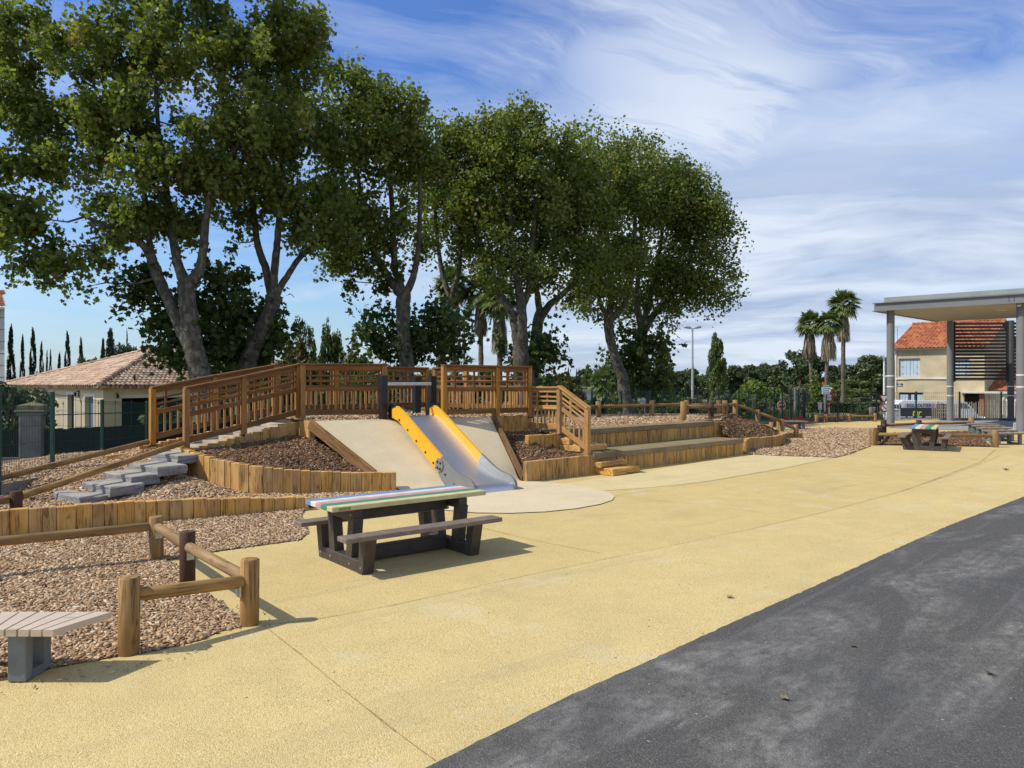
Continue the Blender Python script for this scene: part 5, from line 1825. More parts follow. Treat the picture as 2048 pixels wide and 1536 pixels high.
# garage wing set back at the right gable, brick pillar and porch
t0, t1 = LW + .02, LW + 7.0
gy = 1.4
gh = hz(781, 2000)
b = MB()
GH = [(ht(1985) - t0 + .5, ht(2010) - t0 + .7, ZB, hz(788, 2000))]
d, q0 = wall_with_holes(b, hp(t0, gy), hp(t1, gy), ZB, gh, GH, .25, HG)
b.hexa(hp(t1, gy, ZB), HF * .25, HG * 6, UP * (gh - ZB))
b.build('garage_wall', M['trim_white'], rh)
b = MB(); b.hexa(q0 + d * GH[0][0] + UP * ZB + HG * .1, d * (GH[0][1] - GH[0][0]), HG * .05, UP * (GH[0][3] - ZB))
gd = b.build('garage_door', M['white_paint'], rh)
b = MB(); b.hexa(q0 + d * (GH[0][0] + .25) + UP * .1 + HG * .08, d * .35, HG * .018, UP * .4); b.build('door_pane', M['glass'], gd)
tile_roof('garage_roof', (hp(t0, gy - .4, gh), hp(t1 + .3, gy - .4, gh), hp(t1 + .3, gy + 4.2, gh + 1.75), hp(t0, gy + 4.2, gh + 1.75)), hp(t0, gy - .4, gh), hp(t1 + .3, gy - .4, gh), hp(t1, gy + 4.2, gh + 1.75), M['tile_red'], rh, pitch=.30, course=.42)
b = MB(); b.hexa(hp(ht(1961), -.40, ZB), HF * (ht(1970) - ht(1961)), HG * .38, UP * (hz(787, 1965) - ZB)); b.build('brick_pillar', M['brick_red'], rh)
b = MB(); b.hexa(hp(ht(1923), -.75, hz(786.5, 1950)), HF * (t1 - ht(1923)), HG * .72, UP * .15); b.build('porch_slab', M['trim_white'], rh)

# ------------------------------------------------------------------ canopy
cy = thing('canopy', (18, 29, 0), 'grey steel playground canopy on round columns with dark louvres', 'canopy')
e1 = Vector((.77, -.636, 0)).normalized(); e2 = Vector((.70, .714, 0)).normalized()
K1 = Vector((14.07, 27.5, 0))
K2 = K1 + e1 * 4.02
K3 = Vector((18.95, 32.0, 0)); K4 = Vector((21.4, 31.75, 0))
zt = 4.30
for p, r_ in ((K1, .135), (K2, .15)):
    b = MB(); b.tube([(p.x, p.y, -.05), (p.x, p.y, zt - .1), (p.x, p.y, zt + .02)], r_, 28); b.build('column', M['canopy_grey'], cy)
    for z in (.93, 1.33):
        b = MB(); b.tube([(p.x, p.y, z + .55), (p.x, p.y, z + .595)], r_ + .004, 28); b.build('column_band', M['white_paint'], cy)
for p in (K3, K4, K4 + Vector((2.6, -.55, 0))):
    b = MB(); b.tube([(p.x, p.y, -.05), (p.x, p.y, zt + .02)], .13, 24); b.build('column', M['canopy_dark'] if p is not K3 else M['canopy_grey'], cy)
    for z in (1.53, 1.93):
        b = MB(); b.tube([(p.x, p.y, z - .45), (p.x, p.y, z - .41)], .134, 24); b.build('column_band', M['white_paint'], cy)
b = MB(); b.hexa((K2.x - .05, K2.y + .35, -.02), e1 * .3, e2 * .5, UP * .3, ch=.03); b.build('footing', M['kerb'], cy)
R0 = K1 - e1 * .42 - e2 * .35
RW, RD = 13.0, 6.9
e2r = (K3 - K1); e2r.z = 0; e2r.normalize()
# soffit follows the columns so that its left edge runs from the front column to the back one
cor = [R0, R0 + e1 * RW, R0 + e1 * RW + e2r * RD, R0 + e2r * RD]
b = MB(); b.add([p + UP * (zt + .02) for p in cor] + [p + UP * (zt + .06) for p in cor], [(3, 2, 1, 0), (4, 5, 6, 7), (0, 1, 5, 4), (1, 2, 6, 5), (2, 3, 7, 6), (3, 0, 4, 7)])
b.build('soffit', M['soffit'], cy)
def channel(p0, p1, out):
    """steel channel edge beam: web with flanges"""
    b = MB(); d = p1 - p0
    b.hexa(p0 + UP * (zt - .005), d, out * .03, UP * .31)
    b.hexa(p0 + out * .03 + UP * (zt - .005), d, out * .07, UP * .025)
    b.hexa(p0 + out * .03 + UP * (zt + .28), d, out * .07, UP * .025)
    b.build('edge_beam', M['canopy_grey'], cy)
channel(R0, cor[1], -e2)
channel(R0 - e1 * .002, cor[3], -e1)
i1 = R0 + e1 * .26 + e2r * .12
b = MB(); b.hexa(i1 + UP * (zt + .335), e1 * (RW - .7), e2r * (RD - .6), UP * .17); b.build('roof', M['canopy_top'], cy)
b = MB(); b.hexa(i1 + e1 * .1 + e2r * .1 + UP * (zt + .06), e1 * (RW - .9), e2r * (RD - .8), UP * .273); b.build('roof_core', M['canopy_dark'], cy)
b = MB()
for s_ in (4.15, 4.3):
    b.hexa(R0 + e1 * s_ - e2 * .034 + UP * (zt + .07), e1 * .02, -e2 * .006, UP * .2)
b.build('joint_plate', M['canopy_dark'], cy)
b = MB(); b.beam(K2 + UP * (zt - .05), K2 - e2 * .4 + UP * (zt - .05), .12, .14); b.build('corbel', M['canopy_grey'], cy)
for s_, q_ in ((3.3, 2.6), (4.2, 5.0), (6.5, 2.4)):
    b = MB(); p = R0 + e1 * s_ + e2r * q_; b.tube([p + UP * (zt - .005), p + UP * (zt + .018)], .16, 20); b.build('downlight', M['white_paint'], cy)
lou0 = K3 + Vector((.16, -.02, 0)); lou1 = K4 + Vector((2.5, -.55, 0))
for k in range(18):
    z = 1.78 + k * .148
    if z > zt - .05: break
    for a, c in ((K3 + Vector((.14, -.02, 0)), K4 - Vector((.14, 0, 0))), (K4 + Vector((.14, 0, 0)), K4 + Vector((2.46, -.52, 0)))):
        d = c - a; sd = Vector((-d.y, d.x, 0)).normalized()
        b = MB(); b.hexa(a + UP * z - sd * .03, d, sd * .06, UP * .098); b.build('louvre', M['louver'], cy)
for p in (K3 + Vector((.16, -.02, 0)), K4 - Vector((.16, 0, 0))):
    b = MB(); b.hexa(p + UP * 1.7 - Vector((.02, .05, 0)), (.05, 0, 0), (0, .10, 0), UP * (zt - 1.7)); b.build('louvre_stile', M['louver'], cy)
b = MB(); b.hexa((18.8, 32.35, .012), (4.5, -.45, 0), (.02, .2, 0), UP * .10); b.build('plinth', M['canopy_dark'], cy)

# ------------------------------------------------------------------ van
VY = 48.0
vx = lambda px: (px - 1024) / F * VY
vz = lambda py: EYE - (py - 768) / F * VY
gz = -1.42
van = thing('van', (vx(1880), VY + .9, gz), 'white work van with dark side panel reading SIGL ROUTIERE', 'van')
zr = vz(802.5)
b = MB()
body = [(vx(1797), gz + .35), (vx(1795), vz(815)), (vx(1798), zr - .10), (vx(1806), zr), (vx(1918), zr), (vx(1930), zr - .03), (vx(1942), vz(812)), (vx(1958), vz(832)), (vx(1967), vz(838)), (vx(1972), gz + .9), (vx(1972), gz + .35)]
b.prism(body, (0, VY, 0), (1, 0, 0), UP, (0, 1.9, 0))
b.build('body', M['van_white'], van)
b = MB(); b.hexa((vx(1800.5), VY - .012, vz(838)), (vx(1871) - vx(1800.5), 0, 0), (0, .01, 0), UP * (vz(815.5) - vz(838))); b.build('dark_panel', M['van_dark'], van)
b = MB(); b.hexa((vx(1806), VY - .014, vz(815.5)), (vx(1871) - vx(1806), 0, 0), (0, .012, 0), UP * (vz(807.5) - vz(815.5))); b.build('silver_band', M['van_silver'], van)
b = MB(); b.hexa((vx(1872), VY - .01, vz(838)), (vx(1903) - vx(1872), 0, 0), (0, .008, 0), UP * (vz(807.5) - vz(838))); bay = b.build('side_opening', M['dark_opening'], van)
b = MB()
for z in (813, 819.5, 826):
    b.hexa((vx(1872), VY - .02, vz(z)), (vx(1903) - vx(1872), 0, 0), (0, .008, 0), UP * .04)
b.build('shelf', M['van_silver'], bay)
b = MB(); b.prism([(vx(1922), vz(806.5)), (vx(1931), vz(806.5)), (vx(1941), vz(817)), (vx(1922), vz(817))], (0, VY - .012, 0), (1, 0, 0), UP, (0, .01, 0)); b.build('side_window', M['glass'], van)
b = MB(); b.hexa((vx(1943), VY + .15, vz(813)), Vector((vx(1957) - vx(1943), 0, vz(831) - vz(813))), (0, 1.6, 0), Vector((.02, 0, .012))); b.build('windscreen', M['glass'], van)
b = MB()
for px_ in (1800, 1815, 1832, 1851):
    b.hexa((vx(px_), VY - .018, vz(834.8)), (.36, 0, 0), (0, .006, 0), UP * .055)
b.build('marking_dash', M['sign_white'], van)
for px_ in (1818, 1948):
    b = MB(); b.tube([(vx(px_), VY - .02, gz + .33), (vx(px_), VY + .22, gz + .33)], .33, 24); wh = b.build('wheel', M['black_metal'], van)
    b = MB(); b.tube([(vx(px_), VY - .03, gz + .33), (vx(px_), VY - .021, gz + .33)], .2, 16); b.build('rim', M['galv'], wh)
b = MB(); b.hexa((vx(1966), VY + .1, gz + .75), (.16, 0, 0), (0, .3, 0), UP * .16); b.build('headlight', M['sign_white'], van)
lettering('SIGL', .34, M['sign_text'], van, (vx(1821), VY - .022, vz(811.2)), width=vx(1829) - vx(1812.5))
lettering('ROUTIERE', .34, M['sign_text'], van, (vx(1848.5), VY - .022, vz(811.2)), width=vx(1866.5) - vx(1830.5))
lettering('ter', .62, M['lime'], van, (vx(1834), VY - .022, vz(826.0)), shear=.35, width=vx(1843) - vx(1825))
b = MB(); b.hexa((vx(1810), VY + .3, zr), (.9, 0, 0), (0, 1.2, 0), UP * .06); b.build('roof_rack', M['van_white'], van)
b = MB()
pts = []
p = Vector((vx(1889), VY - 1.0, 0)); zb = terrain(p.x, p.y)
b.tube([(p.x, p.y, vz(844)), (p.x, p.y, vz(838)), (p.x, p.y, vz(833)), (p.x + .05, p.y, vz(830.5))], [.52, .50, .34, .12], 14, True, 0, .5, jit=.06)
b.tube([(p.x, p.y, zb - .02), (p.x, p.y, vz(844))], [.55, .52], 14, True, 0, .5, jit=.04)
tag(b.build('orange_sack', M['orange']), 'rounded orange sack lying in the street beside the white van', 'sack')


# ------------------------------------------------------------------ signs
def disc_poly(n, r, rot=0.0):
    return [(r * math.cos(rot + 2 * math.pi * k / n), r * math.sin(rot + 2 * math.pi * k / n)) for k in range(n)]


SY = 37.5
s_p = P(1563, 810, SY)
ss = thing('stop_sign', (s_p.x, SY, terrain(s_p.x, SY)), 'red octagonal STOP sign standing behind the green fence', 'road sign')
b = MB(); b.tube([(s_p.x, SY + .05, terrain(s_p.x, SY) - .1), (s_p.x, SY + .05, s_p.z + .15)], .03, 10); b.build('pole', M['galv'], ss)
b = MB(); b.prism(disc_poly(8, .225, math.pi / 8), (s_p.x, SY, s_p.z), (1, 0, 0), UP, (0, .012, 0)); pl_ = b.build('plate', M['sign_white'], ss)
b = MB(); b.prism(disc_poly(8, .195, math.pi / 8), (s_p.x, SY - .006, s_p.z), (1, 0, 0), UP, (0, .005, 0)); b.build('red_face', M['sign_red'], pl_)
lettering('STOP', .15, M['sign_white'], ss, (s_p.x, SY - .011, s_p.z), width=.27)

DY = 46.0
d0 = P(1654, 800, DY); gzz = terrain(d0.x, DY)
ds = thing('direction_sign', (d0.x, DY, gzz), 'stacked direction boards with a green arrow on a grey pole by the palms', 'road sign')
xa = P(1643.5, 0, DY).x; xb = P(1662, 0, DY).x; xt = P(1666, 0, DY).x
b = MB(); b.tube([(P(1650.5, 0, DY).x, DY + .08, gzz - .1), (P(1650.5, 0, DY).x, DY + .08, P(0, 768, DY).z)], .045, 10); b.build('pole', M['galv'], ds)
b = MB(); b.tube([(P(1659.5, 0, DY).x, DY + .08, gzz - .1), (P(1659.5, 0, DY).x, DY + .08, P(0, 770, DY).z)], .045, 10); b.build('pole', M['galv'], ds)
ys_ = (769.5, 774.2, 778.9, 783.6, 788.4)
for k in range(4):
    z1_, z0_ = P(0, ys_[k] + .2, DY).z, P(0, ys_[k + 1] - .2, DY).z
    zm = (z0_ + z1_) / 2
    b = MB(); b.prism([(xa, z0_), (xb if k < 2 else xb - .05, z0_), (xt if k < 2 else xb, zm), (xb if k < 2 else xb - .05, z1_), (xa, z1_)], (0, DY, 0), (1, 0, 0), UP, (0, .02, 0))
    bd = b.build('board', M['sign_green' if k == 0 else 'sign_white'], ds)
    bd['label'] = 'green arrow board' if k == 0 else 'white direction board'
    b = MB()
    for q in range(5 + k % 2):
        b.hexa((xa + .09 + q * .075, DY - .004, zm - .028), (.05, 0, 0), (0, .003, 0), UP * .056)
    b.build('board_text', M['sign_white' if k == 0 else 'sign_text'], bd)
b = MB(); b.hexa((P(1650, 0, DY).x - .12, DY + .03, P(0, 769.2, DY).z), (.2, 0, 0), (0, .06, 0), UP * .13); b.build('cap_plate', M['orange'], ds)

p = P(1640.5, 812, 44)
gg = terrain(p.x, 44)
nb_ = thing('notice_board', (p.x, 44, gg), 'small grey notice board on a post left of the direction boards', 'notice board')
b = MB(); b.hexa((p.x - .11, 44, P(0, 819, 44).z), (.22, 0, 0), (0, .03, 0), UP * (P(0, 804, 44).z - P(0, 819, 44).z)); b.build('panel', M['sign_back'], nb_)
b = MB(); b.tube([(p.x, 44.03, gg - .1), (p.x, 44.03, p.z)], .03, 8); b.build('pole', M['galv'], nb_)

# red steel frame with white plates leaning by the street (a folded barrier)
BY = 36.8
rb_ = thing('red_barrier', (P(1655, 0, BY).x, BY, -.5), 'tall leaning red barrier frame with white plates by the street', 'barrier')
T = lambda px, py, dy=0.0: P(px, py, BY + dy)
b = MB()
for pts in (((1650, 835), (1655, 818), (1659, 796), (1661.5, 785), (1664, 781.5), (1666, 784), (1663.5, 797), (1660, 809), (1645, 832)), ((1656, 805), (1662, 803)), ((1657.5, 797), (1664, 795)), ((1659, 790), (1665, 788))):
    b.tube([T(x, y) for x, y in pts], .030, 8)
b.tube([T(1650, 835), T(1658, 836, -.4), T(1662, 838, -.5)], .04, 8)
b.build('frame', M['sign_pink_red'], rb_)
for (y0_, y1_, xl, xr) in ((789.5, 794.5, 1654, 1662), (796, 800.5, 1653.5, 1662.5)):
    b = MB(); b.add([T(xl, y1_, -.03), T(xr, y1_, -.03), T(xr + 1, y0_, -.03), T(xl + 1, y0_, -.03), T(xl, y1_, -.01), T(xr, y1_, -.01), T(xr + 1, y0_, -.01), T(xl + 1, y0_, -.01)], [(0, 1, 2, 3), (7, 6, 5, 4), (0, 4, 5, 1), (1, 5, 6, 2), (2, 6, 7, 3), (3, 7, 4, 0)]); b.build('plate', M['sign_white'], rb_)
for i, (px_, py_, y_, lab) in enumerate(((1573, 838, 34.2, 'left orange red barrier foot behind the mound'), (1602, 837, 34.4, 'right orange red barrier foot behind the mound'), (1657, 838.5, 36.0, 'orange red barrier foot below the leaning frame'))):
    p = P(px_, py_, y_); b = MB(); zz = min(-.1, p.z - .1)
    b.hexa((p.x - .2, y_, zz), (.45, 0, 0), (0, .25, 0), UP * (p.z - zz)); b.hexa((p.x - .1, y_ + .06, p.z), (.22, 0, 0), (0, .12, 0), UP * .09)
    tag(b.build('barrier_foot', M['sign_pink_red']), lab, 'barrier foot', 'red barrier feet')

# pole with yield sign and round sign just left of the canopy column, curved lamp on top
LY = 44.0
p0 = P(1768.5, 836, LY); gl = terrain(p0.x, LY)
sp_ = thing('lamp_post', (p0.x, LY, gl), 'white lamp post with curved top carrying a yield sign and a round sign', 'lamp post')
b = MB(); b.tube([(p0.x, LY, gl - .1), P(1768.5, 760, LY), P(1768.3, 722, LY), P(1766.5, 715.5, LY), P(1762, 712.5, LY)], [.075, .06, .05, .05, .06], 12); b.build('pole', M['white_paint'], sp_)
b = MB(); b.tube([P(1763.5, 713, LY), P(1760.5, 712.5, LY), P(1757.5, 714, LY)], [.06, .11, .05], 10); b.build('lamp_head', M['lamp_grey'], sp_)
c = P(1768, 797, LY - .1)
b = MB(); b.prism([(-.30, .21), (.30, .21), (0, -.32)], c, (1, 0, 0), UP, (0, .015, 0)); yp = b.build('yield_plate', M['sign_red'], sp_)
b = MB(); b.prism([(-.19, .145), (.19, .145), (0, -.19)], c - Vector((0, .006, 0)), (1, 0, 0), UP, (0, .005, 0)); b.build('yield_face', M['sign_white'], yp)
c = P(1769.5, 815.5, LY - .1)
b = MB(); b.prism(disc_poly(24, .26), c, (1, 0, 0), UP, (0, .015, 0)); yp = b.build('round_plate', M['sign_red'], sp_)
b = MB(); b.prism(disc_poly(24, .19), c - Vector((0, .006, 0)), (1, 0, 0), UP, (0, .005, 0)); rf_ = b.build('round_face', M['sign_white'], yp)
b = MB(); b.beam(c - Vector((.13, .009, -.13)), c - Vector((-.13, .009, .13)), .003, .055, up=Vector((.7, 0, .7))); b.build('slash', M['sign_red'], yp)
# street signs close to the column
c = P(1793, 812.5, 44.5)
cb = thing('chevron_sign', (c.x, 44.5, terrain(c.x, 44.5)), 'small black sign with white chevrons on a grey board behind the column', 'road sign')
b = MB(); b.hexa((c.x - .34, 44.5, c.z - .15), (.62, 0, 0), (0, .03, 0), UP * .26); b.build('panel', M['van_dark'], cb)
b = MB()
for k in range(3):
    x_ = c.x - .22 + k * .16
    b.prism([(x_, c.z), (x_ + .09, c.z + .08), (x_ + .13, c.z + .08), (x_ + .05, c.z - .02), (x_ + .13, c.z - .11), (x_ + .09, c.z - .11)], (0, 44.494, 0), (1, 0, 0), UP, (0, .005, 0))
b.build('chevron', M['sign_white'], cb)
b = MB(); b.hexa((c.x - .55, 44.53, -1.3), (.75, 0, 0), (0, .04, 0), UP * (c.z + 1.1)); b.build('board', M['grey_block'], cb)

# street lamps
def lamp_post(label, px, ptop, y, double):
    p = P(px, ptop, y); g_ = terrain(p.x, y)
    t_ = thing('street_lamp', (p.x, y, g_), label, 'street lamp', 'street lamps')
    b = MB(); b.tube([(p.x, y, g_ - .1), (p.x, y, g_ + 2), (p.x, y, p.z)], [.10, .085, .055], 12); b.build('pole', M['lamp_grey'], t_)
    for s_ in ((-1, 1) if double else (1,)):
        b = MB(); b.tube([(p.x, y, p.z - .02), (p.x + s_ * .12, y, p.z + .03)], .035, 8)
        b.tube([(p.x + s_ * .10, y, p.z + .02), (p.x + s_ * .22, y, p.z + .07), (p.x + s_ * .5, y, p.z + .12), (p.x + s_ * .62, y, p.z + .08)], [.04, .10, .11, .04], 10)
        b.build('lamp_head', M['lamp_grey'], t_)
    b = MB(); b.box(p.x + .03, y - .03, g_ + (p.z - g_) * .55, .12, .10, .25); b.build('collar_box', M['lamp_grey'], t_)
    return t_


lamp_post('single headed street lamp seen between the trees behind the platform', 928, 633, 42.0, False)
lamp_post('twin headed street lamp standing right of the plane trees', 1385, 657, 52.0, True)

# white shelter board and round sign behind the fence
q = P(1170, 786, 52); gq = terrain(q.x, 52)
wb = thing('white_shelter', (q.x, 52, gq), 'white sided shelter with a thin flat roof far behind the fence', 'shelter')
b = MB(); b.hexa((P(1151, 0, 52).x, 52, P(0, 800, 52).z), (P(1191, 0, 52).x - P(1151, 0, 52).x, 0, 0), (0, .1, 0), UP * (P(0, 777.5, 52).z - P(0, 800, 52).z)); b.build('side', M['white_paint'], wb)
b = MB(); b.hexa((P(1148, 0, 52).x, 51.6, P(0, 776, 52).z), (P(1204, 0, 52).x - P(1148, 0, 52).x, 0, 0), (0, 2, 0), UP * .07); b.build('roof', M['sign_back'], wb)
for px_ in (1183, 1203):
    b = MB(); b.tube([(P(px_, 0, 52).x, 51.7, gq - .05), (P(px_, 0, 52).x, 51.7, P(0, 776, 52).z)], .045, 8); b.build('post', M['dark_metal'], wb)
q = P(1286.5, 803, 30); gq = terrain(q.x, 30)
rs = thing('round_sign', (q.x, 30, gq), 'rear of a round grey sign on a pole seen through the green fence', 'road sign')
b = MB(); b.tube([(q.x + .06, 30, gq - .1), (q.x + .06, 30, q.z + .1)], .02, 8); b.build('pole', M['galv'], rs)
b = MB(); b.prism([(.13 * math.cos(a), .17 * math.sin(a)) for a in [2 * math.pi * k / 24 for k in range(24)]], (q.x, 30.02, q.z), (1, 0, 0), UP, (0, .012, 0)); b.build('plate', M['sign_back'], rs)
b = MB()
for k in (-.08, -.03, .02, .07):
    b.hexa((q.x - .09, 30.0, q.z + k), (.16, 0, 0), (0, .018, 0), UP * .012)
b.build('rib', M['sign_white'], rs)
q = P(1702, 818, 40)
tag_b = MB(); tag_b.box(P(1746.5, 0, 38).x, 38, -.1, .35, .3, 1.0, 0, ch=.02)
tag(tag_b.build('utility_box', M['old_concrete']), 'pale concrete utility box by the hedge left of the canopy', 'utility box')
q = P(1514, 800, 33.0)
tb = MB(); tb.tube([(q.x, 33.6, -.4), (q.x, 33.6, P(0, 788, 33).z)], .035, 8)
tag(tb.build('thin_post', M['pale_wood']), 'thin pale post standing among the bushes right of the fence', 'post')
q = P(1590.5, 0, 39)
tb = MB(); tb.tube([(q.x, 39, -.5), (q.x, 39, P(0, 775, 39).z)], .075, 10)
tag(tb.build('thick_post', M['old_concrete']), 'pale concrete post in front of the olive bush by the STOP sign', 'post')
# ------------------------------------------------------------------ foliage
PLANE_LEAF = np.array([(0, 0), (.20, -.10), (.50, .02), (.36, .28), (.58, .60), (.24, .62), (0, 1.02), (-.24, .62), (-.58, .60), (-.36, .28), (-.50, .02), (-.20, -.10)])
LOBED_LEAF = np.array([(0, 0), (.46, .0), (.34, .30), (.52, .62), (.0, 1.0), (-.52, .62), (-.34, .30), (-.46, .0)])
OVAL_LEAF = np.array([(0, 0), (.34, .30), (.28, .72), (0, 1.0), (-.28, .72), (-.34, .30)])
DIAMOND = np.array([(0, 0), (.42, .45), (0, 1.0), (-.42, .45)])


def leaf_cloud(name, cen, size, mat, parent, shape=OVAL_LEAF, out=None, droop=0.35, upw=0.5, rnd=None, spread=1.0, fold=.18):
    """one flat, slightly folded leaf per centre"""
    n = len(cen)
    k = len(shape)
    nrm = RNG.normal(0, 1, (n, 3)) * spread
    nrm[:, 2] += upw
    if out is not None:
        nrm += out * .7
    nrm /= np.linalg.norm(nrm, axis=1)[:, None] + 1e-9
    d = RNG.normal(0, 1, (n, 3))
    d[:, 2] -= droop
    d -= nrm * (d * nrm).sum(1)[:, None]
    d /= np.linalg.norm(d, axis=1)[:, None] + 1e-9
    s = np.cross(nrm, d)
    sz = size * RNG.uniform(.65, 1.25, n)
    V = np.zeros((n, k, 3), dtype=np.float32)
    for i, (a, b) in enumerate(shape):
        V[:, i] = cen + s * (a * sz)[:, None] + d * ((b - .5) * sz)[:, None] + nrm * (abs(a) * fold * sz)[:, None]
    if rnd is None:
        rnd = np.clip(RNG.normal(.5, .22, n), 0, 1)
    Fc = np.arange(n * k, dtype=np.int32)
    return raw_mesh(name, V.reshape(-1, 3), Fc, k, mat, np.repeat(rnd, k), parent)


def ellip_points(n, c, r, shell=2.0):
    v = RNG.normal(0, 1, (n, 3))
    v /= np.linalg.norm(v, axis=1)[:, None]
    return c + v * r * (RNG.random(n) ** (1 / shell))[:, None]


def plane_tree(label, y, lines, blobs, n_clump, per, leaf=.135, suckers=(), depth=.9, thin=.56):
    """lines: lists of (px, py, half width in px[, depth offset]); blobs: crown ellipses (cx, cy, rx, ry) in px"""
    b0 = lines[0][0]
    base = P(b0[0], b0[1], y)
    t_ = thing('plane_tree', (base.x, y, -.05), label, 'tree', 'row of plane trees')
    mb = MB()
    nodes = []
    for li, ln in enumerate(lines):
        off = 0.0 if li == 0 else random.uniform(-.5, .5)
        pts, rad = [], []
        n = len(ln)
        for i, q in enumerate(ln):
            o_ = (q[3] if len(q) > 3 else off * (i / max(1, n - 1)))
            p = P(q[0], q[1], y)
            p.y += o_
            p.x *= (y + o_) / y
            pts.append(p); rad.append(q[2] * .92 * y / F)
        if li == 0:
            pts.insert(0, Vector((pts[0].x + .06, y, -.7))); rad.insert(0, rad[0] * 1.25)
        P4 = polyline(pts, 4)
        R4 = [rad[min(len(rad) - 1, i // 4)] + (rad[min(len(rad) - 1, i // 4 + 1)] - rad[min(len(rad) - 1, i // 4)]) * ((i % 4) / 4) for i in range(len(P4))]
        P4 = [p + Vector((random.uniform(-1, 1), random.uniform(-1, 1), 0)) * r_ * .10 for p, r_ in zip(P4, R4)]
        mb.tube(P4, R4, 12, True, jit=.06)
        nodes += [(p.x, p.y, p.z, r_) for p, r_ in zip(P4, R4)][(6 if li == 0 else 2):]
    # crown
    vols = [b[2] * b[3] for b in blobs]
    cl = []
    kb = y / 19.0
    for b, v_ in zip(blobs, vols):
        n = max(4, int(n_clump * v_ / sum(vols)))
        c = np.array(P(b[0], b[1], y)); c[1] += random.uniform(-.4, .4)
        r = np.array([b[2] * y / F, depth * (b[2] + b[3]) / 2 * y / F, b[3] * y / F])
        # boughs: domes of leaf sprays with gaps between them
        nb_ = max(2, n // 13)
        bc = ellip_points(nb_, c, np.maximum(r - .80 * kb, r * .45), 3.0)
        for q in bc:
            rb = random.uniform(.60, 1.05) * kb
            u = RNG.normal(0, 1, (13, 3))
            u /= np.linalg.norm(u, axis=1)[:, None]
            u[:, 2] = np.where(u[:, 2] < -.25, -u[:, 2], u[:, 2])
            cl.append(q + u * np.array([rb, rb, rb * .75]) * RNG.uniform(.75, 1.08, (13, 1)))
        cl.append(ellip_points(max(3, n // 7), c, r * 1.0, 6.0))
    cl = np.concatenate(cl)
    # limbs reach for the clumps, nearest first
    nd = np.array([q[:3] for q in nodes]); nr = np.array([q[3] for q in nodes])
    d0 = np.array([np.min(np.linalg.norm(nd - c, axis=1)) for c in cl])
    for c in cl[np.argsort(d0)]:
        dv = c - nd
        dist = np.linalg.norm(dv, axis=1) + np.where(dv[:, 2] < -.2, 1.2 + abs(dv[:, 2]), 0)
        i = int(np.argmin(dist))
        a = Vector(nd[i]); e = Vector(c)
        L = (e - a).length
        if L < .25:
            continue
        r0 = min(nr[i] * .62, .018 + .010 * L)
        m1 = a.lerp(e, .4) + Vector((random.uniform(-.1, .1), random.uniform(-.1, .1), -.05 * L)) * 1.0
        m2 = a.lerp(e, .75) + Vector((random.uniform(-.1, .1), random.uniform(-.1, .1), .02 * L))
        mb.tube([a, m1, m2, e], [r0, r0 * .75, r0 * .5, .005], 6, False)
        nd = np.vstack([nd, np.array([m1, m2, e])]); nr = np.concatenate([nr, [r0 * .8, r0 * .55, r0 * .4]])
    mb.build('trunk', M['bark'], t_)
    n = len(cl)
    pr = RNG.uniform(.35, 1.30, n)
    cnt = (per * pr * thin).astype(int)
    k_ = y / 19.0
    far = y > 22
    leaf = .108 if not far else .104
    cnt = (cnt * (1.12 if not far else (.62 + .78 * k_))).astype(int)
    cc = np.repeat(cl, cnt, axis=0)
    crr = RNG.uniform(.20, .42, n) * k_
    strch = RNG.normal(0, 1, (n, 3)) * (.20 * k_) + np.array([0, 0, .16 * k_])
    cr = np.repeat(crr, cnt)
    off = RNG.normal(0, 1, (len(cc), 3))
    off /= np.linalg.norm(off, axis=1)[:, None]
    off *= (RNG.random(len(cc)) ** .45)[:, None]
    L = cc + off * cr[:, None] * np.array([.95, .95, .85]) + np.repeat(strch, cnt, axis=0) * RNG.uniform(-1, 1, (len(cc), 1))
    tone = np.repeat(RNG.normal(0, .16, n), cnt)
    # tone varies at random per clump and leaf; the highest values are dry brown
    rnd = np.clip(RNG.normal(.50, .19, len(L)) + tone, 0, 1)
    leaf_cloud('crown', L, leaf, M['leaf_plane'], t_, LOBED_LEAF if far else PLANE_LEAF, off, .5, .35, rnd)
    if suckers:
        S = []
        for (cx, cy, rx, ry, oy, m_) in suckers:
            c = np.array(P(cx, cy, y + oy))
            r = np.array([rx * y / F, .8 * (rx + ry) / 2 * y / F, ry * y / F])
            q = ellip_points(max(3, m_ // 26), c, r * 1.12, 1.5)
            ln = (RNG.normal(0, 1, (len(q), 3)) * .32 + np.array([0, 0, .18])) * k_
            q = np.repeat(q, 22, axis=0) + np.repeat(ln, 22, axis=0) * RNG.uniform(-1, 1, (len(q) * 22, 1)) + RNG.normal(0, .085 * k_, (len(q) * 22, 3))
            S.append(q)
        S = np.concatenate(S)
        leaf_cloud('sucker_leaves', S, .135 * (.4 + .6 * k_), M['leaf_sucker'], t_, PLANE_LEAF, None, .4, .3)
    return t_


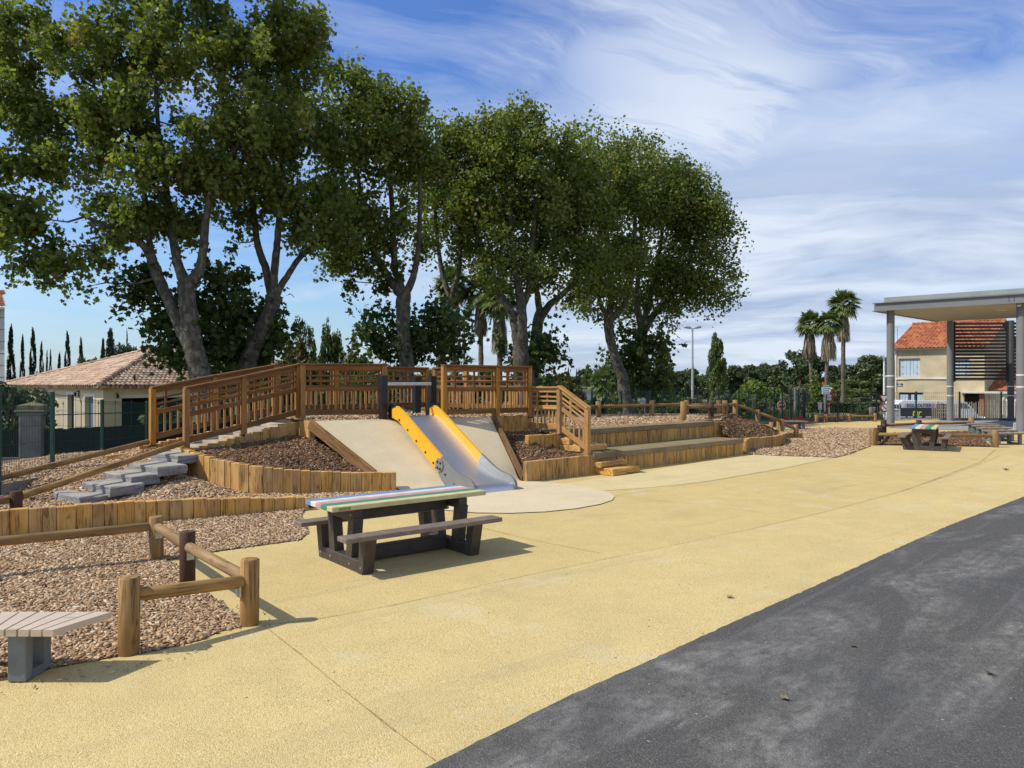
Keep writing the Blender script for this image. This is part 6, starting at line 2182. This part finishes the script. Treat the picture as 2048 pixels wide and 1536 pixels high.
plane_tree('largest plane tree, nearest the tiled house, its forked trunk behind the ramp railing', 18.6,
           [[(410, 790, 27), (402, 752, 24), (392, 712, 22), (384, 680, 21), (379, 640, 19), (374, 600, 17.5), (371, 563, 18)],
            [(383, 692, 16), (362, 655, 14.5), (345, 615, 13), (328, 578, 12), (314, 545, 12), (307, 524, 12.5)],
            [(308, 528, 9), (296, 505, 8.5), (284, 490, 8), (262, 475, 7), (239, 463, 6), (205, 452, 5), (160, 432, 4)],
            [(308, 526, 8), (300, 492, 7), (297, 440, 6), (283, 360, 5), (258, 270, 4)],
            [(371, 567, 13), (360, 540, 11), (353, 515, 10), (346, 470, 9), (338, 420, 8), (330, 350, 7), (318, 260, 5), (310, 130, 4)],
            [(371, 567, 14), (388, 556, 12.5), (398, 543, 11), (404, 515, 9), (408, 480, 9), (412, 440, 8), (425, 360, 6), (440, 250, 5), (450, 110, 4)],
            [(338, 420, 5), (280, 330, 4.5), (200, 230, 3.5), (110, 110, 3)], [(425, 360, 5), (480, 280, 4), (525, 170, 3)]],
           [(300, 60, 320, 190), (60, 110, 210, 210), (110, 330, 190, 150), (50, 455, 100, 95), (370, 330, 180, 170), (500, 170, 150, 180), (215, 470, 140, 85), (330, -140, 330, 150), (120, 545, 70, 40), (350, 440, 90, 60), (575, 60, 85, 110), (-20, 470, 60, 90), (20, 230, 90, 120), (230, 250, 150, 120)],
           900, 105, .120,
           [(285, 592, 45, 42, .8, 700), (330, 650, 55, 55, 1.1, 900), (300, 560, 40, 30, .6, 350), (430, 620, 55, 75, 1.1, 1100), (400, 690, 70, 45, 1.3, 900), (345, 715, 50, 35, .9, 420), (420, 560, 30, 40, .9, 300)], .8, .66)
plane_tree('plane tree with a leaning three way fork, second in the row', 20.6,
           [[(478, 790, 21), (488, 745, 20), (503, 705, 18), (519, 668, 17), (533, 638, 15.5), (545, 610, 16), (546, 592, 17)],
            [(546, 598, 10), (538, 567, 9), (531, 537, 8.5), (520, 505, 7.5), (512, 465, 7), (505, 400, 6), (498, 290, 4)],
            [(547, 596, 10), (548, 552, 8.5), (552, 510, 8), (556, 470, 7), (562, 400, 6), (572, 270, 4)],
            [(549, 596, 9), (562, 571, 7.5), (578, 546, 6.5), (590, 525, 6), (610, 500, 6), (642, 478, 5), (668, 445, 4)]],
           [(545, 290, 130, 180), (600, 130, 75, 120), (620, 420, 80, 95), (480, 420, 100, 80), (640, 270, 50, 110), (640, 500, 55, 40)],
           340, 105, .122,
           [(475, 640, 60, 80, .5, 1500), (525, 690, 55, 55, .5, 1100), (450, 700, 80, 45, .6, 1200), (540, 640, 30, 45, .4, 450), (470, 560, 40, 30, .5, 250)], .8)
plane_tree('plane tree right of the gap of sky, rising behind the slide gate', 23.0,
           [[(815, 800, 17), (813, 728, 16), (809, 680, 15), (806, 640, 15), (806, 606, 15.5), (806, 584, 16)],
            [(804, 592, 10), (786, 566, 9), (773, 548, 8.5), (761, 530, 8), (747, 500, 7), (735, 464, 6), (722, 400, 5), (712, 300, 4)],
            [(806, 586, 9), (799, 562, 8), (790, 538, 7.5), (788, 500, 7), (785, 430, 6), (780, 330, 5), (782, 220, 3)],
            [(809, 590, 9), (821, 568, 8), (830, 538, 7), (836, 500, 6), (840, 420, 5), (838, 320, 4)]],
           [(735, 330, 95, 150), (785, 240, 55, 85), (690, 200, 55, 90), (820, 330, 55, 115), (720, 470, 80, 60), (800, 470, 80, 70), (680, 460, 45, 75), (700, 545, 30, 28)],
           290, 100, .125,
           [(745, 672, 40, 45, .5, 600), (830, 680, 70, 52, .6, 1200), (880, 650, 45, 50, .8, 700), (790, 700, 50, 35, .4, 500), (770, 575, 25, 22, .3, 200), (900, 700, 30, 35, .6, 300)], .8)
plane_tree('slender plane tree half hidden behind its neighbours, in front of the first palm', 26.5,
           [[(880, 800, 12), (882, 710, 11), (886, 660, 11), (888, 628, 11), (898, 600, 10)],
            [(898, 602, 7), (894, 577, 6), (886, 550, 5.5), (880, 520, 5), (872, 450, 4), (866, 360, 3)],
            [(898, 602, 7), (911, 567, 6), (917, 540, 5.5), (920, 500, 5), (926, 420, 4), (930, 320, 3)]],
           [(890, 400, 60, 120), (930, 320, 50, 80), (893, 495, 46, 46), (870, 320, 35, 60)], 140, 95, .128, [(905, 660, 30, 45, .2, 300)], .8)
plane_tree('thick based plane tree with twin stems by the right end of the platform railing', 26.0,
           [[(1050, 800, 24), (1047, 745, 21), (1042, 712, 18), (1036, 680, 13), (1030, 645, 11), (1024, 622, 10)],
            [(1024, 626, 9), (1007, 602, 8), (998, 585, 7), (990, 565, 7), (977, 540, 6), (962, 490, 5), (950, 410, 4)],
            [(1047, 735, 14), (1045, 690, 12), (1044, 650, 12), (1043, 612, 11), (1038, 580, 9), (1030, 540, 7), (1022, 460, 6), (1018, 340, 4)],
            [(1044, 615, 8), (1056, 585, 7), (1060, 550, 6), (1066, 470, 5), (1075, 360, 4)]],
           [(1015, 340, 85, 120), (1032, 262, 45, 60), (960, 290, 50, 58), (985, 445, 85, 88), (1090, 320, 45, 72), (1060, 450, 70, 100), (1000, 520, 35, 32), (1030, 565, 55, 35)],
           320, 98, .128, [(1085, 700, 38, 45, .6, 600), (1060, 725, 55, 28, .7, 450), (1010, 690, 20, 30, .7, 120)], .8)
plane_tree('plane tree forking widely, just right of the twin stemmed one', 28.0,
           [[(1064, 810, 14), (1066, 745, 13), (1070, 690, 12), (1076, 645, 12), (1083, 626, 13)],
            [(1080, 632, 8), (1076, 598, 7), (1072, 575, 6), (1066, 540, 5.5), (1070, 470, 5), (1085, 370, 4)],
            [(1085, 628, 9), (1098, 611, 8), (1112, 598, 7), (1126, 586, 6.5), (1150, 560, 5), (1165, 510, 4), (1172, 430, 3)]],
           [(1125, 400, 75, 120), (1150, 340, 45, 60), (1120, 520, 80, 60), (1165, 480, 45, 90), (1150, 575, 45, 28)], 210, 95, .13, [(1095, 705, 30, 40, .2, 300)], .8)
plane_tree('plane tree with a bare curving trunk standing by the green fence', 31.0,
           [[(1258, 840, 16), (1254, 820, 14.5), (1249, 785, 13.5), (1245, 757, 12.5), (1237, 735, 11.5), (1228, 705, 10), (1221, 680, 10), (1217, 655, 10.5), (1218, 640, 11)],
            [(1219, 645, 8), (1221, 606, 7), (1222, 560, 6), (1215, 480, 5), (1210, 390, 4)],
            [(1220, 645, 7), (1234, 625, 6), (1247, 610, 5.5), (1262, 570, 5), (1270, 480, 4), (1268, 380, 3)],
            [(1217, 642, 6), (1204, 615, 5), (1190, 570, 4), (1180, 490, 3)]],
           [(1225, 430, 80, 115), (1195, 345, 48, 50), (1255, 345, 45, 45), (1215, 550, 75, 70), (1180, 450, 45, 90), (1195, 612, 45, 22)], 270, 92, .132,
           [(1262, 728, 38, 40, .8, 650), (1225, 745, 22, 28, .5, 180), (1260, 690, 30, 35, .8, 300)], .8)
plane_tree('plane tree with the broad round crown at the right end of the row', 33.0,
           [[(1296, 840, 12), (1293, 790, 12), (1289, 740, 11.5), (1286, 700, 11), (1284, 668, 12), (1287, 650, 14)],
            [(1283, 655, 8), (1277, 630, 7), (1272, 600, 6), (1278, 540, 5), (1285, 440, 4), (1290, 360, 3)],
            [(1290, 653, 9), (1302, 636, 8), (1314, 622, 7), (1335, 600, 6), (1362, 560, 5), (1385, 500, 4), (1400, 430, 3)],
            [(1286, 650, 7), (1298, 600, 6), (1312, 540, 5), (1325, 460, 4), (1330, 380, 3)]],
           [(1335, 450, 100, 135), (1300, 355, 50, 55), (1375, 445, 68, 95), (1345, 370, 55, 50), (1393, 535, 58, 75), (1360, 580, 85, 55), (1290, 560, 60, 70), (1415, 475, 36, 55), (1420, 600, 30, 22), (1300, 620, 60, 25)], 400, 92, .134,
           [(1290, 735, 42, 40, -.3, 700), (1302, 692, 28, 40, -.2, 400), (1300, 772, 45, 25, .0, 350)], .85)


# ------------------------------------------------------------------ background trees: prototypes of unit size
def proto_crown(kind):
    if kind == 'broad':
        cl = [ellip_points(26, np.array([0, 0, .62]), np.array([.44, .44, .33]), 3.5), ellip_points(14, np.array([.12, 0, .42]), np.array([.38, .38, .26]), 3.0), ellip_points(10, np.array([-.16, .05, .75]), np.array([.24, .24, .2]), 3.0), ellip_points(8, np.array([-.2, -.1, .3]), np.array([.25, .25, .2]), 3.0)]
        cl = np.concatenate(cl); r, per, s = .105, 230, .042
    elif kind == 'oval':
        cl = [ellip_points(30, np.array([0, 0, .55]), np.array([.38, .38, .42]), 3.0), ellip_points(12, np.array([.1, .1, .3]), np.array([.36, .36, .25]), 3.0)]
        cl = np.concatenate(cl); r, per, s = .11, 210, .044
    elif kind == 'cypress':
        z = RNG.random(70) ** 1.1
        rad = .40 * np.where(z < .25, .75 + z, 1.0) * (1 - z) ** .62
        th = RNG.uniform(0, 6.28, 70)
        cl = np.stack([np.cos(th) * rad * .8, np.sin(th) * rad * .8, .03 + z * .94], 1); r, per, s = .085, 70, .045
    elif kind == 'poplar':
        z = RNG.random(60)
        rad = .36 * np.sin(np.pi * np.clip(z * .86 + .12, 0, 1)) ** .7
        th = RNG.uniform(0, 6.28, 60)
        q = np.sqrt(RNG.random(60))
        cl = np.stack([np.cos(th) * rad * q, np.sin(th) * rad * q, .06 + z * .9], 1); r, per, s = .10, 150, .05
    elif kind == 'conifer':
        pts = []
        for lv in range(9):
            z = .22 + .74 * lv / 8
            ln = .46 * (1 - lv / 9.0)
            for k in range(7):
                th = k * .9 + lv * 1.3
                for q in (.35, .7, 1.0):
                    pts.append((math.cos(th) * ln * q, math.sin(th) * ln * q, z - .05 * q + .02 * random.random()))
        cl = np.array(pts); r, per, s = .055, 26, .035
    elif kind == 'airy':
        cl = [ellip_points(18, np.array([0, 0, .35]), np.array([.46, .4, .33]), 2.5)]
        for k in range(9):
            th = random.uniform(0, 6.28); q = random.uniform(.05, .38); h = random.uniform(.6, .97)
            for f_ in (.45, .6, .75, .9, 1.0):
                cl.append(np.array([(math.cos(th) * q * f_, math.sin(th) * q * f_, h * f_)]))
        cl = np.concatenate(cl); r, per, s = .075, 75, .040
    else:   # shrub
        cl = [ellip_points(34, np.array([0, 0, .42]), np.array([.42, .42, .46]), 2.6)]
        cl = np.concatenate(cl)
        cl[:, 2] = np.abs(cl[:, 2])
        r, per, s = .12, 170, .055
    n = len(cl)
    cc = np.repeat(cl, per, axis=0)
    off = RNG.normal(0, 1, cc.shape)
    off /= np.linalg.norm(off, axis=1)[:, None]
    off *= (RNG.random(len(cc)) ** .5)[:, None]
    L = cc + off * r * np.repeat(RNG.uniform(.7, 1.3, n), per)[:, None]
    L[:, 2] = np.maximum(L[:, 2], .01)
    rnd = np.clip(RNG.normal(.5, .2, len(L)) + np.repeat(RNG.normal(0, .13, n), per), 0, 1)
    return L, off, s, rnd, cl


def proto(kind, name, mat, trunk_r=.022, trunk_mat='bark_brown'):
    t_ = local_thing(name, 'tree', 'tree')
    L, off, s, rnd, cl = proto_crown(kind)
    mb = MB()
    mb.tube([(0, 0, -.05), (.01, 0, .2), (0, .01, .45), (0, 0, .8)], [trunk_r * 1.3, trunk_r, trunk_r * .7, .004], 8)
    for c in cl[::3]:
        c = Vector(c); a = Vector((0, 0, min(.55, max(.12, c.z * .55))))
        mb.tube([a, a.lerp(c, .5) + Vector((0, 0, -.01)), c], [trunk_r * .45, trunk_r * .3, .003], 5, False)
    mb.build('trunk', M[trunk_mat], t_)
    leaf_cloud('crown', L, s, M[mat], t_, DIAMOND if kind in ('cypress', 'conifer') else OVAL_LEAF, off, -.3 if kind in ('cypress', 'poplar') else .3, .3, rnd)
    return t_


PR = {}
USED = set()


def bg(kind, mat, name, px, ptop, wpx, y, label, cat='tree', group=None, depth=1.0, base=None):
    key = (kind, mat, name)
    if key not in PR:
        PR[key] = proto(kind, name, mat)
    o = PR[key]
    p = P(px, ptop, y)
    zb = terrain(p.x, y) if base is None else base
    h = p.z - zb
    w_ = wpx * y / F / .92
    loc, sc, rz = (p.x, y, zb), (w_, w_ * depth, h / .98), random.uniform(0, 6.28) if depth == 1.0 else 0
    if key in USED:
        o = copy_tree(o, loc, rz, label, sc)
    else:
        USED.add(key)
        o.location, o.scale, o.rotation_euler = loc, sc, (0, 0, rz)
    tag(o, label, cat, group)
    return o


# left: cypresses and pines behind the tiled house
g_cy = 'cypresses behind the tiled house'
for px, top, w_, y, lab in ((22, 660, 26, 62, 'leftmost tall cypress beside the grey block house'), (45, 678, 17, 64, 'thin cypress second from the grey block house'), (66, 666, 26, 61, 'full cypress, third from the grey block house'),
                            (83, 692, 17, 60, 'shorter cypress, fourth from the grey block house'), (94, 708, 10, 66, 'thin far cypress, fifth from the grey block house'), (101, 706, 11, 68, 'thin far cypress, sixth from the grey block house'),
                            (119, 712, 16, 63, 'low cypress at the left of the broad one above the roof'), (135, 673, 24, 62, 'broad cypress standing alone above the left part of the roof'), (162, 684, 20, 66, 'medium cypress above the middle of the roof slope'), (254, 668, 9, 72, 'single narrow cypress tip right of the conifers')):
    bg('cypress', 'leaf_cypress', 'cypress_tree', px, top, w_, y, lab, 'tree', g_cy)
bg('conifer', 'leaf_cypress', 'conifer_tree', 221, 661, 52, 58, 'dark layered conifer above the tiled roof', 'tree')
bg('conifer', 'leaf_cypress', 'conifer_tree', 206, 680, 26, 60, 'small conifer just left of the layered one above the roof', 'tree')
bg('broad', 'leaf_dark', 'broadleaf_tree', 250, 688, 66, 62, 'rounded dark tree behind the ridge of the tiled house', 'tree')
bg('broad', 'leaf_dark', 'broadleaf_tree', 175, 715, 60, 66, 'low rounded tree behind the left roof slope', 'tree')
bg('shrub', 'leaf_dark', 'laurel_shrub', 18, 744, 175, 17.2, 'large dark laurel behind the concrete pillar at the left edge', 'shrub', None, 1.0, -.3)
bg('shrub', 'leaf_dark', 'laurel_shrub', 96, 860, 40, 16.4, 'small dark bush squeezed between the pillar and the black screening', 'shrub', None, 1.0, -.3)
# middle: behind ramp and platform
bg('airy', 'leaf_autumn', 'airy_tree', 592, 632, 105, 28, 'thin yellowing tree with bare tips behind the ramp railing', 'tree', None, 1.0, -.2)
bg('airy', 'leaf_mid', 'airy_tree', 632, 652, 60, 29, 'slim pointed green tree right of the yellowing one', 'tree', None, 1.0, -.2)
bg('oval', 'leaf_mid', 'broadleaf_tree', 662, 662, 58, 30, 'dark green young tree behind the left railing panel', 'tree', None, 1.0, -.2)
bg('shrub', 'leaf_mid', 'shrub', 560, 700, 95, 24, 'green shrub behind the ramp right of the leaning plane tree', 'shrub', None, 1.0, -.2)
bg('shrub', 'leaf_autumn', 'shrub', 620, 712, 110, 25.5, 'yellow green shrub behind the upper end of the ramp', 'shrub', None, 1.0, -.2)
bg('shrub', 'leaf_autumn', 'shrub', 712, 697, 110, 27, 'olive yellow shrub left of the third plane tree', 'shrub', None, 1.0, -.2)
bg('shrub', 'leaf_mid', 'shrub', 690, 740, 120, 23, 'low green shrub seen through the left railing panel', 'shrub', None, 1.0, -.2)
bg('shrub', 'leaf_mid', 'shrub', 820, 748, 150, 25.5, 'low green shrub seen through the slide gate', 'shrub', None, 1.0, -.2)
bg('shrub', 'leaf_dark', 'shrub', 950, 752, 120, 27, 'dark shrub seen through the lattice right of the gate', 'shrub', None, 1.0, -.2)
bg('shrub', 'leaf_mid', 'shrub', 1075, 738, 90, 33, 'green shrub behind the lower level railing', 'shrub', None, 1.0, -.3)
bg('shrub', 'leaf_autumn', 'shrub', 1130, 742, 90, 36, 'browning shrub above the short stair railing', 'shrub', None, 1.0, -.3)
bg('shrub', 'leaf_mid', 'shrub', 400, 790, 200, 21, 'green shrub seen through the far ramp railing', 'shrub', None, 1.0, -.3)
bg('broad', 'leaf_mid', 'broadleaf_tree', 470, 725, 120, 36, 'green tree low behind the two leftmost plane trees', 'tree', None, 1.0, -.5)
# far tree line
g_far = 'trees of the far tree line'
lab_far = 'tree in the dense far tree line above the green fence'
random.seed(21)
for px in range(520, 1560, 30):
    y = random.uniform(85, 120)
    top = 748 + random.uniform(-13, 9) - (8 if px > 1330 else 0)
    kk = random.choice((('broad', 'leaf_dark'), ('broad', 'leaf_mid'), ('oval', 'leaf_dark')))
    bg(kk[0], kk[1], 'broadleaf_tree', px + random.uniform(-9, 9), top, random.uniform(52, 92), y, lab_far, 'tree', g_far)
for px, top, w_, y, mt, lab in ((1365, 742, 70, 80, 'leaf_dark', 'dark spreading tree between the twin headed lamp and the last plane tree'), (1480, 730, 90, 84, 'leaf_dark', 'dark tree right of the tall poplar'), (1540, 727, 70, 88, 'leaf_dark', 'dark tree left of the big round one by the palms'),
                            (1601, 700, 105, 78, 'leaf_dark', 'big round dark tree behind the left pair of palms'), (1672, 728, 80, 82, 'leaf_dark', 'dark tree between the middle palm and the tall palm'), (1742, 711, 118, 76, 'leaf_dark', 'big round dark tree left of the canopy column'),
                            (1700, 760, 90, 62, 'leaf_mid', 'lower green tree behind the tall palm trunk'), (1640, 765, 80, 66, 'leaf_mid', 'lower green tree behind the direction boards')):
    bg('broad', mt, 'broadleaf_tree', px, top, w_, y, lab, 'tree')
bg('poplar', 'leaf_mid', 'poplar_tree', 1432, 671, 52, 60, 'tall upright poplar right of the twin headed lamp', 'tree')
bg('poplar', 'leaf_mid', 'poplar_tree', 1327, 688, 50, 62, 'upright poplar partly behind the last plane tree', 'tree')
bg('poplar', 'leaf_mid', 'poplar_tree', 1176, 732, 30, 64, 'small pale poplar above the white shelter', 'tree')
bg('cypress', 'leaf_cypress', 'cypress_tree', 1137, 738, 9, 90, 'tiny far cypress left of the pair on the skyline', 'tree', None)
bg('cypress', 'leaf_cypress', 'cypress_tree', 1153, 741, 7, 90, 'left one of the tiny far cypress pair on the skyline', 'tree', None)
bg('cypress', 'leaf_cypress', 'cypress_tree', 1158, 739, 7, 90, 'right one of the tiny far cypress pair on the skyline', 'tree', None)
bg('shrub', 'leaf_lime', 'shrub', 1520, 757, 105, 46, 'bright green bush left of the STOP sign', 'shrub')
bg('shrub', 'leaf_lime', 'shrub', 1487, 778, 60, 44, 'smaller bright green bush at the end of the log rail', 'shrub')
bg('shrub', 'leaf_olive', 'shrub', 1589, 763, 62, 44, 'grey olive bush behind the STOP sign', 'shrub')
bg('shrub', 'leaf_olive', 'shrub', 1450, 781, 50, 42, 'pale grey bush below the tall poplar', 'shrub')
bg('shrub', 'leaf_olive', 'shrub', 1722, 792, 90, 58, 'dry grey bush behind the clipped hedge', 'shrub')
bg('shrub', 'leaf_dark', 'shrub', 1728, 806, 50, 47, 'small dark shrub in front of the clipped hedge', 'shrub')
random.seed(5)
for i, px in enumerate((1110, 1142, 1172, 1200, 1235, 1268, 1300, 1330, 1362, 1395, 1425, 1460, 1495, 1530)):
    bg('shrub', ('leaf_mid', 'leaf_olive', 'leaf_mid', 'leaf_dark')[i % 4], 'shrub', px, 790 + random.uniform(-8, 8), random.uniform(45, 65), 36 + random.uniform(0, 8), 'low shrub in the row growing just beyond the green fence', 'shrub', 'shrubs beyond the green fence')
for i, px in enumerate((1555, 1580)):
    bg('shrub', 'leaf_mid', 'shrub', px, 815, 40, 39.5 + i, ('low green shrub under the STOP sign', 'low green shrub right of the STOP sign pole')[i], 'shrub')

# clipped hedge
def box_cloud(n, x0, x1, y0, y1, z0, z1):
    q = RNG.random((n, 3))
    f_ = RNG.integers(0, 4, n)
    q[:, 1] = np.where(f_ == 0, RNG.random(n) * .1, q[:, 1])
    q[:, 2] = np.where(f_ == 1, 1 - RNG.random(n) * .1, q[:, 2])
    return np.array([x0, y0, z0]) + q * np.array([x1 - x0, y1 - y0, z1 - z0])


hg = thing('clipped_hedge', (P(1680, 0, 53).x, 53, -.5), 'long clipped dark hedge behind the palm trunks', 'hedge')
L = box_cloud(9000, P(1612, 0, 53).x, P(1752, 0, 53).x, 52.5, 53.6, -.75, P(0, 806, 53).z)
leaf_cloud('foliage', L, .15, M['leaf_dark'], hg, OVAL_LEAF, None, .2, .4)
ic = thing('ivy', (P(1628, 0, 54.6).x, 54.6, -.5), 'green ivy wrapped round the base of the left palm trunk', 'ivy')
L = np.array(P(1628.5, 800, 54.8)) + RNG.normal(0, 1, (1500, 3)) * np.array([.22, .18, .8])
leaf_cloud('foliage', L, .13, M['leaf_lime'], ic, OVAL_LEAF, None, .2, .4)


# ------------------------------------------------------------------ palms
def palm(label, px, pcrown, pskirt, y, rpx, lean=0.0, trunk_px=5.0, dead=1.0, group='fan palms', skirt_w=.42):
    c = P(px, pcrown, y)
    bx = P(px + lean, 823, y).x
    zb = terrain(bx, y)
    t_ = thing('palm_tree', (bx, y, zb), label, 'palm', group)
    R_ = rpx * y / F
    zs = P(0, pskirt, y).z
    tr = trunk_px * y / F
    mb = MB()
    H = c.z - zb
    pts, rad = [], []
    for k in range(26):
        f_ = k / 25
        pts.append((bx + (c.x - bx) * f_, y, zb - .1 + (H + .1) * f_)); rad.append(tr * (1.35 - .35 * min(1, f_ * 4)) * random.uniform(.92, 1.08))
    mb.tube(pts, rad, 12, True, jit=.08)
    mb.build('trunk', M['palm_bark'], t_)
    # hanging skirt of dead fronds
    V, Fc, rn = [], [], []

    def blade(a, b, w_, sag, rv, axis):
        """narrow strip a->b"""
        a, b = Vector(a), Vector(b)
        d = (b - a); s_ = d.cross(axis)
        if s_.length < 1e-6:
            s_ = Vector((1, 0, 0))
        s_ = s_.normalized() * w_
        m_ = a.lerp(b, .55) + Vector((0, 0, sag * .35))
        e = b + Vector((0, 0, -sag * .65))
        base = len(V)
        V.extend([tuple(a - s_ * .4), tuple(a + s_ * .4), tuple(m_ + s_), tuple(m_ - s_), tuple(e + s_ * .15), tuple(e - s_ * .15)])
        Fc.extend([base, base + 1, base + 2, base + 3, base + 3, base + 2, base + 4, base + 5])
        rn.extend([rv] * 6)
    top = c.z - .15 * R_
    for k in range(int(420 * dead)):
        th = random.uniform(0, 6.28)
        f_ = random.random()
        z0_ = zs + (top - zs) * (.18 + .82 * f_)
        rr = skirt_w * (.55 + .45 * math.sin(math.pi * min(1, .25 + .75 * (z0_ - zs) / (top - zs)))) * random.uniform(.7, 1.05)
        ln = (top - zs) * random.uniform(.22, .42)
        a = (c.x + math.cos(th) * rr * .8, y + math.sin(th) * rr * .8, z0_)
        b_ = (c.x + math.cos(th) * rr * random.uniform(.85, 1.12), y + math.sin(th) * rr * random.uniform(.85, 1.12), max(zs - .08, z0_ - ln))
        blade(a, b_, .035, 0, random.random(), Vector((math.cos(th), math.sin(th), 0)))
    sk_ = raw_mesh('dead_skirt', V, Fc, 4, M['palm_dead'], rn, t_)
    V, Fc, rn = [], [], []
    nf = 54
    for k in range(nf):
        th = k * 2.399 + random.uniform(-.2, .2)
        el = -0.75 + 2.05 * (k / nf) + random.uniform(-.15, .15)
        ln = R_ * random.uniform(.28, .55)
        dr = Vector((math.cos(th) * math.cos(el), math.sin(th) * math.cos(el), math.sin(el)))
        a = Vector((c.x, y, c.z)) + dr * .06
        h = a + dr * ln
        side = dr.cross(UP)
        side = side.normalized() if side.length > .05 else Vector((1, 0, 0))
        upv = side.cross(dr).normalized()
        blade(a, h, .022, .02, .35, upv)
        tw = random.uniform(-.7, .7)
        hang = max(0.0, .85 * (1 - max(0, el) / 1.3)) + random.uniform(-.1, .2)
        ax2 = (dr * .75 - UP * hang * .6 + UP * .12).normalized()
        sd2 = (side * math.cos(tw) + ax2.cross(side) * math.sin(tw)).normalized()
        nb = 15
        rv = random.uniform(.15, .95) if el > -.3 else random.uniform(.6, 1.0)
        for q in range(nb):
            an = (q / (nb - 1) - .5) * 2.9
            d2 = ax2 * math.cos(an) + sd2 * math.sin(an) + upv * random.uniform(-.10, .10)
            l2 = R_ * .58 * (1 - .25 * abs(an) / 1.45) * random.uniform(.85, 1.1)
            blade(h, h + d2 * l2, .05 * R_, R_ * .10, min(1, max(0, rv + random.uniform(-.12, .12))), upv)
    raw_mesh('crown', V, Fc, 4, M['palm_leaf'], rn, t_)
    return t_


palm('left palm of the trio by the street, with ivy at its foot', 1619, 650, 716, 55, 31, 6, 3.6, skirt_w=.52)
palm('middle palm of the trio by the street, with a wide grey skirt', 1657, 648, 721, 54, 31, -7, 3.4, skirt_w=.60)
palm('tallest palm of the trio by the street', 1687, 612, 683, 57, 36, -1, 4.0, skirt_w=.52)
palm('palm mostly hidden behind the slender plane tree', 905, 575, 625, 40, 44, 2, 5, skirt_w=.42)
palm('palm with a grey skirt right of the single headed lamp', 961, 590, 671, 40, 46, 2, 5, skirt_w=.40)
palm('palm with the longest shaggy skirt beside the twin stemmed plane tree', 999, 605, 707, 39, 48, 1, 5.5, 1.3, skirt_w=.46)
palm('short fan palm with no trunk left of the curving plane trunk', 1214, 768, 800, 46, 44, 0, 3, .2, 'fan palms', .3)

# grass beyond the fence
def grass(name, n, area, hmin, hmax, label):
    x = RNG.uniform(area[0], area[1], n); y = RNG.uniform(area[2], area[3], n)
    keep = np.array([b - fence_y(a) > .25 for a, b in zip(x, y)]) if area[0] > -5 else np.ones(n, bool)
    x, y = x[keep], y[keep]
    z = np.array([terrain(a, b) for a, b in zip(x, y)])
    n = len(x)
    h = RNG.uniform(hmin, hmax, n)
    th = RNG.uniform(0, 6.28, n)
    w_ = .012
    dx, dy = np.cos(th) * w_, np.sin(th) * w_
    lx, ly = RNG.normal(0, .3, n) * h, RNG.normal(0, .3, n) * h
    V = np.zeros((n, 4, 3))
    V[:, 0] = np.stack([x - dx, y - dy, z], 1); V[:, 1] = np.stack([x + dx, y + dy, z], 1)
    V[:, 2] = np.stack([x + lx + dx * .3, y + ly + dy * .3, z + h], 1); V[:, 3] = np.stack([x + lx - dx * .3, y + ly - dy * .3, z + h], 1)
    o = raw_mesh(name, V.reshape(-1, 3), np.arange(n * 4), 4, M['grass'], np.repeat(np.clip(RNG.normal(.5, .25, n), 0, 1), 4))
    tag(o, label, 'grass', kind='stuff')


grass('tall_grass', 16000, (0, 18, 25, 42), .15, .55, 'rough tall grass growing beyond the green fence')
grass('short_grass', 5000, (-14, -8.5, 12, 20), .04, .16, 'thin weeds at the foot of the low wall on the left')

# leaves blown onto the yard
for px, py, s_, lab, z in ((1568, 1398, .05, 'pale curled dry leaf lying on the asphalt', .010), (1461, 1195, .05, 'brown dry leaf on the yellow surface near the asphalt edge', .008), (2012, 940, .10, 'dark dry leaf on the yellow surface far right', .008), (1708, 1293, .035, 'small dark leaf on the asphalt, nearer the edge', .010), (1978, 1348, .045, 'small dark leaf on the asphalt at the right', .010)):
    p = G(px, py, z)
    th = random.uniform(0, 6.28)
    V = []
    for a, b in PLANE_LEAF:
        b -= .45
        V.append((p.x + s_ * (a * math.cos(th) - b * math.sin(th)), p.y + s_ * (a * math.sin(th) + b * math.cos(th)), z + s_ * (.05 + .7 * a * a + .5 * max(0, b))))
    c = (p.x, p.y, z + .003)
    fs = []
    k = len(V)
    for i in range(k):
        fs += [i, (i + 1) % k, k]
    o = raw_mesh('fallen_leaf', V + [c], fs, 3, M['dry_leaf'], [.9 if s_ == .05 else .1] * (k + 1), None, False, c)
    tag(o, lab, 'leaf')
